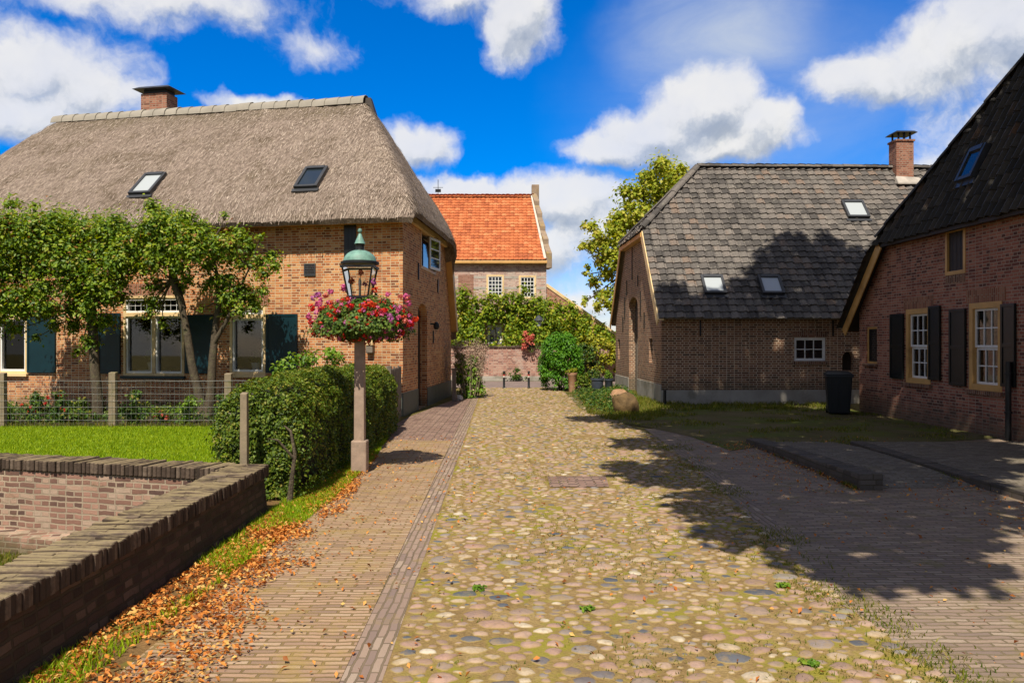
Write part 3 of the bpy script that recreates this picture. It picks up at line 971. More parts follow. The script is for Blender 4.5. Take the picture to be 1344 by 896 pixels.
def cobbles():
    cell = {}
    st = []

    def ok(x, y, r, gap):
        cx, cy = int(math.floor(x / .15)), int(math.floor(y / .15))
        for i in range(-2, 3):
            for j in range(-2, 3):
                for (a, b, q) in cell.get((cx + i, cy + j), ()):
                    if (a - x) ** 2 + (b - y) ** 2 < (r + q + gap) ** 2:
                        return False
        return True
    SX = 1.32
    for (r0, r1, tries) in ((.062, .084, 420), (.040, .056, 9000), (.027, .039, 46000), (.016, .026, 70000)):
        for _ in range(tries):
            y = 2.6 + 28.2 * rnd.random() ** 1.15
            x0, x1 = x_strip(y), x_right(y)
            x = x0 + .03 + (x1 - x0 - .02) * rnd.random()
            r = r0 + (r1 - r0) * rnd.random()
            if (y > 13 and r < .028) or (y > 20 and r < .038):
                continue
            if INSET[0] < x < INSET[2] and INSET[1] < y < INSET[3]:
                continue
            if x - r * SX < x0:
                continue
            # stones thin out into moss near the right edge
            if mnoise.noise(Vector((x * 1.3, y * .9, 3))) + .12 * (x - .8) > .12 + .6 * rnd.random():
                continue
            if ok(x / SX, y, r, .004):
                cell.setdefault((int(math.floor(x / SX / .15)), int(math.floor(y / .15))), []).append((x / SX, y, r))
                st.append((x, y, r))
    V, F = [], []
    for (x, y, r) in st:
        n = 11 if y < 9 else (8 if y < 16 else 6)
        an0 = rnd.random() * 6.28
        el = rnd.uniform(.85, 1.12)
        rot = rnd.gauss(0, .3)
        hh = min(.012, r * rnd.uniform(.08, .20)) + .009
        tx, ty = rnd.gauss(0, .04), rnd.gauss(0, .04)
        rad = [1 + rnd.gauss(0, .12) for _ in range(n)]
        cr, sr = math.cos(rot), math.sin(rot)
        b = len(V)
        rings = ((1.0, -.004), (.86, .62), (.52, .95)) if y < 16 else ((1.0, -.004), (.7, .9))
        for (q, hz) in rings:
            for k in range(n):
                a = an0 + 2 * math.pi * k / n
                lx = math.cos(a) * r * SX * el * rad[k] * q
                ly = math.sin(a) * r / el * rad[k] * q
                px_, py_ = lx * cr - ly * sr, lx * sr + ly * cr
                V.append((x + px_, y + py_, .004 + hh * hz + px_ * tx + py_ * ty))
        V.append((x, y, .004 + hh))
        for i in range(len(rings) - 1):
            for k in range(n):
                k2 = (k + 1) % n
                F.append((b + i * n + k, b + i * n + k2, b + (i + 1) * n + k2))
                F.append((b + i * n + k, b + (i + 1) * n + k2, b + (i + 1) * n + k))
        t = len(rings) - 1
        for k in range(n):
            F.append((b + t * n + k, b + t * n + (k + 1) % n, b + len(rings) * n))
    o = np_obj('cobblestones', V, F, M['cobble'], smooth=True)
    o["kind"] = "stuff"


cobbles()


# ================================================================== HOUSE PARTS
def border(mb, pl, r, w, d0, d1):
    t0, z0, t1, z1 = r
    mb.pbox(pl, t0, z0, t0 + w, z1, d0, d1)
    mb.pbox(pl, t1 - w, z0, t1, z1, d0, d1)
    mb.pbox(pl, t0 + w, z0, t1 - w, z0 + w, d0, d1)
    mb.pbox(pl, t0 + w, z1 - w, t1 - w, z1, d0, d1)


def inset(r, w):
    return (r[0] + w, r[1] + w, r[2] - w, r[3] - w)


def rect_loop(r):
    return [(r[0], r[1]), (r[2], r[1]), (r[2], r[3]), (r[0], r[3])]


def arch_loop(r, rise, n=8):
    t0, z0, t1, z1 = r
    pts = [(t0, z0), (t1, z0)]
    c = (t0 + t1) / 2
    hw = (t1 - t0) / 2
    for i in range(n + 1):
        a = math.pi * i / n
        pts.append((c + hw * math.cos(a), z1 - rise + rise * math.sin(a)))
    return pts


def bars(mb, pl, r, cols, rows, w, d0, d1):
    t0, z0, t1, z1 = r
    for i in range(1, cols):
        c = t0 + (t1 - t0) * i / cols
        mb.pbox(pl, c - w / 2, z0, c + w / 2, z1, d0, d1)
    for j in range(1, rows):
        c = z0 + (z1 - z0) * j / rows
        for i in range(cols):
            a = t0 + (t1 - t0) * i / cols + (w / 2 if i else 0)
            b = t0 + (t1 - t0) * (i + 1) / cols - (w / 2 if i < cols - 1 else 0)
            mb.pbox(pl, a, c - w / 2, b, c + w / 2, d0, d1)


def window(parent, pl, r, frame_mat, fw, sash_mat, sw, cols, rows, bw, d=-0.06, pane='glass', curtain=None, sill=None, label=None):
    mb = MB()
    border(mb, pl, r, fw, d - .06, d + .03)
    win = mb.build('window', frame_mat, parent, bevel=.004)
    if label:
        win["label"] = label
    ri = inset(r, fw)
    if sw > 0:
        mb = MB()
        border(mb, pl, ri, sw, d - .035, d + .012)
        bars(mb, pl, inset(ri, sw), cols, rows, bw, d - .03, d + .006)
        mb.build('sash', sash_mat, win)
    rp = inset(ri, max(sw - .004, 0))
    MB().pbox(pl, rp[0], rp[1], rp[2], rp[3], d - .018, d - .012).build('pane', M[pane], win)
    if curtain:
        n = 24
        mb = MB()
        vs = []
        for i in range(n + 1):
            t = rp[0] + (rp[2] - rp[0]) * i / n
            dd = d - .13 + .012 * math.sin(i * 1.9)
            vs += [pl.P(t, rp[1] - .05, dd), pl.P(t, rp[3] + .05, dd)]
        mb.add(vs, [(2 * i, 2 * i + 2, 2 * i + 3, 2 * i + 1) for i in range(n)])
        mb.build('curtain', curtain, win, smooth=True)
    if sill:
        MB().pbox(pl, r[0] - .05, r[1] - .07, r[2] + .05, r[1] - .003, -.1, .07).build('sill', sill, win, bevel=.006)
    return win


def shutter(parent, pl, r, mat, d0=.012, rails=3, label=None):
    mb = MB()
    mb.pbox(pl, *r, d0, d0 + .03)
    s = mb.build('shutter', mat, parent, bevel=.003)
    if label:
        s["label"] = label
    mb = MB()
    border(mb, pl, inset(r, .002), .055, d0 + .031, d0 + .045)
    H = r[3] - r[1]
    for k in range(1, rails - 1):
        z = r[1] + H * k / (rails - 1)
        mb.pbox(pl, r[0] + .06, z - .035, r[2] - .06, z + .035, d0 + .031, d0 + .045)
    mb.build('shutter_rail', mat, s, bevel=.003)
    return s


class SPlane:
    """sloping plane: origin O, u along the eave, v up the slope"""
    def __init__(self, O, u, v):
        self.O = Vector(O)
        self.u = Vector(u).normalized()
        v = Vector(v)
        self.v = (v - self.u * v.dot(self.u)).normalized()
        self.n = self.u.cross(self.v)
        if self.n.z < 0:
            self.n = -self.n

    def P(self, a, b, h=0.0):
        return self.O + self.u * a + self.v * b + self.n * h

    def hit(self, x, y):
        d = Vector(((x - 672) / FPX, 1, (448 - y) / FPX))
        c = Vector((0, 0, CAM_H))
        k = (self.O - c).dot(self.n) / d.dot(self.n)
        p = c + d * k - self.O
        return p.dot(self.u), p.dot(self.v)


def skylight(parent, sp, bottom, top, w, lift=.05, pane='pane_sky', blind=False, tilt=0.0, label=None):
    a0, b0 = sp.hit(*bottom)
    a1, b1 = sp.hit(*top)
    a = (a0 + a1) / 2
    mb = MB()

    def bx(x0, y0, x1, y1, h0, h1):
        mb.hexa([sp.P(x0, y0, h0), sp.P(x1, y0, h0), sp.P(x1, y1, h0), sp.P(x0, y1, h0),
                 sp.P(x0, y0, h1), sp.P(x1, y0, h1), sp.P(x1, y1, h1), sp.P(x0, y1, h1)])
    fw = .075
    L, Rr, B, T = a - w / 2, a + w / 2, b0, b1
    bx(L, B, L + fw, T, -.15, lift + .06)
    bx(Rr - fw, B, Rr, T, -.15, lift + .06)
    bx(L + fw, B, Rr - fw, B + fw, -.15, lift + .055)
    bx(L + fw, T - fw * 1.4, Rr - fw, T, -.15, lift + .075)
    bx(L - .04, B - .12, Rr + .04, B - .003, -.12, lift * .5 + .012)
    s = mb.build('skylight', M['skyframe'], parent, bevel=.006)
    if label:
        s["label"] = label
    mb = MB()
    bx(L + fw + .002, B + fw + .002, Rr - fw - .002, T - fw * 1.4 - .002, lift - .03, lift + .03)
    mb.build('pane', M[pane], s)
    return s


M['pane_blind'] = pane_sky('pane over pale blind', (0.42, 0.46, 0.48), 0.12)


def tile_field(name, sp, L, H, tw, th, amp, lift, mat, parent, clips=(), jit=.006, a0=0.0, sub=6, prof='pan', off=0.0):
    V, F = [], []
    nr = int(math.ceil(H / th))
    nc = int(math.ceil(L / tw))
    for j in range(nr):
        for i in range(nc):
            da, db = rnd.gauss(0, jit * .5), rnd.gauss(0, jit * 1.3)
            dl = rnd.gauss(0, jit * .6)
            tl = rnd.gauss(0, jit * .5)
            b = len(V)
            for k in range(sub + 1):
                q = k / sub
                if prof == 'pan':
                    h = amp * (math.sin(2 * math.pi * (q - .25)) * .8 + .35 * math.sin(4 * math.pi * q))
                else:
                    h = amp * math.sin(2 * math.pi * q)
                x = a0 + (i + q) * tw * 1.0 + da + off * (j % 2)
                y = j * th + db
                tt = tl * (q - .5)
                sc = .012 * math.cos(2 * math.pi * q) if prof == 'pan' else 0
                V.append(sp.P(x, y + sc, h + lift + dl + tt - .022))
                V.append(sp.P(x, y + sc, h + lift + dl + tt))
                V.append(sp.P(x, y + th * 1.12, h + dl * .4))
            for k in range(sub):
                p = b + 3 * k
                F.append((p, p + 3, p + 4, p + 1))
                F.append((p + 1, p + 4, p + 5, p + 2))
    me = bpy.data.meshes.new(name)
    me.from_pydata([tuple(p) for p in V], [], F)
    bm = bmesh.new()
    bm.from_mesh(me)
    for (co, no) in clips:
        geom = list(bm.verts) + list(bm.edges) + list(bm.faces)
        bmesh.ops.bisect_plane(bm, geom=geom, plane_co=co, plane_no=no, clear_outer=True)
    return finish(bm, me, name, mat, parent, smooth=False)


def ridge_caps(name, a, b, r, seg, mat, parent, n=8, up=Vector((0, 0, 1)), over=.04, flat=.8):
    a, b = Vector(a), Vector(b)
    L = (b - a).length
    d = (b - a) / L
    sd = d.cross(up).normalized()
    u = sd.cross(d).normalized()
    k = max(1, int(round(L / seg)))
    mb = MB()
    for i in range(k):
        p, q = a + d * (L * i / k - over * .5), a + d * (L * (i + 1) / k)
        s0, s1 = 1.05 + rnd.gauss(0, .012), .97 + rnd.gauss(0, .012)
        jz = rnd.gauss(0, .006)
        vs = []
        for (c, s) in ((p, s0), (q, s1)):
            for m in range(n + 1):
                an = math.pi * m / n
                vs.append(c + sd * math.cos(an) * r * s + u * (math.sin(an) * r * flat * s + jz))
            for m in range(n + 1):
                an = math.pi * (n - m) / n
                vs.append(c + sd * math.cos(an) * (r * s - .02) + u * (math.sin(an) * (r * flat * s - .02) + jz))
        w = 2 * (n + 1)
        fs = [(m, (m + 1) % w, (m + 1) % w + w, m + w) for m in range(w)]
        for m in range(n):
            fs.append((m, m + 1, w - 2 - m, w - 1 - m))
            fs.append((w + m, w + m + 1, 2 * w - 2 - m, 2 * w - 1 - m))
        mb.add(vs, fs)
    return mb.build(name, mat, parent, smooth=True)


# ================================================================== THATCHED FARMHOUSE
HC = Vector((-2.62, 19.1, 0))
Fd = Vector((-0.980, 0.198, 0)).normalized()
Gd = Vector((0.080, 0.9968, 0)).normalized()
PF = Plane(HC, Fd, (0, -1))
PG = Plane(HC, Gd, (1, 0))
house = thing('thatched_farmhouse', 'warm brick farmhouse with a thatched roof and dark teal shutters', 'house', HC)


def hp(t, s, z):
    p = HC + Fd * t + Gd * s
    return Vector((p.x, p.y, z))


hw1 = PF.rect(-3, 394, 36, 490)
hw2 = PF.rect(162, 388, 242, 493)
hw3 = PF.rect(301.5, 402, 348.5, 491)
gwin = PG.rect(552, 305, 572, 357)
gdoor = PG.rect(548.5, 398, 560.5, 541)
gdoor = (gdoor[0], 0.02, gdoor[2], gdoor[3])
mb = MB()
mb.wall(PF, [(0, 0), (14.2, 0), (14.2, 5.02), (.32, 5.02), (.32, 4.72), (0, 4.72)], [rect_loop(hw1), rect_loop(hw2), rect_loop(hw3)], Gd * .3)
mb.build('wall', M['brick_warm'], house)
gable_out = [(.302, 0), (7.4, 0), (7.4, 2.35), (6.15, 4.78), (6.0, 5.2), (.302, 5.2)]
mb = MB()
mb.wall(PG, gable_out, [rect_loop(gwin), arch_loop(gdoor, .3)], Fd * .3)
# corner pier between facade and gable
mb.hexa([hp(0, 0, 4.722), hp(.3, 0, 4.722), hp(.3, .3, 4.722), hp(0, .3, 4.722), hp(0, 0, 4.78), hp(.3, 0, 4.78), hp(.3, .3, 4.78), hp(0, .3, 4.78)])
mb.build('wall', M['brick_warm'], house)
mb = MB()
mb.hexa([hp(.31, 7.4, 0), hp(14.2, 7.4, 0), hp(14.2, 7.1, 0), hp(.31, 7.1, 0), hp(.31, 7.4, 2.3), hp(14.2, 7.4, 2.3), hp(14.2, 7.1, 2.3), hp(.31, 7.1, 2.3)])
mb.hexa([hp(14.2, .31, 0), hp(14.2, 7.09, 0), hp(13.9, 7.09, 0), hp(13.9, .31, 0), hp(14.2, .31, 5.2), hp(14.2, 6, 5.2), hp(13.9, 6, 5.2), hp(13.9, .31, 5.2)])
mb.build('wall', M['brick_warm'], house)
# grey green painted plinth
mb = MB()
mb.pbox(PG, .0, 0, gdoor[0], .56, .002, .02)
mb.pbox(PG, gdoor[2], 0, 7.42, .52, .002, .02)
mb.pbox(PF, -.02, 0, .12, .56, .002, .022)
mb.build('plinth', M['plinth_green'], house, bevel=.006)


def thatch_roof():
    TS, TE = -.38, 14.7
    SS, SE = -.52, 7.75
    nt, ns = 150, 84
    ridge_z = 8.8

    def top(t, s):
        zs = [4.97 + (s + .5) * .935, 5.18 + (t + .36) * 1.60 + .0 * s, 2.3 + (7.7 - s) * 1.72, 5.1 + (14.7 - t) * 1.55]
        k = .16
        m = min(zs + [ridge_z])
        # smooth minimum
        acc = sum(math.exp(-(z - m) / k) for z in zs)
        return m - k * math.log(acc)
    def surf(t, s):
        tt = max(t, TS + min(1, (s - 6.3) / .35) * .25) if s > 6.3 else t
        e = min(s - SS, tt - TS)
        w = mnoise.noise(Vector((tt * .7, s * .7, 1.3))) * .06 + mnoise.noise(Vector((tt * 3.1, s * 3.1, 9))) * .03
        return hp(tt, s, top(tt, s) - .25 * math.exp(-max(e, 0) / .16) + w)
    global thatch_surface
    thatch_surface = surf
    V, F = [], []
    idx = {}

    def add(p):
        V.append(tuple(p))
        return len(V) - 1
    for j in range(ns + 1):
        s = SS + (SE - SS) * j / ns
        for i in range(nt + 1):
            t = TS + (TE - TS) * i / nt
            tt = t
            if s > 6.3:
                lim = TS + min(1, (s - 6.3) / .35) * .25
                tt = max(t, lim)
            z = top(tt, s)
            # the lip of the thatch rolls over at the eaves
            e = min(s - SS, tt - TS)
            roll = .25 * math.exp(-max(e, 0) / .16)
            w = mnoise.noise(Vector((tt * .7, s * .7, 1.3))) * .06 + mnoise.noise(Vector((tt * 3.1, s * 3.1, 9))) * .03 + mnoise.noise(Vector((tt * 7, s * 5, 4))) * .028
            if j == 0 or i == 0:
                w *= .6
            idx[(i, j)] = add(hp(tt, s, z - roll + w))
    top_n = len(V)
    bot = {}
    for j in range(ns + 1):
        s = SS + (SE - SS) * j / ns
        for i in range(nt + 1):
            if i in (0, nt) or j in (0, ns) or (i % 5 == 0 and j % 4 == 0):
                pass
            t = TS + (TE - TS) * i / nt
            tt = t
            if s > 6.3:
                tt = max(t, TS + min(1, (s - 6.3) / .35) * .25)
            z = top(tt, s) - .36 + mnoise.noise(Vector((tt * 2, s * 2, 5))) * .018
            # underside pulled in a little from the lip
            a = tt + (.06 if i == 0 else 0)
            b = s + (.07 if j == 0 else 0)
            bot[(i, j)] = add(hp(a, b, z))
    for j in range(ns):
        for i in range(nt):
            F.append((idx[i, j], idx[i + 1, j], idx[i + 1, j + 1], idx[i, j + 1]))
            F.append((bot[i, j], bot[i, j + 1], bot[i + 1, j + 1], bot[i + 1, j]))
    for i in range(nt):
        F.append((idx[i, 0], bot[i, 0], bot[i + 1, 0], idx[i + 1, 0]))
        F.append((idx[i, ns], idx[i + 1, ns], bot[i + 1, ns], bot[i, ns]))
    for j in range(ns):
        F.append((idx[0, j], idx[0, j + 1], bot[0, j + 1], bot[0, j]))
        F.append((idx[nt, j], bot[nt, j], bot[nt, j + 1], idx[nt, j + 1]))
    mb = MB()
    mb.v, mb.f = V, F
    return mb.build('roof', M['thatch'], house, smooth=True)


roof = thatch_roof()
M['straw'] = island_mat('weathered straw', [(0.0, (0.18, 0.14, 0.108)), (0.3, (0.30, 0.235, 0.19)), (0.65, (0.42, 0.34, 0.28)), (1.0, (0.62, 0.52, 0.43))], 0.95, 0.0, (1.2, 0.5), 0.05)


def straw():
    V, F = [], []
    for i in range(26000):
        q = rnd.random()
        if q < .72:
            t, s = rnd.uniform(-.3, 14.3), rnd.uniform(-.5, 3.6)
        elif q < .93:
            t, s = rnd.uniform(-.37, 2.2), rnd.uniform(-.4, 6.3)
        else:
            t, s = (rnd.uniform(-.35, 14.3), rnd.uniform(-.52, -.42)) if rnd.random() < .7 else (rnd.uniform(-.38, -.3), rnd.uniform(-.4, 6.2))
        a = thatch_surface(t, s)
        h = .05
        zt = thatch_surface(t + h, s)
        zs = thatch_surface(t, s + h)
        n = (zt - a).cross(zs - a)
        if n.z < 0:
            n = -n
        n.normalize()
        dn = (Vector((0, 0, -1)) - n * -n.z)
        if dn.length < .05:
            continue
        dn.normalize()
        sd = n.cross(dn)
        dn = (dn + sd * rnd.gauss(0, .22)).normalized()
        L = rnd.uniform(.07, .2)
        w = rnd.uniform(.005, .012)
        p0 = a + n * .012 - dn * L * .5
        p1 = a + n * rnd.uniform(.016, .034) + dn * L * .5
        b = len(V)
        V += [tuple(p0 - sd * w * .5), tuple(p0 + sd * w * .5), tuple(p1 + sd * w * .5), tuple(p1 - sd * w * .5)]
        F.append((b, b + 1, b + 2, b + 3))
    o = np_obj('straw', V, F, M['straw'], roof)
    o["kind"] = "stuff"


straw()
# added inner wall and floor, coloured dark to stand in for room shade
MB().hexa([hp(.5, 3.2, 0), hp(13.6, 3.2, 0), hp(13.6, 3.3, 0), hp(.5, 3.3, 0), hp(.5, 3.2, 4.6), hp(13.6, 3.2, 4.6), hp(13.6, 3.3, 4.6), hp(.5, 3.3, 4.6)]).build('dark_lining', M['floor_in'], house)
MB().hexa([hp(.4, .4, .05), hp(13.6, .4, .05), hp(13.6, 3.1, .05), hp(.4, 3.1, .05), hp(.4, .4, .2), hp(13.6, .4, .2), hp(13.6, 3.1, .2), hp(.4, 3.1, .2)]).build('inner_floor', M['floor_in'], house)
ridge_caps('ridge_capping', hp(1.95, 3.72, 8.66), hp(12.35, 3.72, 8.66), .30, .40, M['ridge'], roof, n=7, flat=.95, over=.02)
# dark owl hole under the ridge end
MB().hexa([hp(1.62, 3.5, 8.25), hp(1.62, 3.94, 8.25), hp(2.0, 3.94, 8.25), hp(2.0, 3.5, 8.25),
           hp(1.80, 3.62, 8.86), hp(1.80, 3.82, 8.86), hp(2.0, 3.82, 8.86), hp(2.0, 3.62, 8.86)]).build('owl_hole', M['wood_dark'], roof)
# eave board and soffits
mb = MB()
mb.pbox(PF, -.02, 4.63, 14.3, 4.76, .003, .40)
mb.build('eave_board', M['ochre'], house, bevel=.006)
mb = MB()
mb.hexa([hp(-.10, -.38, 4.765), hp(-.10, 6.2, 4.765), hp(-.003, 6.2, 4.765), hp(-.003, -.3, 4.765),
         hp(-.10, -.38, 4.93), hp(-.10, 6.2, 4.93), hp(-.003, 6.2, 4.93), hp(-.003, -.3, 4.93)])
mb.build('eave_board', M['cream'], house, bevel=.006)
mb = MB()
mb.hexa([hp(-.18, 6.08, 4.76), hp(-.18, 6.42, 4.76), hp(-.01, 6.42, 4.76), hp(-.01, 6.08, 4.76), ] and
        [hp(-.20, 7.42, 2.12), hp(-.20, 7.76, 2.12), hp(-.004, 7.76, 2.12), hp(-.004, 7.42, 2.12),
         hp(-.20, 6.10, 4.76), hp(-.20, 6.50, 4.76), hp(-.004, 6.50, 4.76), hp(-.004, 6.10, 4.76)])
mb.build('bargeboard', M['ochre'], house, bevel=.008)

# windows of the facade
DW = -0.07


def left_window(r, twin, label, upper=.235):
    mb = MB()
    fw = .065
    border(mb, PF, r, fw, DW - .08, .012)
    t0, z0, t1, z1 = r
    zt = z1 - (z1 - z0) * upper
    mb.pbox(PF, t0 + fw, zt - .05, t1 - fw, zt + .05, DW - .08, .02)
    if twin:
        c = (t0 + t1) / 2
        mb.pbox(PF, c - .045, z0 + fw, c + .045, zt - .05, DW - .08, .012)
        mb.pbox(PF, c - .045, zt + .05, c + .045, z1 - fw, DW - .08, .012)
    w = mb.build('window', M['cream'], house, bevel=.005)
    w["label"] = label
    cells = []
    cs = [(t0 + fw, t1 - fw)] if not twin else [(t0 + fw, c - .045), (c + .045, t1 - fw)]
    for (a, b) in cs:
        for (q0, q1, up) in ((z0 + fw, zt - .05, False), (zt + .05, z1 - fw, True)):
            rr = (a, q0, b, q1)
            mb = MB()
            border(mb, PF, rr, .05, DW - .05, -.02)
            if up:
                bars(mb, PF, inset(rr, .05), 4, 2, .008, DW - .03, DW - .015)
            mb.build('sash', M['white'], w)
            ri = inset(rr, .048)
            MB().pbox(PF, *ri, DW - .028, DW - .022).build('pane', M['glass'], w)
    MB().pbox(PF, t0 - .04, z0 - .075, t1 + .04, z0 - .003, -.08, .09).build('sill', M['teal'] if twin else M['cream'], w, bevel=.006)
    return w


left_window(hw1, False, 'single white window cut by the left edge of the photo')
left_window(hw2, True, 'wide twin window with leaded upper lights')
left_window(hw3, False, 'narrow single window with a potted plant inside', .15)
for (x0, y0, x1, y1) in ((37, 411, 74, 489), (130, 411, 159, 490), (244, 413, 281, 490), (350, 412, 391, 489)):
    shutter(house, PF, PF.rect(x0, y0, x1, y1), M['teal'], .014, 2)
# brick soldier arches
for (a_, b_, c_, d_, hw_0) in ((160, 372, 244, 387.5, hw2), (-6, 380, 40, 393, hw1), (298, 386, 352, 401, hw3)):
    r = PF.rect(a_, b_, c_, d_)
    MB().pbox(PF, r[0], hw_0[3] + .003, r[2], r[3], .002, .012).build('window_arch', M['brick_arch'], house, swap=True)
r = PF.rect(399.5, 346, 414.5, 362)
v = MB()
border(v, PF, r, .025, .002, .03)
ve = v.build('vent', M['lead'], house)
v = MB()
for k in range(6):
    z = r[1] + .03 + (r[3] - r[1] - .05) * k / 6
    v.pbox(PF, r[0] + .025, z, r[2] - .025, z + .022, .003, .02)
v.build('slat', M['lead'], ve)
r = PF.rect(452.5, 300, 468, 346)
h = MB().pbox(PF, r[0], r[1], r[2], 4.625, .003, .05).build('hatch', M['blackgreen'], house, bevel=.004)
v = MB()
for k in range(1, 3):
    c = r[0] + (r[2] - r[0]) * k / 3
    v.pbox(PF, c - .006, r[1] + .02, c + .006, 4.6, .051, .056)
v.build('hatch_batten', M['blackgreen'], h)
r = PF.rect(482, 443, 492, 463)
w = MB().pbox(PF, r[0], r[1] + .18, r[2], r[3], .003, .16).build('wall_box', M['cream'], house, bevel=.015)
MB().pbox(PF, r[0] + .01, r[1], r[2] - .01, r[1] + .178, .003, .14).build('box_base', M['wood_grey'], w, bevel=.02)

# gable window with opened casement, door, wall ties
mb = MB()
border(mb, PG, gwin, .09, -.14, .015)
gw = mb.build('window', M['ochre'], house, bevel=.005)
gw["label"] = 'loft window under the thatch with one casement standing open'
MB().pbox(PG, gwin[0] + .1, gwin[1] + .1, gwin[2] - .1, gwin[3] - .1, -.11, -.1).build('pane', M['pane_dark'], gw)
cz0, cz1 = gwin[1] + .1, gwin[3] - .12
ca = PG.P(PG.tz(562.5, 330)[0], 0, .03)
cdir = (PG.n * .13 + PG.d * .99).normalized()
cpl = Plane((ca.x, ca.y), cdir, (1, 0))
mb = MB()
border(mb, cpl, (0, cz0, .95, cz1), .07, -.02, .02)
bars(mb, cpl, (.07, cz0 + .07, .88, cz1 - .07), 1, 3, .03, -.015, .015)
cs = mb.build('casement', M['white'], gw)
MB().pbox(cpl, .055, cz0 + .055, .885, cz1 - .055, -.004, .004).build('pane', M['pane_dark'], cs)
dl = arch_loop((gdoor[0] + .002, .02, gdoor[2] - .002, gdoor[3] - .004), .3)
dr = MB().prism([PG.P(t, z, -.2) for t, z in dl], PG.n * -.05).build('door', M['wood_dark'], house)
mb = MB()
for k in range(1, 6):
    t = gdoor[0] + (gdoor[2] - gdoor[0]) * k / 6
    mb.pbox(PG, t - .008, .05, t + .008, gdoor[3] - .4, -.199, -.19)
mb.build('door_batten', M['wood_dark'], dr)
for (x, y0, y1) in ((548.5, 345, 367), (574, 367, 384), (568, 434, 450)):
    t, z0 = PG.tz(x, y1)
    _, z1 = PG.tz(x, y0)
    MB().pbox(PG, t - .03, z0, t + .03, z1, .003, .035).build('wall_tie', M['iron'], house)
t, z = PG.tz(564.5, 425)
mb = MB()
mb.beam(PG.P(t, z, .003), PG.P(t, z, .16), .04, .04)
wl = mb.build('wall_lamp', M['iron'], house)
c = PG.P(t, z - .16, .18)
MB().lathe(c, [(.05, 0), (.085, .06), (.085, .15), (.03, .22)], 10).build('lamp_shade', M['iron'], wl, smooth=True)

# chimney
cx = [PF.o + Fd * 0]
Pr = Plane(hp(0, 4.1, 0), Fd, (0, -1))
r = Pr.rect(192.5, 126, 226, 150)
ch = MB().pbox(Pr, r[0], 8.0, r[2], r[3], -.28, .28).build('chimney', M['brick_chimney'], roof, bevel=.008)
mb = MB()
mb.pbox(Pr, r[0] + .06, r[3] + .002, r[2] - .06, r[3] + .13, -.22, .22)
mb.build('chimney_neck', M['iron'], ch)
r2 = Pr.rect(184.5, 112, 234, 116)
mb = MB()
zt = r[3] + .132
a = (r[0] + r[2]) / 2
hw = (r2[2] - r2[0]) / 2
mb.hexa([Pr.P(a - hw, zt, -.42), Pr.P(a + hw, zt, -.42), Pr.P(a + hw, zt, .42), Pr.P(a - hw, zt, .42),
         Pr.P(a - hw * .75, zt + .09, -.28), Pr.P(a + hw * .75, zt + .09, -.28), Pr.P(a + hw * .75, zt + .09, .28), Pr.P(a - hw * .75, zt + .09, .28)])
mb.build('chimney_cap', M['lead'], ch)
# skylights in the thatch
spF = SPlane(hp(0, -.5, 4.97), Fd, Vector((Gd.x, Gd.y, .935)))
skylight(house, spF, (190.5, 256.5), (200, 231), .64, .05, 'pane_blind', label='left skylight with a pale blind')
skylight(house, spF, (406.5, 248.5), (412.5, 223), .62, .05, 'pane_sky', label='right skylight with a dark pane')

# ================================================================== TILED BARN
BC = Vector((4.3, 22.9, 0))
BU = Vector((1, .03, 0)).normalized()
BS = Vector((-.03, 1, 0)).normalized()
BP = Plane(BC, BU, (0, -1))
BG = Plane(BC, BS, (-1, 0))
barn = thing('tiled_barn', 'brown brick barn with a grey pantile roof and white barn window', 'barn', BC)
BW = 8.2
RS, RZ = 4.15, 7.72
EZ = 2.45
KS = (RZ - EZ) / (RS + .37)
HZ = 5.34


def bp(u, s, z):
    p = BC + BU * u + BS * s
    return Vector((p.x, p.y, z))


s_h = -.37 + (HZ - EZ) / KS        # where the half hip starts on the front slope
bdoor = BG.rect(825.5, 390, 837, 512)
bdoor = (bdoor[0], .02, bdoor[2], bdoor[3])
bslit = BG.rect(851.8, 444, 856.5, 476)
bslit2 = BG.rect(811, 445, 813.5, 471)
bwin = BP.rect(1042.5, 443, 1083.5, 473.5)
barch = BP.rect(1105.5, 461, 1121, 486)
LN = 13.5
wz = EZ + .37 * KS - .03
mb = MB()
mb.wall(BP, [(0, 0), (LN, 0), (LN, wz), (0, wz)], [rect_loop(bwin), arch_loop(barch, .2, 6)], BS * .3)
mb.build('wall', M['brick_barn'], barn)
zs0 = EZ + (.302 + .37) * KS - .06
gout = [(.302, 0), (BW, 0), (BW, wz - .05), (2 * RS - s_h - .1, HZ - .05), (s_h + .1, HZ - .05), (.302, zs0)]
mb = MB()
mb.wall(BG, gout, [arch_loop(bdoor, .32), rect_loop(bslit), rect_loop(bslit2)], BU * .3)
mb.build('wall', M['brick_barn'], barn)
mb = MB()
mb.hexa([bp(0.31, BW, 0), bp(LN, BW, 0), bp(LN, BW - .3, 0), bp(.31, BW - .3, 0), bp(.31, BW, wz - .1), bp(LN, BW, wz - .1), bp(LN, BW - .3, wz - .1), bp(.31, BW - .3, wz - .1)])
ro = [(.31, 0), (BW - .31, 0), (BW - .31, wz - .1), (RS, RZ - .4), (.31, wz)]
mb.prism([bp(LN, s, z) for s, z in ro], BU * -.3)
mb.build('wall', M['brick_barn'], barn)
mb = MB()
mb.pbox(BP, -.025, 0, LN, .40, .003, .025)
mb.pbox(BG, -.02, 0, bdoor[0] - .02, .56, .003, .03)
mb.pbox(BG, bdoor[2] + .02, 0, BW, .52, .003, .03)
mb.build('plinth', M['plinth_conc'], barn, bevel=.008)
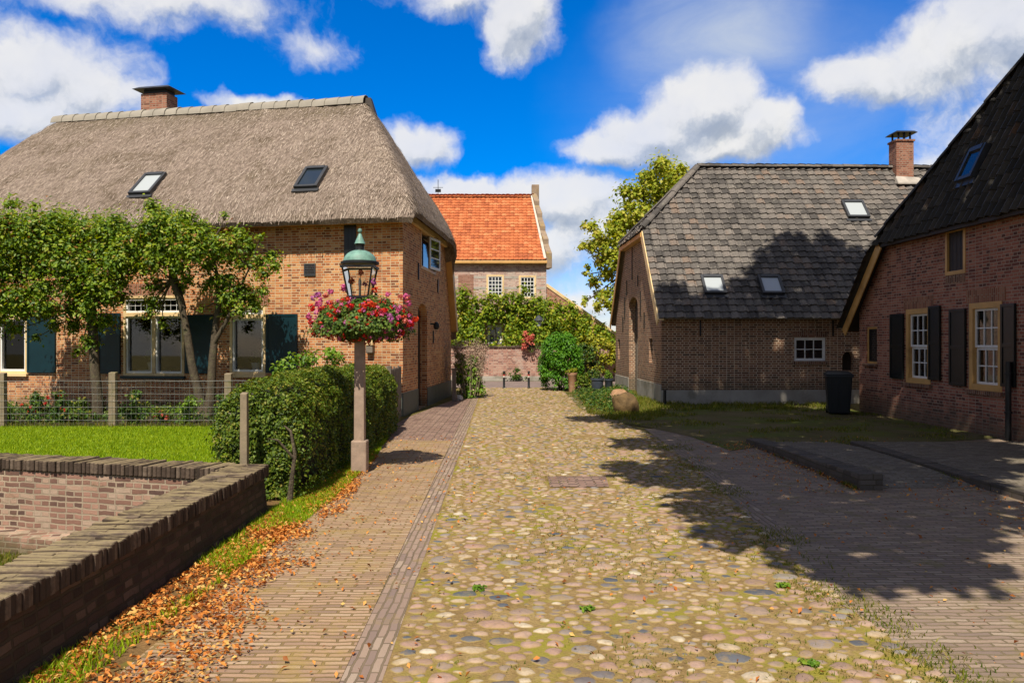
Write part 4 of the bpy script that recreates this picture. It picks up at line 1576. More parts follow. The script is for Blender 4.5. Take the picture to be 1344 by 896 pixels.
# doors and openings
dl = arch_loop((bdoor[0] + .002, .02, bdoor[2] - .002, bdoor[3] - .004), .32)
bd = MB().prism([BG.P(t, z, -.22) for t, z in dl], BG.n * -.05).build('door', M['wood_dark'], barn)
mb = MB()
for k in range(1, 7):
    t = bdoor[0] + (bdoor[2] - bdoor[0]) * k / 7
    mb.pbox(BG, t - .008, .06, t + .008, bdoor[3] - .4, -.219, -.20)
mb.build('door_batten', M['wood_grey'], bd)
al = arch_loop((barch[0] + .002, barch[1] + .002, barch[2] - .002, barch[3] - .003), .2, 6)
MB().prism([BP.P(t, z, -.2) for t, z in al], BP.n * -.05).build('niche_shutter', M['wood_dark'], barn)
window(barn, BP, bwin, M['white'], .045, M['white'], .03, 3, 2, .026, -.05, 'pane_dark', label='small white window of six panes')


def seg_arch(pl, r, rise, h, n=10, d=.012):
    mb = MB()
    c = (r[0] + r[2]) / 2
    hw = (r[2] - r[0]) / 2 + .06
    pts_lo, pts_hi = [], []
    for i in range(n + 1):
        q = -1 + 2 * i / n
        z = r[3] + .004 + rise * (1 - q * q)
        pts_lo.append((c + hw * q * .95, z))
        pts_hi.append((c + hw * q * 1.08, z + h))
    for i in range(n):
        a, b, e, f = pts_lo[i], pts_lo[i + 1], pts_hi[i + 1], pts_hi[i]
        mb.hexa([pl.P(*a, .002), pl.P(*b, .002), pl.P(*b, d), pl.P(*a, d), pl.P(*f, .002), pl.P(*e, .002), pl.P(*e, d), pl.P(*f, d)])
    return mb


seg_arch(BP, bwin, .05, .16).build('window_arch', M['brick_arch_dark'], barn, swap=True)
MB().pbox(BP, bwin[0] - .06, bwin[1] - .1, bwin[2] + .06, bwin[1] - .004, -.05, .05).build('sill', M['brick_arch_dark'], barn, swap=True)
for (x, y0, y1) in ((919, 420, 441), (1093, 420, 441)):
    t, z0 = BP.tz(x, y1)
    _, z1 = BP.tz(x, y0)
    MB().pbox(BP, t - .02, z0, t + .02, z1, .003, .03).build('wall_tie', M['iron'], barn)
for (x, y0, y1) in ((830, 325, 367), (837.5, 361, 376), (823, 368, 388), (841, 382, 415), (820.5, 390, 420), (846, 410, 431), (818, 416, 435)):
    t, z0 = BG.tz(x, y1)
    _, z1 = BG.tz(x, y0)
    MB().pbox(BG, t - .028, z0, t + .028, z1, .003, .03).build('wall_tie', M['iron'], barn)
for r_ in (bslit, bslit2):
    MB().pbox(BG, r_[0] + .002, r_[1] + .002, r_[2] - .002, r_[3] - .002, -.2, -.15).build('slit_shutter', M['wood_dark'], barn)
# roof
OV = .15
spB = SPlane(bp(0, -.37, EZ), BU, Vector((BS.x, BS.y, KS)))
slopeL = math.hypot(RS + .37, RZ - EZ)
U_H = 2.15
hipA, hipB = bp(-OV, s_h, HZ), bp(U_H, RS, RZ)
hipA2, hipB2 = bp(-OV, 2 * RS - s_h, HZ), bp(U_H, RS, RZ)
hd = (hipB - hipA)
nh = Vector((hd.y, -hd.x, 0)).normalized()   # vertical plane through the hip, pointing to the front
if nh.dot(BS) > 0:
    nh = -nh
broof = tile_field('roof', spB, LN + .5, slopeL, .262, .252, .034, .038, M['tile_barn'], barn,
                   clips=[(hipA, -nh)], a0=-OV, jit=.008)
spBH = SPlane(bp(-OV - .12, 2 * RS - s_h, HZ - .13), -BS, (hipB - bp(-OV, RS, HZ)))
hd2 = hipB2 - hipA2
nh2 = Vector((hd2.y, -hd2.x, 0)).normalized()
if nh2.dot(BS) < 0:
    nh2 = -nh2
tile_field('hip_tiles', spBH, 2 * (RS - s_h) + .1, 3.6, .285, .272, .026, .045, M['tile_barn'], broof,
           clips=[(hipA, nh), (hipA2, nh2)], a0=-.05, jit=.011)
spBB = SPlane(bp(LN + .3, 2 * RS + .37, EZ), -BU, Vector((-BS.x, -BS.y, KS)))
tile_field('rear_tiles', spBB, LN + .3 + OV, slopeL, .285, .272, .026, .045, M['tile_barn'], broof, clips=[(hipA2, -nh2)], sub=3)
# boarding beneath the tiles, keeps the inside dark
mb = MB()
mb.prism([bp(-OV + .05, -.33, EZ + .0), bp(LN, -.33, EZ), bp(LN, RS, RZ - .06), bp(U_H, RS, RZ - .06), bp(-OV + .05, s_h, HZ - .06)], spB.n * -.05)
mb.prism([bp(LN, 2 * RS + .33, EZ), bp(-OV + .05, 2 * RS + .33, EZ), bp(-OV + .05, 2 * RS - s_h, HZ - .06), bp(U_H, RS, RZ - .06), bp(LN, RS, RZ - .06)], spBB.n * -.05)
mb.prism([bp(-OV, s_h, HZ - .08), bp(U_H, RS, RZ - .08), bp(-OV, 2 * RS - s_h, HZ - .08)], Vector((0, 0, -.05)))
mb.build('roof_boarding', M['wood_grey'], barn)
up = Vector((0, 0, 1))
ridge_caps('ridge_tiles', bp(U_H, RS, RZ + .03), bp(LN + .2, RS, RZ + .03), .13, .38, M['tile_barn'], broof)
ridge_caps('ridge_tiles', hipA + up * .03, hipB + up * .04, .12, .36, M['tile_barn'], broof)
ridge_caps('ridge_tiles', hipA2 + up * .03, hipB2 + up * .04, .12, .36, M['tile_barn'], broof)


def barge(mbx, a, b, w, n, th=.03):
    """board below line a-b in a vertical plane with outward normal n"""
    a, b = Vector(a), Vector(b)
    d = (b - a).normalized()
    dn = d.cross(n).normalized()
    if dn.z > 0:
        dn = -dn
    mbx.hexa([a, b, b + dn * w, a + dn * w, a + n * th, b + n * th, b + dn * w + n * th, a + dn * w + n * th])


mb = MB()
# front rake, wide board with a soffit to the wall
a, b = bp(-OV, -.37, EZ - .02), bp(-OV, s_h - .05, HZ - .08)
barge(mb, a, b, .26, BG.n, .03)
n_in = spB.n * -.02
mb.hexa([bp(-OV, -.36, EZ - .03), bp(-OV, s_h, HZ - .09), bp(-.003, s_h, HZ - .09), bp(-.003, -.36, EZ - .03),
         bp(-OV, -.36, EZ - .055), bp(-OV, s_h, HZ - .115), bp(-.003, s_h, HZ - .115), bp(-.003, -.36, EZ - .055)])
mb.build('bargeboard', M['cream'], barn, bevel=.004)
mb = MB()
barge(mb, bp(-OV, 2 * RS + .37, EZ - .02), bp(-OV, 2 * RS - s_h + .05, HZ - .08), .24, BG.n, .03)
mb.build('bargeboard', M['ochre'], barn, bevel=.004)
mb = MB()
mb.hexa([bp(-OV - .06, s_h, HZ - .26), bp(-OV - .06, 2 * RS - s_h, HZ - .26), bp(-.003, 2 * RS - s_h, HZ - .26), bp(-.003, s_h, HZ - .26),
         bp(-OV - .06, s_h, HZ - .12), bp(-OV - .06, 2 * RS - s_h, HZ - .12), bp(-.003, 2 * RS - s_h, HZ - .12), bp(-.003, s_h, HZ - .12)])
mb.build('eave_board', M['ochre'], barn, bevel=.004)
for (bt, tp, lab) in (((938, 387.5), (933.5, 364), 'lower skylight nearest the gable with a pale blind'), ((1014, 388), (1008, 364), 'lower skylight in the middle with a pale blind'),
                      ((1141, 391), (1134, 370), 'lower skylight half hidden by the next roof')):
    skylight(barn, spB, bt, tp, .66, .075, 'pane_blind', label=lab)
skylight(barn, spB, (1125, 288), (1118, 266.5), .72, .085, 'pane_blind', label='upper skylight high on the slope')
# chimney
Pc = Plane(bp(0, RS - .1, 0), BU, (0, -1))
r = Pc.rect(1171.5, 188, 1197, 236)
bch = MB().pbox(Pc, r[0], RZ - .7, r[2] - .08, r[3], -.26, .26).build('chimney', M['brick_chimney'], broof, bevel=.006)
MB().pbox(Pc, r[0] - .035, r[3] + .002, r[2] - .045, r[3] + .07, -.295, .295).build('chimney_crown', M['brick_chimney'], bch, bevel=.006)
a = (r[0] + r[2]) / 2 - .04
for (dx, dd) in ((-.2, .2), (.2, .2), (-.2, -.2), (.2, -.2), (0, .2)):
    MB().pbox(Pc, a + dx - .025, r[3] + .072, a + dx + .025, r[3] + .28, dd - .025, dd + .025).build('cap_leg', M['iron'], bch)
mb = MB()
mb.hexa([Pc.P(a - .38, r[3] + .282, -.38), Pc.P(a + .38, r[3] + .282, -.38), Pc.P(a + .38, r[3] + .282, .38), Pc.P(a - .38, r[3] + .282, .38),
         Pc.P(a - .3, r[3] + .35, -.3), Pc.P(a + .3, r[3] + .35, -.3), Pc.P(a + .3, r[3] + .35, .3), Pc.P(a - .3, r[3] + .35, .3)])
mb.build('chimney_cap', M['iron'], bch)
q0 = r[0] - .1
mb = MB()
za = RZ - .62
mb.hexa([Pc.P(r[0] - .12, za, .302), Pc.P(r[2] + .22, za - .05, .302), Pc.P(r[2] + .22, za - .05, .62), Pc.P(r[0] - .12, za - .05, .62),
         Pc.P(r[0] - .05, za + .30, .302), Pc.P(r[2] + .08, za + .25, .302), Pc.P(r[2] + .2, za + .02, .60), Pc.P(r[0] - .1, za + .02, .60)])
mb.build('chimney_flashing', M['mortar'], bch, bevel=.03)
# short standpipe at the barn corner
c = px_ground(872.5, 534)
MB().tube([c, (c.x, c.y, .47)], .045, 8).build('standpipe', M['iron'], barn, smooth=True)

# ================================================================== BRICK HOUSE ON THE RIGHT
RC = Vector((8.9, 20.4, 0))
RDt = Vector((.03, -1, 0)).normalized()
RIn = Vector((1, .03, 0)).normalized()
RP = Plane(RC, RDt, (-1, 0))
rhouse = thing('brick_house', 'dark red brick house with black shutters and steep black pantile roof', 'house', RC)
RW = 11.4
RR = RW / 2
RKS = 1.12
RE = 2.12                                  # eave height of the side slopes


def rp(t, i, z):
    p = RC + RDt * t + RIn * i
    return Vector((p.x, p.y, z))


RHZ = 4.26                                 # half hip eave
t_h = -.5 + (RHZ - RE) / RKS
RRZ = RE + RKS * (RR + .5)
wsm = RP.rect(1137, 429, 1151, 477)
wA = RP.rect(1189.5, 405, 1221.5, 503)
wB = RP.rect(1272.5, 396.5, 1315.5, 512.5)
hat = RP.rect(1241, 299, 1267.5, 360)
out = [(0, -.0), (RW, 0), (RW, RE + .5 * RKS - .06), (RW - t_h - .1, RHZ - .04), (t_h + .1, RHZ - .04), (0, RE + .5 * RKS - .06)]
mb = MB()
mb.wall(RP, out, [rect_loop(w) for w in (wsm, wA, wB, hat)], RIn * .3)
mb.build('wall', M['brick_red'], rhouse)
mb = MB()
DP = 12.0
mb.hexa([rp(0, .302, 0), rp(0, DP, 0), rp(.3, DP, 0), rp(.3, .302, 0), rp(0, .302, 2.6), rp(0, DP, 2.6), rp(.3, DP, 2.6), rp(.3, .302, 2.6)])
mb.hexa([rp(RW, .302, 0), rp(RW, DP, 0), rp(RW - .3, DP, 0), rp(RW - .3, .302, 0), rp(RW, .302, 2.6), rp(RW, DP, 2.6), rp(RW - .3, DP, 2.6), rp(RW - .3, .302, 2.6)])
mb.prism([rp(t, DP, z) for t, z in [(.31, 0), (RW - .31, 0), (RW - .31, 2.6), (RR, RRZ - .3), (.31, 2.6)]], RIn * -.3)
mb.build('wall', M['brick_red'], rhouse)
for (r, cur, lab) in ((wA, True, 'far sash window with lace curtains'), (wB, True, 'near sash window with lace curtains')):
    mb = MB()
    t0, z0, t1, z1 = r
    fw = .115
    border(mb, RP, r, fw, -.12, .012)
    w = mb.build('window', M['ochre'], rhouse, bevel=.005)
    w["label"] = lab
    ri = inset(r, fw)
    zm = (ri[1] + ri[3]) / 2
    for (q0, q1, dd) in ((zm - .02, ri[3], -.05), (ri[1], zm - .025, -.085)):
        rr = (ri[0], q0, ri[2], q1)
        mb = MB()
        border(mb, RP, rr, .045, dd - .03, dd + .01)
        bars(mb, RP, inset(rr, .045), 3, 2, .022, dd - .025, dd + .005)
        mb.build('sash', M['white'], w)
        ip = inset(rr, .043)
        MB().pbox(RP, *ip, dd - .02, dd - .014).build('pane', M['glass'], w)
    n = 40
    vs = []
    for i in range(n + 1):
        q = i / n
        t = ri[0] + (ri[2] - ri[0]) * q
        dd = -.165 + .007 * math.sin(i * 1.7) + .003 * math.sin(i * 4.1)
        vs += [RP.P(t, ri[1] - .02, dd), RP.P(t, ri[3] + .02, dd)]
    MB().add(vs, [(2 * i, 2 * i + 2, 2 * i + 3, 2 * i + 1) for i in range(n)]).build('curtain', M['curtain'], w, smooth=True)
    MB().pbox(RP, t0 - .06, z0 - .08, t1 + .06, z0 - .004, -.1, .06).build('sill', M['brick_arch_dark'], w, swap=True)
    mb = MB()
    mb.pbox(RP, t0 - .1, z1 + .004, t1 + .1, z1 + .26, .002, .012)
    mb.build('window_arch', M['brick_arch'], rhouse, swap=True)
shA = [RP.rect(1170.5, 412, 1187.5, 496.5), RP.rect(1221, 401.5, 1236, 498.5), RP.rect(1248.5, 405.5, 1269.5, 506), RP.rect(1316.5, 398.5, 1335, 507.5)]
shA[1] = (wA[2] if False else shA[1][0], shA[1][1], shA[1][2], shA[1][3])
for r, lab in zip(shA, ('', '', '', '')):
    s = shutter(rhouse, RP, r, M['blackgreen'], .016, 3)
    for zq in (r[1] + .25, r[3] - .25):
        pass
for r in (wA, wB):                     # small cream hinge blocks
    pass
window(rhouse, RP, wsm, M['ochre'], .05, M['wood_dark'], .03, 1, 1, .02, -.06, 'pane_dark', sill=M['brick_arch_dark'], label='small dark window beside the barn')
mb = MB()
border(mb, RP, hat, .075, -.1, .014)
hw_ = mb.build('loft_hatch', M['ochre'], rhouse, bevel=.005)
ri = inset(hat, .077)
mb = MB()
for k in range(4):
    a0 = ri[0] + (ri[2] - ri[0]) * k / 4
    a1 = ri[0] + (ri[2] - ri[0]) * (k + 1) / 4
    mb.pbox(RP, a0 + .006, ri[1], a1 - .006, ri[3], -.08, -.03)
mb.build('hatch_door', M['wood_dark'], hw_)
MB().pbox(RP, hat[0] + .02, hat[1] - .17, hat[2] - .02, hat[1] - .004, .002, .012).build('sill', M['brick_arch_dark'], hw_, swap=True)
# roof
OVR = .2
rhA = rp(t_h, -OVR, RHZ)
HI = (RRZ - RHZ) / 2.05                    # half hip run
rhB = rp(RR, HI - OVR, RRZ)
rhA2 = rp(RW - t_h, -OVR, RHZ)
spRH = SPlane(rp(t_h - .12, -OVR - .08, RHZ - .16), RDt, rhB - rp(RR, -OVR, RHZ))


def vert_n(a, b, toward):
    d = b - a
    n = Vector((d.y, -d.x, 0)).normalized()
    if n.dot(toward) < 0:
        n = -n
    return n


n1 = vert_n(rhA, rhB, -RDt)
n2 = vert_n(rhA2, rhB, RDt)
rroof = tile_field('roof', spRH, RW - 2 * t_h + .24, (rhB - rp(RR, -OVR, RHZ)).length + .2, .235, .30, .046, .022, M['tile_dark'], rhouse,
                   clips=[(rhA, n1), (rhA2, n2)], jit=.012, sub=8, prof='pan')
spRb = SPlane(rp(-.5, DP + .3, RE), -RIn, Vector((RDt.x, RDt.y, RKS)))
sl = math.hypot(RR + .5, RRZ - RE)
tile_field('rear_tiles', spRb, DP + .3 + OVR, sl, .235, .30, .03, .04, M['tile_dark'], rroof, clips=[(rhA, -n1)], sub=4)
spRn = SPlane(rp(RW + .5, -OVR, RE), RIn, Vector((-RDt.x, -RDt.y, RKS)))
tile_field('rear_tiles', spRn, DP + .3 + OVR, sl, .235, .30, .03, .04, M['tile_dark'], rroof, clips=[(rhA2, -n2)], sub=4)
mb = MB()
mb.prism([rp(-.45, -OVR + .05, RE), rp(-.45, DP, RE), rp(RR, DP, RRZ - .06), rp(RR, HI - OVR, RRZ - .06), rp(t_h, -OVR + .05, RHZ - .06)], Vector((0, 0, -.06)))
mb.prism([rp(RW + .45, DP, RE), rp(RW + .45, -OVR + .05, RE), rp(RW - t_h, -OVR + .05, RHZ - .06), rp(RR, HI - OVR, RRZ - .06), rp(RR, DP, RRZ - .06)], Vector((0, 0, -.06)))
mb.prism([rp(t_h, -OVR, RHZ - .07), rp(RR, HI - OVR, RRZ - .07), rp(RW - t_h, -OVR, RHZ - .07)], Vector((0, 0, -.06)))
mb.build('roof_boarding', M['wood_dark'], rhouse)
ridge_caps('ridge_tiles', rhA + up * .02, rhB + up * .03, .12, .36, M['tile_dark'], rroof)
ridge_caps('ridge_tiles', rhA2 + up * .02, rhB + up * .03, .12, .36, M['tile_dark'], rroof)
ridge_caps('ridge_tiles', rhB + up * .03, rp(RR, DP + .2, RRZ + .03), .13, .36, M['tile_dark'], rroof)
mb = MB()
a, b = rp(-.5, -OVR, RE - .01), rp(t_h - .02, -OVR, RHZ - .1)
barge(mb, a, b, .24, RP.n, .03)
mb.hexa([a, b, b + RIn * (OVR - .004), a + RIn * (OVR - .004), a - up * .03, b - up * .03, b + RIn * (OVR - .004) - up * .03, a + RIn * (OVR - .004) - up * .03])
mb.build('bargeboard', M['ochre'], rhouse, bevel=.004)
mb = MB()
a, b = rp(RW + .5, -OVR, RE - .01), rp(RW - t_h + .02, -OVR, RHZ - .1)
barge(mb, a, b, .24, RP.n, .03)
mb.build('bargeboard', M['ochre'], rhouse, bevel=.004)
mb = MB()
mb.hexa([rp(t_h, -OVR - .02, RHZ - .23), rp(RW - t_h, -OVR - .02, RHZ - .23), rp(RW - t_h, -.003, RHZ - .2), rp(t_h, -.003, RHZ - .2),
         rp(t_h, -OVR - .02, RHZ - .14), rp(RW - t_h, -OVR - .02, RHZ - .14), rp(RW - t_h, -.003, RHZ - .12), rp(t_h, -.003, RHZ - .12)])
mb.build('eave_board', M['wood_dark'], rhouse, bevel=.004)
skylight(rhouse, spRH, (1270, 238), (1290, 195), .55, .07, 'pane_sky')
t, z = RP.tz(1332, 500)
mb = MB()
mb.tube([RP.P(t, .0, .12), RP.P(t, z + .35, .12)], .052, 10)
dp = mb.build('downpipe', M['iron'], rhouse, smooth=True)
mb = MB()
for z in (.5, 1.2):
    mb.lathe(RP.P(t, z, .12), [(.068, 0), (.068, .04)], 10)
mb.build('pipe_bracket', M['iron'], dp)

# ================================================================== ORANGE ROOFED HOUSE
OC = Vector((1.77, 41.0, 0))
OP = Plane(OC, (-1, 0), (0, -1))
ohouse = thing('orange_roofed_house', 'pale brick house with a bright orange tiled roof at the end of the street', 'house', OC)
OL = 14.0
ow = [OP.rect(638.5, 360.5, 661.5, 391), OP.rect(681, 361.5, 703.5, 392), OP.rect(640, 426.5, 658.5, 451)]
OZ = 5.85
mb = MB()
mb.wall(OP, [(0, 0), (OL, 0), (OL, OZ), (0, OZ)], [rect_loop(r) for r in ow], Vector((0, .35, 0)))
mb.build('wall', M['brick_pale'], ohouse)
ORX, ORY, ORZ = 1.12, 45.3, 10.0
mb = MB()
ga = [Vector((1.77, 41.352, 0)), Vector((1.3, 49.6, 0)), Vector((1.3, 49.6, OZ)), Vector((ORX, ORY, ORZ + .0)), Vector((1.77, 41.352, OZ + .05))]
mb.add(ga + [p + Vector((-.35, 0, 0)) for p in ga], [(0, 1, 2, 3, 4), (5, 9, 8, 7, 6)] + [(i, (i + 1) % 5, (i + 1) % 5 + 5, i + 5) for i in range(5)])
mb.box(-12.2, 49.25, 0, .9, 49.6, OZ)
mb.add([(-12.2, 41.36, 0), (-12.2, 49.2, 0), (-12.2, 49.2, OZ), (-12.2, ORY, ORZ - .1), (-12.2, 41.36, OZ)], [(0, 1, 2, 3, 4)])
mb.build('wall', M['brick_pale'], ohouse)
spO = SPlane((-12.3, 40.72, OZ + .12), (1, 0, 0), (0, ORY - 40.72, ORZ - OZ - .12))
slO = math.hypot(ORY - 40.72, ORZ - OZ - .12)
oroof = tile_field('roof', spO, 14.4, slO, .235, .275, .022, .035, M['tile_orange'], ohouse, jit=.006, sub=5,
                   clips=[(Vector((1.72, 40.72, 0)), Vector((1, (1.77 - ORX) / (ORY - 40.72), 0)))])
spO2 = SPlane((2.0, 49.9, OZ + .12), (-1, 0, 0), (0, ORY - 49.9, ORZ - OZ - .12))
tile_field('rear_tiles', spO2, 14.2, slO, .235, .275, .022, .035, M['tile_orange'], oroof, sub=3,
           clips=[(Vector((1.25, 49, 0)), Vector((1, 0, 0)))])
ridge_caps('ridge_tiles', Vector((-12.2, ORY, ORZ + .02)), Vector((ORX - .1, ORY, ORZ + .02)), .13, .36, M['tile_orange'], oroof, n=6)
MB().prism([(-12.2, 40.75, OZ + .08), (1.68, 40.75, OZ + .08), (ORX - .05, ORY, ORZ - .05), (-12.2, ORY, ORZ - .05)], Vector((0, 0, -.06))).build('roof_boarding', M['wood_grey'], ohouse)
MB().prism([(1.2, 49.8, OZ + .08), (-12.2, 49.8, OZ + .08), (-12.2, ORY, ORZ - .05), (ORX - .05, ORY, ORZ - .05)], Vector((0, 0, -.06))).build('roof_boarding', M['wood_grey'], ohouse)
mb = MB()
mb.box(-12.2, 40.70, OZ - .06, 1.8, 40.998, OZ + .09)
mb.build('gutter', M['ochre'], ohouse, bevel=.02)
# stepped gable parapet with lichen
mb = MB()
stp = 5
M['lichen'] = plain('lichen covered parapet', (0.27, 0.20, 0.14), 0.9, 0.25, 3.0, 0.004, dirt=(0.36, 0.25, 0.05))
for k in range(stp):
    q0, q1 = k / stp, (k + 1) / stp
    xa, xb = 1.79 + (ORX - 1.77) * q0, 1.79 + (ORX - 1.77) * q1
    ya, yb = 40.72 + (ORY - 40.72) * q0, 40.72 + (ORY - 40.72) * q1
    zb_, zt_ = OZ - .3, OZ + (ORZ - OZ) * q1 + .22
    z0 = OZ - .2 + (ORZ - OZ) * q0 - .5
    mb.hexa([(xa - .02, ya, max(z0, OZ - .3)), (xa + .26, ya, max(z0, OZ - .3)), (xb + .26, yb - .004, max(z0, OZ - .3)), (xb - .02, yb - .004, max(z0, OZ - .3)),
             (xa - .02, ya, zt_ - (ORZ - OZ) / stp + .25), (xa + .26, ya, zt_ - (ORZ - OZ) / stp + .25), (xb + .26, yb - .004, zt_), (xb - .02, yb - .004, zt_)])
mb.build('parapet', M['lichen'], ohouse, bevel=.02)
MB().box(ORX - .0, ORY - .02, ORZ - .4, ORX + .42, ORY + .5, ORZ + .72).build('chimney', M['lichen'], oroof, bevel=.02)
# white coping strip between tiles and parapet
MB().beam((1.70, 40.78, OZ + .2), (ORX + .0, ORY - .05, ORZ + .12), .14, .05).build('verge_mortar', M['offwhite'], oroof)
for r, lab, rows in ((ow[0], 'left upper window of many small panes', 5), (ow[1], 'right upper window of many small panes', 5)):
    window(ohouse, OP, r, M['cream'], .09, M['white'], .035, 4, rows, .035, -.02, 'pane_dark', label=lab)
wv = window(ohouse, OP, ow[2], M['white'], .06, M['white'], .05, 2, 2, .04, -.02, 'glass', curtain=M['curtain'], label='white ground floor window framed by vine')
r = OP.rect(601.5, 360.5, 621.5, 388)
MB().pbox(OP, r[0], r[1], r[2], r[3], .002, .012).build('bricked_window', M['brick_patch'], ohouse)
for y in (364, 378):
    _, z = OP.tz(640, y)
    for (x0, x1) in ((587, 601), (622, 637.8), (662, 680), (704, 716)):
        ta, _ = OP.tz(x1, y)
        tb, _ = OP.tz(x0, y)
        MB().pbox(OP, ta, z - .06, tb, z + .06, .002, .01).build('stone_band', M['mortar'], ohouse)
# side wing with sloping gable and cream coping
wing = [(1.80, 0), (6.2, 0), (6.2, 1.5), (4.75, 2.62), (1.80, 4.62)]
MB().prism([(x, 41.1, z) for x, z in wing], Vector((0, .3, 0))).build('wing_wall', M['brick_orange'], ohouse)
MB().prism([(x, 46.0, z) for x, z in wing], Vector((0, .3, 0))).build('wing_wall', M['brick_orange'], ohouse)
mb = MB()
barge(mb, (1.81, 41.06, 4.79), (6.3, 41.06, 1.60), .16, Vector((0, 1, 0)), .4)
mb.build('wing_coping', M['cream'], ohouse, bevel=.01)
mb = MB()
mb.prism([(1.81, 41.42, 4.65), (6.3, 41.42, 1.5), (6.3, 45.95, 1.5), (1.81, 45.95, 4.65)], Vector((0, 0, .06)))
mb.build('wing_roof', M['tile_orange'], ohouse)
# weather vane
vx = (575 - 672) / FPX * 45.3
mb = MB()
mb.tube([(vx, 45.3, ORZ), (vx, 45.3, ORZ + 1.0)], .018, 6)
mb.tube([(vx - .28, 45.3, ORZ + .55), (vx + .28, 45.3, ORZ + .55)], .014, 6)
mb.box(vx - .16, 45.29, ORZ + .28, vx + .16, 45.31, ORZ + .46)
mb.build('antenna', M['iron'], oroof)


# ================================================================== LOW WALL WITH COPING
wall = thing('low_brick_wall', 'weathered brick wall with upright coping around the sunken grass corner', 'wall', (WX, 8.35, 0))
WT = 0.50
Cn = Vector((WX, 8.03, 0))
bn = Vector((-BWD.y, BWD.x, 0))
if bn.y > 0:
    bn = -bn                                # towards the camera
WW = .36
e1 = Cn + BWD * 16
mb = MB()
# street arm
inn = WX - WW
n_s = 40
# inner corner: intersection of the street arm's inner face with the rear arm's front face
k_in = (-WW - 0) / BWD.x
Ci = Cn + BWD * (WW / -BWD.x) + bn * .0
fr = Cn                                     # front face of the rear arm passes through Cn
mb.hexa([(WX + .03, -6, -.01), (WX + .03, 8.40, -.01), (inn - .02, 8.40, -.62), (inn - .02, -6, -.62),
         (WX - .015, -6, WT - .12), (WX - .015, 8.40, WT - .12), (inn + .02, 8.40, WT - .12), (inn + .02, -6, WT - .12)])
mb.build('wall_face', M['brick_street_shade'], wall, bevel=.012)
mb = MB()
# rear arm
bk = bn * -.36
Cs = Cn + BWD * .40
mb.hexa([Cs + Vector((0, 0, -.62)) + bn * .0, e1 + Vector((0, 0, -.62)), e1 + bk + Vector((0, 0, -.62)), Cs + bk + Vector((0, 0, -.62)),
         Cs + Vector((0, 0, WT - .12)), e1 + Vector((0, 0, WT - .12)), e1 + bk + Vector((0, 0, WT - .12)), Cs + bk + Vector((0, 0, WT - .12))])
# footing ledge of the rear arm
l0 = Cn + BWD * .42
mb.hexa([l0 + bn * .003 + Vector((0, 0, -.6)), e1 + bn * .003 + Vector((0, 0, -.6)), e1 + bn * .2 + Vector((0, 0, -.6)), l0 + bn * .2 + Vector((0, 0, -.6)),
         l0 + bn * .003 + Vector((0, 0, -.27)), e1 + bn * .003 + Vector((0, 0, -.27)), e1 + bn * .17 + Vector((0, 0, -.31)), l0 + bn * .17 + Vector((0, 0, -.31))])
mb.build('wall_face', M['brick_old'], wall, bevel=.012)
# coping bricks: each on its own inside one mesh, slightly uneven
M['coping'] = island_mat('coping brick', [(0.0, (0.04, 0.029, 0.022)), (0.4, (0.08, 0.056, 0.042)), (0.75, (0.125, 0.09, 0.066)), (1.0, (0.18, 0.135, 0.10))], 0.9, 0.0, (1.6, 0.5), 0.2, 0.008, 0.6, 30.0)  # dark base puts the shade of the coping sides into the colour


def moss_over(m, col, lo, hi, amt, sc=5.0):
    t = NT(m.node_tree)
    bs = t.n['Principled BSDF']
    src = bs.inputs['Base Color'].links[0].from_socket
    p = pos(t)
    n = t.noise(p, sc, 8.0, 0.68)
    t.link(t.mix(t.math('MULTIPLY', t.smooth(n, lo, hi), amt), src, col), bs.inputs['Base Color'])


def moss_lit_top(m, col, lo, hi, amt, sc=5.0):
    t = NT(m.node_tree)
    bs = t.n['Principled BSDF']
    src = bs.inputs['Base Color'].links[0].from_socket
    gn = t.new('ShaderNodeNewGeometry')
    sp_ = t.new('ShaderNodeSeparateXYZ')
    t.link(gn.outputs['True Normal'], sp_.inputs[0])
    n = t.noise(gn.outputs['Position'], sc, 8.0, 0.68)
    f = t.math('MULTIPLY', t.smooth(n, lo, hi), t.smooth(sp_.outputs[2], .6, .9))
    t.link(t.mix(t.math('MULTIPLY', f, amt), src, col), bs.inputs['Base Color'])


moss_lit_top(M['coping'], (0.30, 0.235, 0.125), .36, .56, .85)  # mossy top also painted lighter as if sunlit, against the dark sides
def dirt_edge(m, col, z0, z1):
    t = NT(m.node_tree)
    bs = t.n['Principled BSDF']
    src = bs.inputs['Base Color'].links[0].from_socket
    p = pos(t)
    sp_ = t.new('ShaderNodeSeparateXYZ')
    t.link(p, sp_.inputs[0])
    h = t.math('ADD', sp_.outputs[2], t.math('MULTIPLY', t.math('SUBTRACT', t.noise(p, 28.0, 4.0, 0.6), 0.5), 0.009))
    t.link(t.mix(t.math('SUBTRACT', 1.0, t.smooth(h, z0, z1)), src, col), bs.inputs['Base Color'])


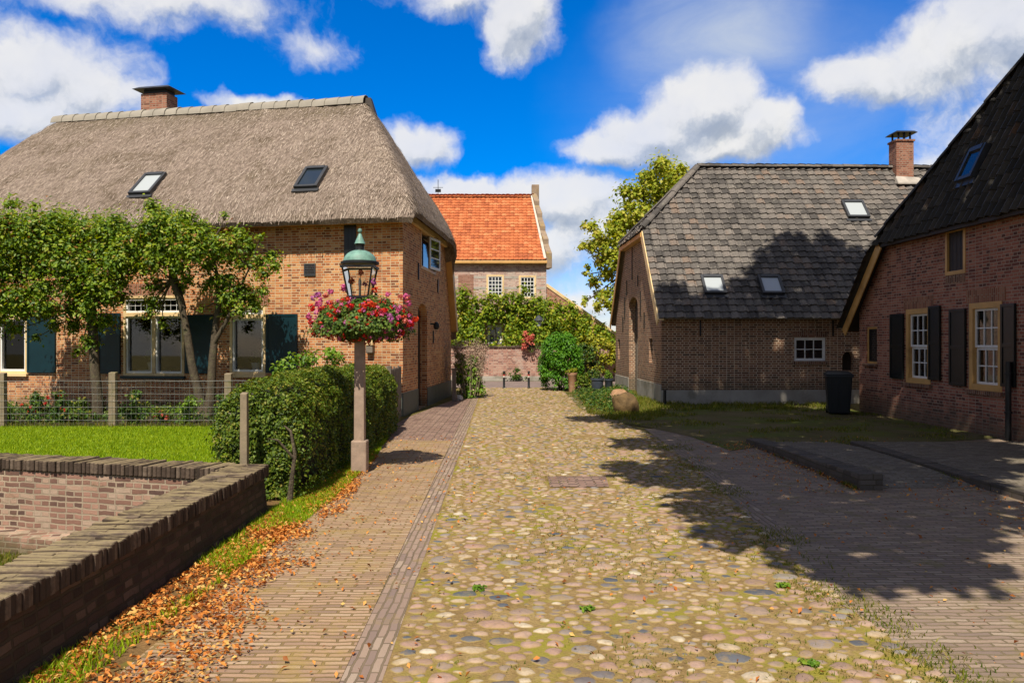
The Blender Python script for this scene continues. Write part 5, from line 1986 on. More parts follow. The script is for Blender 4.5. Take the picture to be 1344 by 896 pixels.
moss_over(M['tile_barn'], (0.26, 0.24, 0.20), .54, .68, .5, 6.0)
moss_over(M['cobble'], (0.30, 0.205, 0.09), .46, .64, .55, 8.0)
dirt_edge(M['cobble'], (0.29, 0.21, 0.075), .0085, .0155)
moss_over(M['cobble'], (0.24, 0.22, 0.03), .56, .68, .45, 2.4)
moss_over(M['tile_dark'], (0.11, 0.055, 0.025), .60, .74, .6, 2.2)
mb = MB()
y = -4.0
while y < 8.37:
    w = rnd.uniform(.040, .050)
    j = 0
    h = rnd.gauss(0, .004)
    x0 = WX + .03 + rnd.gauss(0, .005)
    x1 = inn - .02 + rnd.gauss(0, .008)
    mid = (x0 + x1) / 2 + rnd.uniform(-.03, .03)
    for (a, b) in ((x0, mid - .004), (mid + .004, x1)):
        q = rnd.gauss(0, .004)
        mb.hexa([(a, y, WT - .118), (a, y + w, WT - .118), (b, y + w, WT - .118), (b, y, WT - .118),
                 (a, y, WT + h + q), (a, y + w, WT + h + q), (b, y + w, WT + h - q), (b, y, WT + h - q)])
    y += w + rnd.uniform(.003, .008)
mb.build('coping', M['coping'], wall, bevel=.005, seg=1)
mb = MB()
d = .40
while d < 13.5:
    w = rnd.uniform(.042, .052)
    h = rnd.gauss(0, .006)
    f = .03 + rnd.gauss(0, .008)
    p0, p1 = Cn + BWD * d, Cn + BWD * (d + w)
    vs = []
    for z in (WT - .118, WT + h):
        for (p, o) in ((p0, f), (p1, f), (p1, -.37), (p0, -.37)):
            vs.append(p + bn * o + Vector((0, 0, z)))
    mb.hexa(vs)
    d += w + rnd.uniform(.007, .014)
mb.build('coping', M['coping'], wall, bevel=.008, seg=1)
mb = MB()
mb.hexa([(WX - .0, -4, WT - .125), (WX - .0, 8.39, WT - .125), (inn + .02, 8.39, WT - .125), (inn + .02, -4, WT - .125),
         (WX - .0, -4, WT - .012), (WX - .0, 8.39, WT - .012), (inn + .02, 8.39, WT - .012), (inn + .02, -4, WT - .012)])
a0 = Cn + BWD * .39
mb.hexa([a0 + bn * .01 + Vector((0, 0, WT - .125)), e1 + bn * .01 + Vector((0, 0, WT - .125)), e1 - bn * .34 + Vector((0, 0, WT - .125)), a0 - bn * .34 + Vector((0, 0, WT - .125)),
         a0 + bn * .01 + Vector((0, 0, WT - .012)), e1 + bn * .01 + Vector((0, 0, WT - .012)), e1 - bn * .34 + Vector((0, 0, WT - .012)), a0 - bn * .34 + Vector((0, 0, WT - .012))])
mb.build('coping_mortar', M['soil'], wall)

# ================================================================== KERBS AND TERRACE ON THE RIGHT
kerb = thing('raised_kerb', 'low dark kerb block standing alone between forecourt and grass', 'kerb', (4.15, 9.7, 0))
mb = MB()
ks = [(9.62, .20), (10.6, .185), (11.6, .165), (12.6, .14), (13.5, .115), (14.0, .10)]
for (ya, za), (yb, zb) in zip(ks[:-1], ks[1:]):
    xa, xb = 4.19 - .02 * (ya - 9.6), 4.19 - .02 * (yb - 9.6)
    mb.hexa([(xa, ya, -.01), (xa + .30, ya, -.01), (xb + .30, yb - .006, -.01), (xb, yb - .006, -.01),
             (xa + .01, ya, za), (xa + .30, ya, za), (xb + .30, yb - .006, zb), (xb + .01, yb - .006, zb)])
mb.build('kerb_stone', M['kerb'], kerb, bevel=.015)
gx = []
ysr = [9.75, 10.3, 11, 12, 13, 14.2]
zsr = [.012, .05, .09, .105, .10, .02]
V, F = [], []
for yv, zv in zip(ysr, zsr):
    for q in range(6):
        x = 4.48 + (5.72 - 4.48) * q / 5
        V.append((x, yv, zv * (1 - .35 * q / 5) + .004))
for j in range(5):
    for q in range(5):
        b = j * 6 + q
        F.append((b, b + 1, b + 7, b + 6))
for q in range(6):
    V.append((V[q][0], V[q][1], -.02))
for q in range(5):
    F.append((30 + q + 6, 30 + q + 7, q + 1, q) if False else (q, q + 1, 36 + q + 1, 36 + q))
mb = MB()
mb.v, mb.f = V, F
o = mb.build('raised_paving', M['pave_terrace'], recalc=False)
if o.data.polygons[0].normal.z < 0:
    o.data.flip_normals()
o["kind"] = "structure"
mb = MB()
mb.prism([(5.98, 13.55, -.02), (5.98, 2.0, -.02), (8.85 + .5, 2.0, -.02), (9.05, 13.55, -.02)], Vector((0, 0, .115)))
o = mb.build('terrace', M['pave_terrace'])
o["kind"] = "structure"
mb = MB()
y = 2.0
while y < 13.5:
    L = rnd.uniform(.7, 1.0)
    y1 = min(y + L, 13.55)
    h = .105 + rnd.gauss(0, .006)
    mb.hexa([(5.74, y, -.02), (5.975, y, -.02), (5.975, y1 - .008, -.02), (5.74, y1 - .008, -.02),
             (5.75, y, h), (5.975, y, h), (5.975, y1 - .008, h), (5.75, y1 - .008, h)])
    y = y1
tk = mb.build('terrace_kerb', M['kerb'], bevel=.012)
tag(tk, 'long brick kerb edging the terrace below the black shutters', 'kerb')

# ================================================================== LANTERN POST
LP = Vector((-2.09, 10.94, 0))
lamp = thing('lantern_post', 'stone post with a green copper roofed lantern beside the hedge', 'street lamp', LP)


def zpx(y, Y=10.94):
    return CAM_H + (448 - y) / FPX * Y


hb = .106
z1 = zpx(577)
mb = MB()
x, y = LP.x, LP.y
mb.hexa([(x - hb, y - hb, -.02), (x + hb, y - hb, -.02), (x + hb, y + hb, -.02), (x - hb, y + hb, -.02),
         (x - hb, y - hb, z1), (x + hb, y - hb, z1), (x + hb, y + hb, z1), (x - hb, y + hb, z1)])
mb.build('base', M['sandstone'], lamp, bevel=.022)
hs_ = .071
z2 = zpx(444)
mb = MB()
mb.hexa([(x - hs_, y - hs_, z1 - .01), (x + hs_, y - hs_, z1 - .01), (x + hs_, y + hs_, z1 - .01), (x - hs_, y + hs_, z1 - .01),
         (x - hs_ * .93, y - hs_ * .93, z2), (x + hs_ * .93, y - hs_ * .93, z2), (x + hs_ * .93, y + hs_ * .93, z2), (x - hs_ * .93, y + hs_ * .93, z2)])
mb.build('shaft', M['sandstone'], lamp, bevel=.012)
MB().lathe((x, y, z2), [(.045, 0), (.045, zpx(393) - z2 - .03), (.10, zpx(393) - z2), (.10, zpx(390) - z2)], 12).build('stem', M['iron'], lamp, smooth=True)
lan = MB()
zt, zb = zpx(350), zpx(388)
rt, rb = .205, .135
for i in range(4):
    a = math.pi / 2 * i + math.pi / 4
    c, s = math.cos(a), math.sin(a)
    q = 1.414
    lan.tube([(x + c * rb * q, y + s * rb * q, zb), (x + c * rt * q, y + s * rt * q, zt)], .013, 6)
lf = lan
for (hw2_, zz, hh) in ((rb + .01, zb - .02, .03), (rt + .015, zt - .01, .03)):
    for (ax, ay, bx_, by_) in ((-1, -1, 1, -1), (1, -1, 1, 1), (1, 1, -1, 1), (-1, 1, -1, -1)):
        lf.beam((x + ax * hw2_, y + ay * hw2_, zz), (x + bx_ * hw2_, y + by_ * hw2_, zz), .02, hh)
lantern = lf.build('lantern_frame', M['iron'], lamp)
gm = MB()
for i in range(4):
    a0, a1 = math.pi / 2 * i + math.pi / 4, math.pi / 2 * (i + 1) + math.pi / 4
    pts = []
    for (a, r_, z_) in ((a0, rb, zb), (a1, rb, zb), (a1, rt, zt), (a0, rt, zt)):
        pts.append((x + math.cos(a) * r_ * 1.40, y + math.sin(a) * r_ * 1.40, z_))
    gm.add(pts, [(0, 1, 2, 3)])
gm.build('lantern_glass', glass_mat('lantern glass', .95), lantern, recalc=False)
MB().lathe((x, y, zb), [(.016, 0), (.016, .12), (.022, .14), (.022, .2), (.01, .24)], 12).build('bulb', M['white'], lantern, smooth=True)
zr = zpx(344)
MB().lathe((x, y, zr), [(.215, -.04), (.262, -.03), (.262, 0), (.235, .012)], 24).build('lantern_rim', M['iron'], lantern, smooth=True)
hd_ = zpx(329) - zr
dome = [(.228, .005)] + [(.222 * math.cos(a) + .002, .012 + (hd_) * math.sin(a)) for a in [i * math.pi / 2 / 8 for i in range(1, 7)]] + [(.068, hd_ * 1.0)]
MB().lathe((x, y, zr), dome, 24).build('lantern_roof', M['copper'], lantern, smooth=True)
MB().lathe((x, y, zpx(329)), [(.068, -.01), (.058, .02), (.058, .07), (.066, .09), (.05, .10)], 16).build('vent_neck', M['iron'], lantern, smooth=True)
MB().lathe((x, y, zpx(320)), [(.074, 0), (.062, .03), (.02, .135), (.012, .15)], 16).build('finial', M['copper'], lantern, smooth=True)
MB().lathe((x, y, zpx(303)), [(.008, -.034), (.024, -.024), (.032, 0), (.024, .024), (.008, .033)], 14).build('finial_ball', M['copper'], lantern, smooth=True)

# flower basket hung on the post
fb = thing('flower_basket', 'overflowing basket of red and pink geraniums hung on the lantern post', 'flower basket', (x, y, zpx(440)))
FBX = x + .03
MB().lathe((FBX, y, zpx(447)), [(.10, 0), (.24, .03), (.33, .11), (.36, .2), (.30, .2), (.12, .10)], 24).build('bowl', M['iron'], fb, smooth=True)
n = 8200
d = rng.normal(0, 1, (n, 3))
d /= np.linalg.norm(d, axis=1)[:, None]
rr = .55 + .48 * rng.random((n, 1)) ** .5
lump = np.array([1 + .22 * mnoise.noise(Vector((q[0] * 1.7, q[1] * 1.7, q[2] * 1.9 + 3))) + .12 * mnoise.noise(Vector((q[0] * 4.5, q[1] * 4.5, q[2] * 4.5))) for q in d])[:, None]
e = d * rr * lump
e[:, 0] *= .66
e[:, 1] *= .58
e[:, 2] = np.where(e[:, 2] > 0, e[:, 2] * .28, e[:, 2] * .33)
P = e + np.array([[FBX, y, zpx(416)]])
P[:, 2] += -.10 * (np.hypot(e[:, 0], e[:, 1]) / .66) ** 3
keep = np.hypot(P[:, 0] - x, P[:, 1] - y) > .10
P, dd = P[keep], d[keep]
leaf_obj('foliage', P, dd + np.array([[0, -.1, .6]]), .030 + .022 * rng.random(len(P)), M['geranium_leaf'], fb, aspect=.95, fold=.10)


def flower(c, r, mat, parent):
    k = 26
    q = rng.normal(0, 1, (k, 3))
    q /= np.linalg.norm(q, axis=1)[:, None]
    pp = np.array(c)[None, :] + q * r * (.55 + .45 * rng.random((k, 1)))
    return leaf_obj('flower_head', pp, q, r * .85, mat, parent, aspect=.95, fold=.05, jitter=.3)


# flower heads; positions read off the photograph where they show, others all round
fpx = [(411, 391, 'mauve'), (418, 399, 'pink'), (409, 404, 'red'), (421, 393, 'pink'), (417, 387, 'mauve'), (434, 383, 'pink'), (452, 380, 'pink'), (451, 377, 'pink'),
       (456, 392, 'scarlet'), (461, 402, 'red'), (474, 408, 'scarlet'), (480, 400, 'red'), (486, 399, 'scarlet'), (478, 403, 'scarlet'), (491, 400, 'scarlet'), (435, 404, 'scarlet'),
       (453, 421, 'red'), (470, 425, 'red'), (473, 429, 'red'), (483, 421, 'red'), (444, 436, 'red'), (448, 436, 'scarlet'), (479, 438, 'red'), (418, 430, 'scarlet'),
       (407, 422, 'red'), (412, 437, 'red'), (500, 408, 'salmon'), (503, 408, 'red'), (511, 415, 'mauve'), (513, 420, 'mauve'), (524, 404, 'pink'), (525, 389, 'salmon'), (533, 389, 'pink'),
       (532, 421, 'salmon'), (510, 432, 'mauve'), (513, 432, 'mauve'), (506, 433, 'pink'), (545, 419, 'scarlet'), (536, 398, 'pink'), (534, 392, 'salmon'), (523, 417, 'pink'),
       (490, 370, 'mauve'), (492, 380, 'scarlet'), (473, 358, 'red'), (461, 369, 'red'), (480, 372, 'pink'), (509, 386, 'pink'), (428, 388, 'salmon'), (405, 415, 'pink'), (541, 425, 'red'),
       (493, 412, 'red'), (440, 414, 'salmon')]
for (fx, fy, nm) in fpx:
    # depth on the near side of the mound
    qx = (fx - 475) / FPX * 10.94
    qz = zpx(fy) - zpx(414)
    k = 1 - (qx / .74) ** 2 - (qz / .36) ** 2
    yy = y - .50 * math.sqrt(max(k, .03)) if fy > 382 else y - .12
    c = px_at(fx, fy, yy)
    flower((c.x, c.y, c.z), rnd.uniform(.036, .054), M['fl_' + nm], fb)
for k in range(34):
    a = rnd.uniform(.1, math.pi - .1)
    zz = rnd.uniform(-.2, .2)
    flower((FBX + .60 * math.cos(a), y + .52 * math.sin(a), zpx(414) + zz), rnd.uniform(.03, .045), M['fl_' + rnd.choice(['red', 'scarlet', 'pink', 'mauve', 'salmon'])], fb)
cs_ = []
for k in range(230):
    a, v = rnd.uniform(0, 6.283), rnd.uniform(-1, 1)
    q = math.sqrt(max(0, 1 - v * v))
    cs_.append((FBX + .70 * q * math.cos(a), y + .60 * q * math.sin(a), zpx(416) + (.32 if v > 0 else .30) * v - .06))
for nm, sl_ in (('red', slice(0, 80)), ('pink', slice(80, 150)), ('mauve', slice(150, 190)), ('scarlet', slice(190, 230))):
    P2, N2 = clump_points(cs_[sl_], [.026] * len(cs_[sl_]), [13] * len(cs_[sl_]), hollow=.6)
    o = leaf_obj('small_blossom', P2, N2, .028, M['fl_' + nm], fb, aspect=.95)
    o["kind"] = "stuff"
# stems reaching up round the lantern
mb = MB()
for (fx, fy) in ((473, 360), (461, 371), (490, 372), (480, 374), (452, 379)):
    c = px_at(fx, fy, y - .12)
    mb.tube([(FBX + (c.x - FBX) * .5, y - .1, zpx(400)), c], .004, 5)
mb.build('flower_stems', M['leaf_mixed'], fb)

# ================================================================== HEDGE
HA, HB_ = Vector((-2.87, 9.0, 0)), Vector((-2.78, 16.0, 0))


def hedge():
    N = 52000
    P = np.zeros((N, 3))
    Nn = np.zeros((N, 3))
    L = (HB_ - HA).length
    i = 0
    while i < N:
        q = rnd.random()
        s = rnd.random() * L
        # profile of the hedge: rounded box, half width w, height h, both wandering
        wx = .475 + .05 * mnoise.noise(Vector((s * .9, 0, 2))) + (.06 if s < 1 else 0)
        hh = 1.28 + .05 * mnoise.noise(Vector((s * .8, 4, 2))) + (.06 if 1.2 < s < 4 else 0)
        a = rnd.random()
        if q < .50:      # street side and garden side
            sgn = 1 if rnd.random() < .7 else -1
            z = rnd.random() ** .85 * hh
            off, nv = sgn * wx, (sgn, 0, .15)
        elif q < .86:
            z = hh
            off, nv = (rnd.random() * 2 - 1) * wx, (0, 0, 1)
        else:
            s = 0 if rnd.random() < .8 else L
            z = rnd.random() * hh
            off, nv = (rnd.random() * 2 - 1) * wx, (0, -1 if s == 0 else 1, .15)
        # round the top edges and ends
        ex = max(0, abs(off) / wx - .45) / .55
        ez = max(0, z / hh - .55) / .45
        k = math.hypot(ex, ez)
        sc = 1.0
        if k > 1:
            f = 1 / k
            off = math.copysign((.45 + .55 * ex * f) * wx, off)
            z = (.55 + .45 * ez * f) * hh
        edge = min(s, L - s)
        if edge < .4:
            z *= 1 - .10 * (1 - edge / .4) ** 2
        dp = -abs(rnd.gauss(0, .055)) + .03
        lmp = .06 * mnoise.noise(Vector((off * 3.5, s * 3.5, z * 3.5))) + .05 * mnoise.noise(Vector((off * 8, s * 8, z * 8)))
        # a thin gap low on the street corner where bare stems show
        if nv[0] == 1 and s < 1.6 and z < .75 and rnd.random() < .55:
            continue
        n_ = Vector(nv)
        c = HA + (HB_ - HA) * (s / L)
        P[i] = (c.x + off + n_.x * (dp + lmp), c.y + n_.y * (dp + lmp), z + n_.z * (dp + lmp) + .02)
        if s == 0 or s == L:
            P[i, 1] += 0
        Nn[i] = (n_.x, n_.y - .1, n_.z + .35)
        i += 1
    V, F = leaf_arrays(P, Nn, .030 + .022 * rng.random(N), aspect=.62, fold=.14, jitter=.55)
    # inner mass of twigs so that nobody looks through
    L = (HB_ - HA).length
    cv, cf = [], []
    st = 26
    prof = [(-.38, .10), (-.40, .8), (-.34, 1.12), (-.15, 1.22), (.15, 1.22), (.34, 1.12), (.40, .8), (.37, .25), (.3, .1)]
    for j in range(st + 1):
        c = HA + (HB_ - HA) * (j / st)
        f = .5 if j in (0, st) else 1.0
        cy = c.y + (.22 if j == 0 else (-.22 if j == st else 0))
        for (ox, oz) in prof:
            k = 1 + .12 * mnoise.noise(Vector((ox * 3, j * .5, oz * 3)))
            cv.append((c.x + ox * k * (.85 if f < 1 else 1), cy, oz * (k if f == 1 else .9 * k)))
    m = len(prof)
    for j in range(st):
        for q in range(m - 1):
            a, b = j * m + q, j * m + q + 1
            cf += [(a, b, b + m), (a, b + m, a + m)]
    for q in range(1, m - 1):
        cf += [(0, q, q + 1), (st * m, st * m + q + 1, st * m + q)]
    o = len(V)
    Vall = np.concatenate([V, np.array(cv)])
    Fall = np.concatenate([F, np.array(cf) + o])
    h = np_obj('hedge', Vall, Fall, [M['leaf_hedge'], M['twigs']], origin=HA)
    mi = np.zeros(len(Fall), dtype=np.int32)
    mi[len(F):] = 1
    h.data.polygons.foreach_set("material_index", mi)
    tag(h, 'thick clipped green hedge behind the lantern post', 'hedge')


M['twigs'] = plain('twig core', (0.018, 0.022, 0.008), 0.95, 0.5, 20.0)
hedge()
# gnarled bare stem at the hedge corner
mb = MB()
c = px_ground(352, 660)
c = Vector((-2.47, 8.84, 0))
mb.tube([c, c + Vector((.02, .03, .3)), c + Vector((.06, .0, .55)), c + Vector((.0, .05, .8)), c + Vector((-.2, .24, .9))], [.036, .026, .02, .014, .006], 8)
mb.tube([c + Vector((.05, .0, .5)), c + Vector((-.1, -.1, .72)), c + Vector((-.22, -.13, .74))], [.016, .011, .005], 7)
st = mb.build('bare_stem', M['bark'], smooth=True)
tag(st, 'gnarled bare stem growing at the corner of the hedge', 'plant')
# post standing against the hedge end
c = px_at(324, 560, 8.72)
pm = MB().hexa([(c.x - .042, 8.60, .0), (c.x + .042, 8.60, .0), (c.x + .042, 8.68, .0), (c.x - .042, 8.68, .0),
                (c.x - .036, 8.605, 1.235), (c.x + .036, 8.605, 1.235), (c.x + .036, 8.675, 1.25), (c.x - .036, 8.675, 1.25)])
tag(pm.build('wooden_post', M['wood_post'], bevel=.006), 'single weathered wooden post in front of the hedge end', 'post')

# plank fence between hedge and house
pf = thing('plank_fence', 'grey upright plank fence between hedge and farmhouse', 'fence', (-2.5, 17.5, 0))
f0, f1 = Vector((-2.50, 16.35, 0)), Vector((-2.64, 18.98, 0))
k = 20
mb = MB()
dv = (f1 - f0) / k
for i in range(k):
    a = f0 + dv * i + dv * .06
    b = f0 + dv * (i + 1) - dv * .06
    h = 1.22 + rnd.gauss(0, .012)
    ox = rnd.gauss(0, .003)
    mb.hexa([(a.x + ox, a.y, .03), (b.x + ox, b.y, .03), (b.x + ox - .022, b.y, .03), (a.x + ox - .022, a.y, .03),
             (a.x + ox, a.y, h), (b.x + ox, b.y, h), (b.x + ox - .022, b.y, h), (a.x + ox - .022, a.y, h)])
mb.build('planks', M['wood_grey'], pf)
for z in (.3, .95):
    MB().beam(f0 + Vector((-.05, 0, z)), f1 + Vector((-.05, 0, z)), .05, .08).build('rail', M['wood_grey'], pf)
MB().box(f0.x - .06, f0.y - .12, -.02, f0.x + .035, f0.y - .02, 1.3).build('post', M['wood_grey'], pf, bevel=.005)

# wire fence in front of the flower bed
wf = thing('wire_fence', 'wire mesh garden fence on weathered wooden posts behind the lawn', 'fence', (-10.6, 16.6, LZ))
FY = 16.6
zb_f, zt_f = LZ + .02, CAM_H + (448 - 499) / FPX * FY
for px_ in (3, 148.5, 300):
    xx = (px_ - 672) / FPX * FY
    zt_ = CAM_H + (448 - 490) / FPX * FY + rnd.uniform(-.01, .02)
    MB().hexa([(xx - .075, FY - .06, LZ - .1), (xx + .075, FY - .06, LZ - .1), (xx + .075, FY + .06, LZ - .1), (xx - .075, FY + .06, LZ - .1),
               (xx - .07, FY - .06, zt_), (xx + .07, FY - .06, zt_), (xx + .07, FY + .06, zt_ + .015), (xx - .07, FY + .06, zt_ + .015)]).build('post', M['wood_post'], wf, bevel=.008)
mb = MB()
xa, xb = -13.0, -3.3
wy = FY - .08
for k in range(int((xb - xa) / .10) + 1):
    xx = xa + k * .10
    mb.tube([(xx, wy, zb_f), (xx + rnd.gauss(0, .004), wy + rnd.gauss(0, .01), zt_f - .01)], .0021, 4, cap=False)
for q, z in enumerate(np.linspace(zb_f, zt_f, 8)):
    pts = [(xa + (xb - xa) * i / 28, wy + .012 * math.sin(i * 1.3 + q), z - (.012 * abs(math.sin(i * .6)))) for i in range(29)]
    mb.tube(pts, .0026 if q < 7 else .004, 4, cap=False)
mb.build('wire_mesh', M['wire'], wf)


# ================================================================== TREES
def limb(mb, a, b, r0, r1, bend=.12, n=5, seed=0):
    a, b = Vector(a), Vector(b)
    L = (b - a).length
    pts, rad = [], []
    o1 = Vector((rnd.gauss(0, 1), rnd.gauss(0, 1), rnd.gauss(0, .4))) * bend * L
    for i in range(n + 1):
        q = i / n
        p = a.lerp(b, q) + o1 * math.sin(q * math.pi) * .5
        pts.append(p)
        rad.append(r0 + (r1 - r0) * q ** .8)
    mb.tube(pts, rad, 7)
    return pts


def fruit_tree(name, label, base, stems, clumps, Y, per=820, size=.094):
    t = thing(name, label, 'tree', base, 'fruit trees in front of the farmhouse')
    mb = MB()
    tips = []
    for pts, rads in stems:
        w = [px_at(a, b, Y + dy) for (a, b, dy) in pts]
        mb.tube(w, [q_ * 1.02 for q_ in rads], 9)
        tips += w[-2:]
    cs, rs, ks = [], [], []
    for (cx_, cy_, r_, dens) in clumps:
        for dy in ((-.5, .4) if r_ > 14 else (0,)):
            c = px_at(cx_ + rnd.gauss(0, 4), cy_ + rnd.gauss(0, 4), Y + dy + rnd.gauss(0, .15))
            cs.append(tuple(c))
            rs.append(r_ / FPX * Y * rnd.uniform(1.0, 1.42))
            ks.append(int(per * 1.25 * dens * (r_ / 20) ** 1.8))
    for c in cs:
        v = Vector(c)
        near = min(tips, key=lambda q: (q - v).length)
        limb(mb, near, v, .028, .007, .15, 4)
    mb.build('trunk', M['bark'], t, smooth=True)
    P, N = clump_points(cs, rs, ks, flat=.9, soft=True)
    leaf_obj('crown', P, N, size * (.7 + .6 * rng.random(len(P))), M['leaf_fruit'], t, aspect=.55, fold=.16, jitter=.45)
    return t, cs


b1 = px_at(127, 552, 18.2)
b1.z = .03
cl1 = [(30, 410, 15, .8), (60, 402, 15, .8), (92, 430, 14, .8), (118, 448, 12, .7), (140, 418, 14, .8), (22, 436, 10, .6), (70, 425, 10, .5), (155, 400, 13, .7), (45, 440, 8, .4), (-5, 420, 14, .7), (105, 462, 8, .4), (-25, 300, 24, 1), (-20, 345, 24, 1), (8, 292, 18, 1), (15, 318, 22, 1), (10, 350, 22, 1), (-8, 385, 22, .9), (25, 390, 17, .8), (10, 415, 14, .6),
       (42, 292, 16, 1), (45, 320, 21, 1), (48, 350, 20, 1), (60, 378, 17, .7), (75, 295, 17, 1), (78, 322, 20, 1), (82, 348, 20, 1), (98, 288, 14, 1),
       (105, 310, 20, 1), (108, 340, 20, 1), (92, 372, 18, .8), (110, 398, 16, .9), (95, 408, 13, .9), (118, 425, 13, .7), (125, 375, 18, 1), (135, 300, 19, 1), (138, 330, 19, 1),
       (150, 292, 14, 1), (160, 318, 17, 1), (158, 348, 17, 1), (148, 372, 15, .9), (140, 395, 12, .7), (170, 335, 13, 1), (20, 275, 9, .5), (40, 272, 8, .4), (8, 272, 8, .4), (28, 430, 8, .4), (118, 445, 9, .4), (165, 372, 10, .6)]
ft1, _ = fruit_tree('fruit_tree', 'broad fruit tree with one straight trunk, left of the farmhouse windows', b1,
                    [([(129, 556, 0), (128, 520, 0), (124, 480, 0), (123, 440, .05), (120, 400, .1), (115, 365, .1)], [.14, .115, .105, .10, .085, .06]),
                     ([(122, 425, .05), (90, 375, 0), (50, 345, -.1), (10, 335, 0), (-25, 340, .1)], [.06, .045, .035, .028, .015]),
                     ([(121, 405, .1), (145, 360, .1), (158, 325, 0)], [.06, .04, .02])], cl1, 18.2)
b2 = px_at(270, 552, 18.2)
b2.z = .03
cl2 = [(205, 405, 11, .7), (196, 398, 9, .5), (232, 380, 10, .6), (275, 372, 11, .6), (290, 410, 10, .7), (338, 402, 9, .6), (218, 425, 8, .5), (203, 268, 10, 1), (215, 282, 13, 1), (205, 298, 18, 1), (190, 312, 15, 1), (228, 300, 18, 1), (245, 285, 12, 1), (240, 318, 19, 1), (212, 325, 19, 1), (190, 345, 15, .9),
       (225, 345, 16, .9), (262, 305, 15, 1), (255, 330, 16, 1), (275, 300, 12, 1), (285, 320, 17, 1), (310, 305, 12, 1), (300, 330, 15, 1), (325, 320, 13, 1), (270, 345, 13, .8),
       (318, 345, 13, .9), (338, 338, 12, 1), (355, 340, 10, .9), (365, 350, 8, .8), (345, 355, 9, .8), (300, 365, 14, 1), (318, 375, 14, 1), (330, 390, 14, 1), (305, 392, 14, 1), (345, 382, 8, .7),
       (315, 408, 10, .8), (252, 365, 10, .6), (262, 378, 8, .5), (205, 370, 9, .6), (200, 395, 8, .5), (205, 415, 9, .6), (210, 365, 9, .5), (195, 380, 8, .4), (258, 395, 6, .3), (345, 318, 6, .3), (300, 292, 7, .4)]
fruit_tree('fruit_tree', 'forked fruit tree with two leaning stems in front of the farmhouse', b2,
           [([(268, 556, 0), (262, 520, 0), (252, 480, -.05), (246, 440, -.1), (238, 400, -.1), (226, 368, -.1), (222, 340, 0)], [.13, .105, .09, .08, .072, .06, .04]),
            ([(242, 405, -.1), (236, 380, .1), (228, 355, .1), (224, 330, 0)], [.05, .04, .03, .02]),
            ([(271, 556, 0), (277, 515, 0), (279, 470, 0), (283, 430, .05), (288, 392, .05), (298, 362, 0)], [.13, .10, .085, .075, .065, .03]),
            ([(281, 450, 0), (298, 420, -.1), (310, 390, -.1), (328, 350, -.05)], [.055, .045, .03, .015]),
            ([(286, 400, 0), (285, 360, .1), (275, 320, .1)], [.05, .035, .02])], cl2, 18.2)


def big_tree(name, label, base, trunk_h, cs, rs, ks, mat, leaf, r0, hub):
    t = thing(name, label, 'tree', base)
    mb = MB()
    base = Vector(base)
    top = Vector(hub)
    limb(mb, base - Vector((0, 0, .1)), top, r0, r0 * .5, .03, 6)
    mid = base.lerp(top, .6)
    sel = list(range(len(cs)))
    rnd.shuffle(sel)
    for i in sel[:60]:
        v = Vector(cs[i])
        st_ = mid.lerp(top, rnd.random())
        limb(mb, st_, v, r0 * .28, .02, .12, 5)
    mb.build('trunk', M['bark'], t, smooth=True)
    P, N = clump_points(cs, rs, ks, flat=.9, soft=(mat is M['leaf_linden']), hollow=.05)
    leaf_obj('crown', P, N, leaf * (.7 + .6 * rng.random(len(P))), mat, t, aspect=.7, fold=.12, jitter=.5)
    return t


# yellowing lime behind the barn
cl3 = [(870, 222, 16), (855, 232, 16), (885, 232, 16), (840, 248, 15), (862, 255, 20), (890, 250, 18), (825, 262, 15), (845, 275, 20), (875, 278, 20), (812, 280, 14), (828, 295, 18),
       (855, 300, 20), (800, 300, 13), (815, 315, 16), (790, 318, 12), (780, 305, 10), (800, 335, 14), (785, 340, 11), (778, 325, 9), (810, 350, 14), (795, 362, 12), (780, 370, 9), (790, 385, 11), (800, 398, 8),
       (785, 403, 7), (770, 395, 5), (772, 300, 6), (768, 355, 5), (820, 335, 16), (830, 360, 16), (765, 322, 6), (840, 320, 18), (900, 265, 18), (915, 285, 20), (880, 310, 22), (815, 385, 12), (845, 228, 8), (868, 212, 7), (893, 222, 9)]
cs, rs, ks = [], [], []
for (a, b, r_) in cl3:
    for dy in (-1.0, .7):
        cs.append(tuple(px_at(a + rnd.gauss(0, 3), b + rnd.gauss(0, 3), 40.5 + dy + rnd.gauss(0, .4))))
        rs.append(r_ / FPX * 40 * .95)
        ks.append(int(330 * (r_ / 14) ** 2))
big_tree('lime_tree', 'yellowing broad leaved tree behind the tiled barn', (7.4, 41.0, 0), 4, cs, rs, ks, M['leaf_linden'], .20, .26, (7.2, 40.6, 6.5))

# tall tree to the right, outside the frame, whose shade falls over forecourt and roofs
CT = 1 / math.tan(SUN_EL)
shp = [(742, 549), (800, 546), (868, 541), (880, 533), (1000, 533), (1130, 541), (1250, 565), (1335, 585), (1335, 622), (1300, 634), (1318, 650), (1344, 662), (1344, 692), (1262, 696), (1306, 712), (1268, 742), (1335, 757), (1286, 766),
       (1238, 766), (1096, 764), (1003, 738), (972, 712), (925, 690), (880, 660), (905, 645), (870, 640), (800, 612), (880, 605), (860, 592), (790, 583), (862, 570), (800, 556)]
G0 = []
for (a, b) in shp:
    q = px_ground(a, b)
    G0.append((q.x, q.y))


def to_ground(p):
    return (p.x - SUN.x / SUN.z * p.z, p.y - SUN.y / SUN.z * p.z)


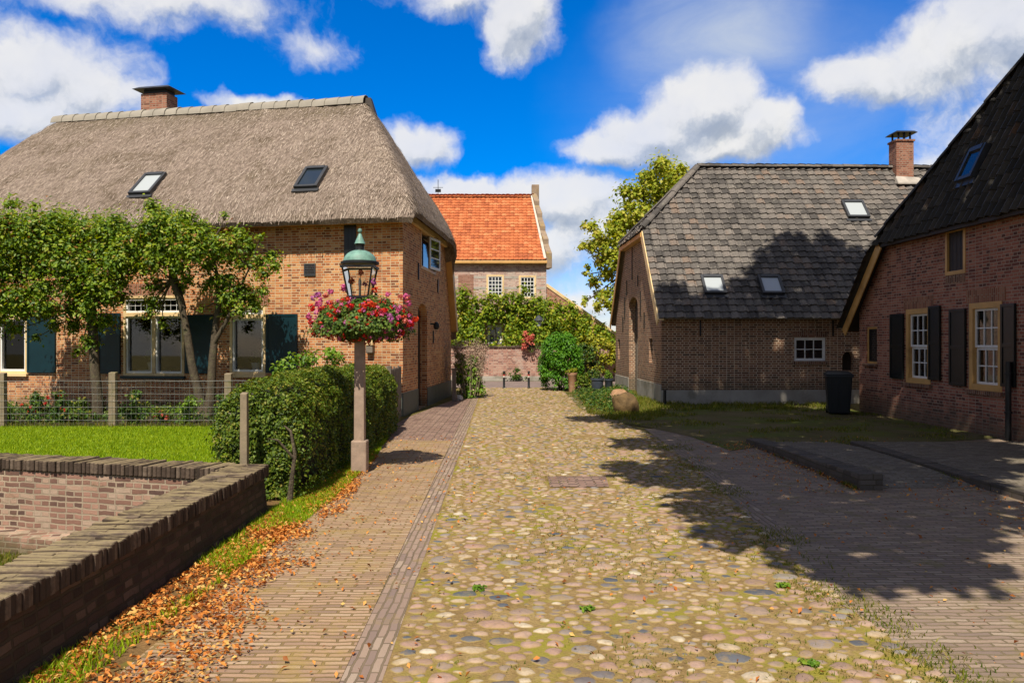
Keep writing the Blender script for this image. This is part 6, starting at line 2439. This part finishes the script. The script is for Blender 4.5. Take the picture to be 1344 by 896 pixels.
polys = [G0]
pl_w = []
for (a, b) in ((866, 531), (866, 417), (1128, 417), (1128, 531)):
    t_, z_ = BP.tz(a, b)
    pl_w.append(to_ground(BP.P(t_, z_ if b < 500 else -1.3)))
polys.append(pl_w)
pr = []
for (a, b) in ((866, 420), (872, 372), (905, 386), (950, 382), (980, 356), (1008, 330), (1020, 314), (1040, 311), (1062, 318), (1092, 310), (1118, 330), (1165, 325), (1180, 330), (1150, 420)):
    u_, v_ = spB.hit(a, b)
    pr.append(to_ground(spB.P(u_, v_)))
polys.append(pr)
for (p_) in ([rp(0, 0, 0), rp(0, 0, 4.2), rp(9, 0, 4.2), rp(9, 0, 0)], [rp(t_h, 0, 4.3), rp(RR, HI, RRZ), rp(RW - t_h, 0, 4.3)]):
    polys.append([to_ground(v) for v in p_])
xs = [p[0] for q in polys for p in q]
ysv = [p[1] for q in polys for p in q]
cs, rs, ks = [], [], []
st_ = .40
gx_ = np.arange(min(xs), max(xs), st_)
gy_ = np.arange(min(ysv), max(ysv), st_)
for a in gx_:
    for b in gy_:
        q = (a + rnd.gauss(0, .06), b + rnd.gauss(0, .08))
        if not any(bool(in_poly(np.array([q[0]]), np.array([q[1]]), pg)[0]) for pg in polys):
            continue
        hgt = 5.4 + max(0, q[1] - 6) * .46 + rnd.random() * 2.6
        ok_ = False
        for _ in range(40):
            p = Vector((q[0] + SUN.x / SUN.z * hgt, q[1] + SUN.y / SUN.z * hgt, hgt))
            if p.y < .3 or (p.z - CAM_H - .75) / p.y > .4287 + .02 or (abs(p.x) - .7) / max(p.y, .1) > .66:
                ok_ = True
                break
            hgt += .5
        if not ok_ or hgt > 24:
            continue
        cs.append(tuple(p))
        rs.append(.38)
        ks.append(46)
print('shade clumps', len(cs))
big_tree('shade_tree', 'tall tree just outside the frame that shades the forecourt', (8.0, 9.6, .1), 5, cs, rs, ks, M['leaf_shade'], .27, .42, (6.6, 9.0, 8.5))


# ================================================================== SHRUBS, VINE, POTS AT THE END OF THE STREET
def shrub(name, label, cat, base, cs, rs, ks, mat, leaf, group=None, stems=True, aspect=.6, stem_mat='bark'):
    t = thing(name, label, cat, base, group)
    P, N = clump_points(cs, rs, ks, flat=.95, hollow=.1, soft=(len(cs) > 30 and mat is not M['leaf_bush']))
    P[:, 2] = np.maximum(P[:, 2], base[2] + .01)
    leaf_obj('foliage', P, N, leaf * (.7 + .6 * rng.random(len(P))), mat, t, aspect=aspect, fold=.14, jitter=.5)
    if stems:
        mb = MB()
        for i in range(min(14, len(cs))):
            c = cs[(i * 7) % len(cs)]
            limb(mb, Vector(base) + Vector((rnd.gauss(0, .05), rnd.gauss(0, .05), -.02)), c, .016, .006, .1, 4)
        mb.build('stems', M[stem_mat], t)
    return t


gw_ = thing('garden_wall', 'low old brick garden wall below the vine at the end of the street', 'wall', (-1, 36.3, 0))
MB().box(-14, 36.2, 0, 6.5, 36.55, 1.52).build('wall_face', M['brick_garden'], gw_)
mb = MB()
xx = -14.0
while xx < 6.5:
    w = rnd.uniform(.19, .22)
    h = rnd.gauss(0, .01)
    mb.box(xx, 36.14, 1.523, xx + w - .012, 36.6, 1.60 + h)
    xx += w
mb.build('coping', M['coping'], gw_, bevel=.01, seg=1)
MB().box(-14, 36.08, 0, 6.5, 36.197, .22).build('plinth', M['plinth_conc'], gw_, bevel=.01)

cs, rs, ks = [], [], []
Yv = 40.4
for a in range(560, 800, 9):
    top = 388 + 5 * math.sin(a * .09) + (max(0, a - 716) * .50)
    for b in range(385, 462, 8):
        if b < top:
            continue
        if 637 < a < 662 and 423 < b < 455:
            continue
        cs.append(tuple(px_at(a + rnd.gauss(0, 3), b + rnd.gauss(0, 3), Yv + rnd.gauss(0, .22))))
        rs.append(.36)
        ks.append(95)
# hanging over the wall
for (a, b) in ((668, 430), (676, 440), (686, 448), (670, 448), (680, 456), (690, 460), (662, 440), (700, 440), (697, 452), (705, 430), (672, 459), (664, 455), (694, 435), (708, 448), (715, 436), (683, 462)):
    cs.append(tuple(px_at(a, b, 36.6 + rnd.gauss(0, .15))))
    rs.append(.33)
    ks.append(60)
for (a, b) in ((590, 440), (600, 448), (612, 444), (625, 450), (604, 435), (618, 436), (630, 443), (590, 425), (600, 418)):
    cs.append(tuple(px_at(a, b, 37.4 + rnd.gauss(0, .2))))
    rs.append(.4)
    ks.append(55)
# shrubs heaped before the wing
for (a, b) in ((735, 420), (750, 415), (765, 422), (780, 432), (795, 438), (770, 436), (745, 430), (788, 446), (725, 412), (800, 446), (760, 440)):
    cs.append(tuple(px_at(a, b, 39.4 + rnd.gauss(0, .3))))
    rs.append(.5)
    ks.append(75)
shrub('climbing_vine', 'leafy vine covering the ground floor of the orange roofed house', 'climbing plant', (-.5, 40.8, 0), cs, rs, ks, M['leaf_vine'], .165)


def dome_shrub(name, label, cat, cxp, base_y, wpx, hpx, mat, leaf, nclump, per, group=None, squash=1.0, off=0.0):
    b = px_ground(cxp, base_y)
    sc = b.y / FPX
    rx, hz = wpx / 2 * sc, hpx * sc
    cs, rs, ks = [], [], []
    for _ in range(nclump):
        th = rnd.random() * 6.283
        v = rnd.random() ** .8
        z = hz * (.06 + .88 * v)
        k = math.sqrt(max(0, 1 - max(0, (v - .45) / .58) ** 2)) * (.86 + .14 * min(1, v / .25))
        q = .80 * k * (1 if rnd.random() < .8 else rnd.random())
        cs.append((b.x + off + rx * q * math.cos(th), b.y + rx * squash * q * math.sin(th), z))
        rs.append(rx * .26)
        ks.append(per)
    return shrub(name, label, cat, (b.x, b.y, 0), cs, rs, ks, mat, leaf, group)


dome_shrub('round_bush', 'dense round dark green bush left of the terracotta pot', 'bush', 736, 512, 60, 75, M['leaf_bush'], .085, 210, 75)
dome_shrub('yellow_shrub', 'yellow green shrub behind the round bush beside the barn', 'bush', 786, 501, 54, 62, M['leaf_yellow'], .13, 60, 50, squash=.6)
dome_shrub('green_shrub', 'loose green shrub between round bush and blue pots', 'bush', 768, 508, 34, 58, M['leaf_mixed'], .11, 60, 45)
dome_shrub('grey_shrub', 'small grey green plant just right of the terracotta pot', 'plant', 765, 515, 22, 26, M['leaf_hedge'], .08, 26, 30)


def pot(name, label, cxp, base_y, wpx, hpx, mat, plant=None, taper=.8):
    b = px_ground(cxp, base_y)
    sc = b.y / FPX
    r_, h = wpx / 2 * sc, hpx * sc
    t = thing(name, label, 'plant pot', (b.x, b.y, 0))
    MB().lathe((b.x, b.y, 0), [(r_ * taper * .95, 0), (r_ * taper, .02), (r_ * .95, h * .85), (r_ * 1.05, h * .88), (r_ * 1.05, h), (r_ * .9, h), (r_ * .85, h * .85)], 20).build('pot', mat, t, smooth=True)
    MB().lathe((b.x, b.y, h * .84), [(r_ * .86, 0), (r_ * .6, .015)], 14).build('soil', M['soil'], t)
    if plant:
        cs = [(b.x + rnd.gauss(0, r_ * .45), b.y + rnd.gauss(0, r_ * .45), h + rnd.random() * plant[1]) for _ in range(14)]
        P, N = clump_points(cs, [r_ * .4] * 14, [26] * 14)
        leaf_obj('foliage', P, N, .06, plant[0], t)
    return t


pot('tall_pot', 'tall terracotta pot right of the round bush', 751.5, 514, 12.5, 25, M['terracotta'], (M['leaf_yellow'], .12))
pot('glazed_pot', 'larger blue grey pot with a leafy plant, beside the boulders', 784, 517, 17, 21, M['pot_blue'], (M['leaf_mixed'], .35))
pot('glazed_pot', 'smaller blue grey pot close to the barn wall', 799, 515, 11, 18, M['pot_blue'], (M['leaf_lime'], .25))


def boulder(label, cxp, base_y, wpx, hpx, mat, seed, name='boulder', flat=.0):
    b = px_ground(cxp, base_y)
    sc = b.y / FPX
    rx, h = wpx / 2 * sc, hpx * sc
    bm = bmesh.new()
    bmesh.ops.create_icosphere(bm, subdivisions=4, radius=1)
    for v in bm.verts:
        n = v.co.normalized()
        k = 1 + .20 * mnoise.noise(n * 1.3 + Vector((seed, 0, 0))) + .06 * mnoise.noise(n * 4 + Vector((seed, 3, 0)))
        p = n * k
        if p.z < -.75:
            p.z = -.75
        v.co = Vector((b.x + p.x * rx, b.y + rx * .9 + p.y * rx * .85, (p.z + .75) * h / 1.75 - .01))
    me = bpy.data.meshes.new(name)
    o = finish(bm, me, name, mat, None, True)
    for p in o.data.polygons:
        p.use_smooth = True
    return tag(o, label, 'boulder')


boulder('big rounded brown boulder in the grass at the street edge', 823, 544, 36, 29, M['boulder'], 3)
boulder('smaller pale orange boulder just behind the big one', 814, 528, 26, 17, M['boulder_pale'], 8)
boulder('whitish rounded stone at the foot of the farmhouse plants', 602.5, 526, 10, 8, M['stone_white'], 12, 'stone')

# bollards
bl = None
for (px_, lab) in ((661.5, 'left of the two thin dark bollards at the street end'), (694, 'right of the two thin dark bollards at the street end')):
    b = px_ground(px_, 509.5)
    if bl is None:
        bl = thing('bollard', lab, 'bollard', (b.x, b.y, 0), 'bollards at the end of the street')
        MB().lathe((b.x, b.y, 0), [(.06, -.02), (.06, .03), (.045, .05), (.042, .42), (.038, .58)], 12).build('post', M['iron'], bl, smooth=True)
        M['band_white'] = plain('white band', (.62, .55, .5), .5, .05)
        M['band_red'] = plain('red band', (.45, .06, .045), .5, .05)
        MB().lathe((b.x, b.y, .42), [(.046, 0), (.046, .06)], 12).build('white_band', M['band_white'], bl, smooth=True)
        MB().lathe((b.x, b.y, .482), [(.046, 0), (.046, .05)], 12).build('red_band', M['band_red'], bl, smooth=True)
        MB().lathe((b.x, b.y, .58), [(.03, 0), (.05, .03), (.05, .06), (.025, .09)], 12).build('knob', M['iron'], bl, smooth=True)
    else:
        c = copy_tree(bl)
        c.location = (b.x, b.y, 0)
        c["label"] = lab

# wall lantern and hanging flowers on the far garden
sl = px_at(707, 432, 37.6)
fl = thing('street_lantern', 'small dark lantern on a pole rising from the vine', 'street lamp', (sl.x, sl.y, 0))
MB().tube([(sl.x, sl.y, 0), (sl.x, sl.y, sl.z + .1)], .04, 8).build('pole', M['iron'], fl, smooth=True)
lz = sl.z
fr_ = MB()
for i in range(4):
    a = math.pi / 2 * i + math.pi / 4
    fr_.tube([(sl.x + .13 * math.cos(a), sl.y + .13 * math.sin(a), lz + .1), (sl.x + .22 * math.cos(a), sl.y + .22 * math.sin(a), lz + .42)], .014, 5)
lf_ = fr_.build('lantern_frame', M['iron'], fl)
MB().lathe((sl.x, sl.y, lz + .42), [(.25, 0), (.21, .05), (.12, .16), (.03, .24)], 12).build('lantern_roof', M['lead'], lf_, smooth=True)
MB().lathe((sl.x, sl.y, lz + .11), [(.09, 0), (.15, .30)], 10).build('lantern_glass', M['pane_blind'], lf_)
hb_ = px_at(694, 447, 36.0)
hf = thing('hanging_flowers', 'bright red hanging flowers over the far garden wall', 'flower basket', tuple(hb_))
cs = [(hb_.x + rnd.gauss(0, .16), hb_.y + rnd.gauss(0, .1), hb_.z + rnd.gauss(0, .14)) for _ in range(26)]
P, N = clump_points(cs, [.13] * 26, [16] * 26)
leaf_obj('blossom', P, N, .09, M['fl_salmon'], hf, aspect=.9)
cs = [(hb_.x + rnd.gauss(0, .22), hb_.y + .1 + rnd.gauss(0, .1), hb_.z - .15 + rnd.gauss(0, .13)) for _ in range(14)]
P, N = clump_points(cs, [.13] * 14, [20] * 14)
leaf_obj('foliage', P, N, .09, M['leaf_mixed'], hf)
MB().lathe((hb_.x, hb_.y + .1, hb_.z - .38), [(.04, 0), (.2, .1), (.24, .22)], 14).build('bowl', M['iron'], hf, smooth=True)
wp = px_at(676, 491, 35.9)
cs = [(wp.x + rnd.gauss(0, .2), 35.85 + rnd.gauss(0, .06), .1 + rnd.random() * .5) for _ in range(14)]
shrub('wall_plant', 'small plant with red flowers at the foot of the garden wall', 'plant', (wp.x, 35.85, 0), cs, [.13] * 14, [26] * 14, M['leaf_mixed'], .09, stems=False)

# tall flowering plants along the gable of the farmhouse
b = px_ground(618, 522)
t = thing('hollyhocks', 'tall pale flowering plants growing against the farmhouse gable end', 'plant', (b.x, b.y, 0))
cs, rs, ks = [], [], []
for (a, c_, r_) in ((606, 515, 9), (618, 512, 9), (608, 500, 10), (620, 498, 9), (600, 490, 9), (612, 486, 10), (622, 484, 8), (604, 478, 8), (615, 474, 7), (598, 500, 8), (625, 508, 7), (600, 470, 6), (610, 518, 8), (596, 482, 6)):
    for dy in (-.2, .25):
        cs.append(tuple(px_at(a + 5 + rnd.gauss(0, 2), c_ + rnd.gauss(0, 2), b.y + dy)))
        rs.append(r_ / FPX * b.y)
        ks.append(75)
P, N = clump_points(cs, rs, ks, hollow=.1)
P[:, 2] = np.maximum(P[:, 2], .02)
leaf_obj('foliage', P, N, .10 * (.7 + .6 * rng.random(len(P))), M['leaf_lime'], t, aspect=.7)
cs, rs, ks = [], [], []
mb = MB()
for k in range(52):
    a, c_ = rnd.uniform(594, 638), rnd.uniform(450, 484)
    p = px_at(a, c_, b.y + rnd.gauss(0, .25))
    cs.append(tuple(p))
    rs.append(.14)
    ks.append(60)
    mb.tube([(b.x + (p.x - b.x) * .5, p.y, .1), p], [.012, .006], 5)
P, N = clump_points(cs, rs, ks, flat=1.9)
leaf_obj('seed_heads', P, N, .05, M['leaf_dry'], t, aspect=.6)
mb.build('stems', M['wood_post'], t)
cs = [tuple(px_at(rnd.uniform(598, 628), rnd.uniform(470, 515), b.y - .3)) for _ in range(12)]
P, N = clump_points(cs, [.05] * 12, [16] * 12)
leaf_obj('blossom', P, N, .055, island_mat('pale yellow petal', [(0, (.55, .45, .25)), (1, (.7, .6, .4))]), t, aspect=.9)
gp_ = thing('gate_post', 'dark weathered wooden post behind the farmhouse gable', 'post', (px_ground(596, 527).x, px_ground(596, 527).y, 0))
q = gp_.location
MB().box(q.x - .06, q.y - .06, -.02, q.x + .06, q.y + .06, .95).build('shaft', M['wood_grey'], gp_, bevel=.01)
MB().box(q.x - .075, q.y - .075, .952, q.x + .075, q.y + .075, 1.0).build('cap', M['wood_grey'], gp_, bevel=.01)

# leafy plant behind the hedge, bed plants
cs = [tuple(px_at(a + rnd.gauss(0, 3), b_ + rnd.gauss(0, 2), 16.6 + rnd.gauss(0, .2))) for (a, b_) in ((372, 476), (385, 470), (398, 468), (410, 466), (425, 463), (438, 467), (448, 470), (418, 470), (400, 474), (432, 460), (380, 480), (440, 476), (366, 482))]
shrub('leafy_plant', 'bright green leafy plant showing above the hedge', 'plant', (-4.2, 16.6, .25), cs, [.17] * len(cs), [34] * len(cs), M['leaf_lime'], .10)
beds = [(12, 552, 10, 30, 'leaf_lime', 'upright strap leaved plant at the left end of the flower bed', .05),
        (45, 545, 22, 36, 'leaf_mixed', 'green bed plant left of the straight fruit tree', .07),
        (75, 548, 26, 46, 'leaf_mixed', 'dark leafy bed plant with red blooms near the fruit tree', .07),
        (105, 550, 20, 28, 'leaf_hedge', 'low bed plant at the foot of the straight fruit tree', .06),
        (175, 550, 26, 40, 'leaf_mixed', 'green bed plant right of the middle fence post', .07),
        (214, 552, 26, 24, 'leaf_hedge', 'low bed plant with salmon pink flowers', .06),
        (245, 550, 22, 32, 'leaf_lime', 'yellow green bed plant left of the forked tree', .06),
        (292, 550, 20, 34, 'leaf_mixed', 'green bed plant right of the forked tree', .07)]
for i, (a, b_, w_, h_, m_, lab, lf2) in enumerate(beds):
    Yb = 17.1 + .6 * rnd.random()
    c0 = px_at(a, b_, Yb)
    c0.z = .03
    cs = [(c0.x + rnd.gauss(0, w_ / 2 / FPX * Yb * .5), Yb + rnd.gauss(0, .12), c0.z + rnd.random() * h_ / FPX * Yb) for _ in range(18)]
    tt = shrub('bed_plant', lab, 'plant', tuple(c0), cs, [.11] * 18, [22] * 18, M[m_], lf2 * 1.15, 'plants in the flower bed', aspect=.35 if i == 0 else .6, stem_mat='leaf_mixed')
    if i in (2, 5, 1):
        fl_c = [(c0.x + rnd.gauss(0, .14), Yb - .1 + rnd.gauss(0, .08), c0.z + (.2 + .5 * rnd.random()) * h_ / FPX * Yb * 1.1) for _ in range(5)]
        P, N = clump_points(fl_c, [.03] * 5, [11] * 5)
        leaf_obj('blossom', P, N, .045, M['fl_salmon' if i == 5 else 'fl_red'], tt, aspect=.9)
# dark filler planting against the house wall
P = scatter([(-14.5, 17.0), (-3.4, 17.0), (-3.4, 18.8), (-14.5, 20.8)], 6000)
P[:, 2] = .03 + rng.random(len(P)) * .26 * (.4 + np.array([max(0, .6 + mnoise.noise(Vector((p[0] * 1.1, p[1] * 1.5, 0)))) for p in P]))
N = rng.normal(0, .5, P.shape) + np.array([[0, -.2, 1]])
o = leaf_obj('bed_ground_cover', P, N, .05 + .05 * rng.random(len(P)), M['leaf_mixed'])
o["kind"] = "stuff"

# potted plants behind the farmhouse windows
for (a, b_, lab) in ((325, 478, 'small plant in a white pot inside the narrow window'), (186, 484, 'potted plant inside the wide twin window')):
    t_, z_ = PF.tz(a, b_)
    c0 = PF.P(t_, hw3[1] + .08, -.42)
    t = thing('potted_plant', lab, 'potted plant', tuple(c0))
    MB().lathe(tuple(c0), [(.09, 0), (.12, .18), (.13, .18), (.13, .2), (.1, .2)], 14).build('pot', M['white'], t, smooth=True)
    cs = [(c0.x + rnd.gauss(0, .06), c0.y + rnd.gauss(0, .05), c0.z + .25 + rnd.random() * .22) for _ in range(9)]
    P, N = clump_points(cs, [.08] * 9, [18] * 9)
    leaf_obj('foliage', P, N, .09, M['leaf_lime'], t, aspect=.4)
    mb = MB()
    mb.pbox(PF, t_ - .35, c0.z - .05, t_ + .35, c0.z - .004, -.7, -.3)
    sh = mb.build('window_ledge', M['white'], house)

# ================================================================== WHEELIE BIN
bb = px_ground(1107, 545)
wb = thing('wheelie_bin', 'dark wheelie bin standing between barn and brick house', 'bin', (bb.x, bb.y, 0))
bx_, by_ = bb.x, bb.y + .30
mb = MB()
rot = R(-18)
cr_, sr_ = math.cos(rot), math.sin(rot)


def bw(lx, ly, z):
    return Vector((bx_ + lx * cr_ - ly * sr_, by_ + lx * sr_ + ly * cr_, z))


w0, w1, d0, d1 = .245, .30, .27, .35
mb.hexa([bw(-w0, -d0, .04), bw(w0, -d0, .04), bw(w0, d0, .04), bw(-w0, d0, .04), bw(-w1, -d1, .98), bw(w1, -d1, .98), bw(w1, d1, .98), bw(-w1, d1, .98)])
body = mb.build('body', M['bin'], wb, bevel=.03, seg=3)
mb = MB()
mb.hexa([bw(-w1 - .025, -d1 - .03, .93), bw(w1 + .025, -d1 - .03, .93), bw(w1 + .025, d1 + .02, .93), bw(-w1 - .025, d1 + .02, .93),
         bw(-w1 - .02, -d1 - .025, .985), bw(w1 + .02, -d1 - .025, .985), bw(w1 + .02, d1 + .015, .985), bw(-w1 - .02, d1 + .015, .985)])
mb.build('rim', M['bin'], body, bevel=.01)
mb = MB()
mb.hexa([bw(-w1 - .03, -d1 - .045, .988), bw(w1 + .03, -d1 - .045, .988), bw(w1 + .03, d1 + .03, .988), bw(-w1 - .03, d1 + .03, .988),
         bw(-w1 + .05, -d1 + .05, 1.05), bw(w1 - .05, -d1 + .05, 1.05), bw(w1 - .05, d1 - .0, 1.07), bw(-w1 + .05, d1 - .0, 1.07)])
mb.build('lid', M['bin'], wb, bevel=.02, seg=3)
MB().tube([bw(-.24, d1 + .07, .99), bw(.24, d1 + .07, .99)], .02, 8).build('handle', M['bin'], wb, smooth=True)
for sx in (-1, 1):
    a, c = bw(sx * .22, d0 + .02, .1), bw(sx * .27, d0 + .02, .1)
    MB().tube([a, c], .1, 18).build('wheel', M['iron'], wb, smooth=True)
mb = MB()
for k in (-.5, 0, .5):
    mb.hexa([bw(k * .4 - .012, -d0 - .012, .12), bw(k * .4 + .012, -d0 - .012, .12), bw(k * .4 + .012, -d0 + .02, .12), bw(k * .4 - .012, -d0 + .02, .12),
             bw(k * .4 - .012, -d1 - .004, .88), bw(k * .4 + .012, -d1 - .004, .88), bw(k * .4 + .012, -d1 + .03, .88), bw(k * .4 - .012, -d1 + .03, .88)])
mb.build('rib', M['bin'], body)

# ================================================================== GRASS, LEAVES, WEEDS
lp = [(-3.3, 10.6), (-3.3, 16.55), (-11.5, 16.55), (-8.6, 11.6)]
P = scatter(lp, 80000, LZ)
o = blades_obj('lawn_grass', P, .045, .010, M['grass'])
o["kind"] = "stuff"
P = scatter([(-11.6, 16.45), (-3.4, 16.45), (-3.4, 16.75), (-11.6, 16.75)], 2200, LZ)
o = blades_obj('fence_grass', P, .11, .010, M['grass_wild'])
o["kind"] = "stuff"
# verge along wall and hedge
v1 = scatter([(-2.56, 3.6), (-2.28, 3.6), (-2.1, 7.2), (-2.02, 9.0), (-2.08, 12), (-2.3, 14.8), (-2.5, 15.8), (-2.55, 8.6)], 26000, .004)
keep = np.array([mnoise.noise(Vector((p[0] * 2.2, p[1] * 1.3, 7))) > -.12 + .25 * rnd.random() - (.25 if p[1] > 7 else 0) for p in v1])
o = blades_obj('verge_grass', v1[keep], .055, .008, M['grass'])
o["kind"] = "stuff"
# grass before the barn
gpoly = GRASS_POLY
v2 = scatter(gpoly, 40000, .012)
keep = np.array([mnoise.noise(Vector((p[0] * .9, p[1] * .9, 1))) + .4 * mnoise.noise(Vector((p[0] * 3, p[1] * 3, 1))) >  .08 + .4 * rnd.random() for p in v2])
o = blades_obj('patch_grass', v2[keep], .05, .010, M['grass_wild'])
o["kind"] = "stuff"
edge = [tuple(px_ground(a, b)[:2]) for a, b in ((770, 543), (800, 552), (860, 553), (880, 540), (1090, 541), (1088, 530), (872, 528), (812, 508), (760, 516))]
v3 = scatter(edge, 24000, .012)
v3 = v3[np.array([mnoise.noise(Vector((p[0] * 1.6, p[1] * 2.2, 5))) + .5 * mnoise.noise(Vector((p[0] * 6, p[1] * 6, 5))) > -.15 + .5 * rnd.random() - .25 * (p[0] < 4.6) for p in v3])]
o = blades_obj('border_grass', v3, .11, .013, M['grass_wild'], lean=.5)
o["kind"] = "stuff"
P = scatter([tuple(px_ground(a, b)[:2]) for a, b in ((750, 520), (775, 541), (800, 546), (835, 530), (820, 512), (775, 512))], 2600, .012)
P[:, 2] = .02 + rng.random(len(P)) * .22
o = leaf_obj('border_weeds', P, rng.normal(0, .5, P.shape) + np.array([[0, -.2, 1]]), .09, M['leaf_mixed'])
o["kind"] = "stuff"
# ragged moss and grass where cobbles and forecourt meet
ey = 2.8 + 12 * rng.random(9000) ** 1.2
ex = np.array([x_right(v) for v in ey]) + rng.normal(0, .16, 9000)
ep = np.stack([ex, ey, np.full(9000, .006)], 1)
ep = ep[np.array([mnoise.noise(Vector((p[0] * 1.5, p[1] * 1.3, 6))) + .4 * mnoise.noise(Vector((p[0] * 6, p[1] * 6, 6))) > -.02 + .3 * rnd.random() for p in ep])]
o = blades_obj('edge_grass', ep, .032, .008, M['grass_wild'], lean=.7)
o["kind"] = "stuff"
# tufts along the kerbs
k1 = np.stack([4.17 - .06 * rng.random(900) ** 2, 9.6 + 4.5 * rng.random(900), np.full(900, .01)], 1)
k2 = np.stack([5.74 - .06 * rng.random(900) ** 2, 6.0 + 7.5 * rng.random(900), np.full(900, .01)], 1)
kk = np.concatenate([k1, k2])
kk = kk[np.array([mnoise.noise(Vector((p[0], p[1] * 1.6, 3))) > .02 for p in kk])]
o = blades_obj('kerb_grass', kk, .06, .008, M['grass_wild'])
o["kind"] = "stuff"
# moss and short grass between the cobbles
n = 46000
yy = 2.6 + 26 * rng.random(n) ** 1.5
xx = np.array([x_strip(v) + (x_right(v) - x_strip(v)) * (rnd.random() ** .8) for v in yy])
P = np.stack([xx, yy, np.full(n, .004)], 1)
keep = np.array([mnoise.noise(Vector((p[0] * 1.4, p[1] * 1.0, 3))) + .5 * mnoise.noise(Vector((p[0] * 5, p[1] * 4, 8))) + .10 * (p[0] - .6) > .06 + .25 * rnd.random() for p in P])
o = blades_obj('joint_grass', P[keep], .026, .007, M['grass_wild'], lean=.7)
o["kind"] = "stuff"
# grass in the sunken corner
P = scatter([(-8, 7.0), (-3.0, 5.5), (-3.0, 8.4), (-8, 9.6)], 22000, -.5)
o = blades_obj('hollow_grass', P, .05, .009, M['grass_wild'])
o["kind"] = "stuff"


def flat_leaves(name, P, size, mat, z=.012, tilt=.45):
    n = len(P)
    N = rng.normal(0, tilt, (n, 3))
    N[:, 2] = 1
    P = np.array(P)
    P[:, 2] = z + rng.random(n) * .022
    V, F = leaf_arrays(P, N, size * (.5 + 1.0 * rng.random(n)), aspect=.58, fold=.16, jitter=.3)
    V[:, 2] = np.maximum(V[:, 2], .006)
    return np_obj(name, V, F, mat)


q = scatter([(-2.56, 3.4), (-1.5, 3.4), (-1.5, 6), (-1.7, 8), (-1.9, 10), (-2.1, 12.5), (-2.3, 13), (-2.5, 8.4)], 24000)
keep = np.array([mnoise.noise(Vector((p[0] * 1.6, p[1] * 1.1, 11))) + .35 * mnoise.noise(Vector((p[0] * 6, p[1] * 6, 2))) > -.52 + .95 * rnd.random() - (.12 if p[1] < 7 else -.12) + .8 * max(0, p[0] + 2.15) for p in q])
a = q[keep]
s1 = np.stack([-2.5 + 2.1 * rng.random(1500) ** 2.2, 3 + 12 * rng.random(1500), np.zeros(1500)], 1)
s2 = np.stack([-.6 + 8 * rng.random(1100), 3 + 12 * rng.random(1100) ** 1.3, np.zeros(1100)], 1)
s3 = np.stack([4.16 - 1.0 * rng.random(620) ** 2.2, 9.3 + 4.8 * rng.random(620), np.zeros(620)], 1)
s4 = np.stack([5.72 - 1.2 * rng.random(420) ** 1.6, 7.0 + 5.0 * rng.random(420), np.full(420, 0.0)], 1)
o = flat_leaves('fallen_leaves', np.concatenate([a, s1, s2, s3, s4]), .034, M['leaf_fallen'], .018)
o["kind"] = "stuff"
# single weeds rooted between the stones
for (a, b_, lab) in ((628, 776, 'small green weed between the cobbles near the gutter strip'), (1063, 875, 'leafy weed in the cobbles at the bottom edge right of centre'),
                     (1027, 771, 'small weed at the edge of the cobbles by the shadow tip'), (770, 803, 'tiny weed in the cobbles in the lower middle'), (1252, 630, 'tuft of weed at the foot of the terrace kerb')):
    c0 = px_ground(a, b_)
    cs = [(c0.x + rnd.uniform(-.035, .035), c0.y + rnd.uniform(-.025, .025), .02 + rnd.random() * .012) for _ in range(6)]
    P, N = clump_points(cs, [.03] * 6, [7] * 6, flat=.35)
    P[:, 2] = np.maximum(P[:, 2], .012)
    V, F = leaf_arrays(P, N, .022 + .03 * rng.random(len(P)), aspect=.5)
    o = np_obj('weed', V, F, M['leaf_lime'], origin=(c0.x, c0.y, 0))
    tag(o, lab, 'plant', 'weeds in the paving')
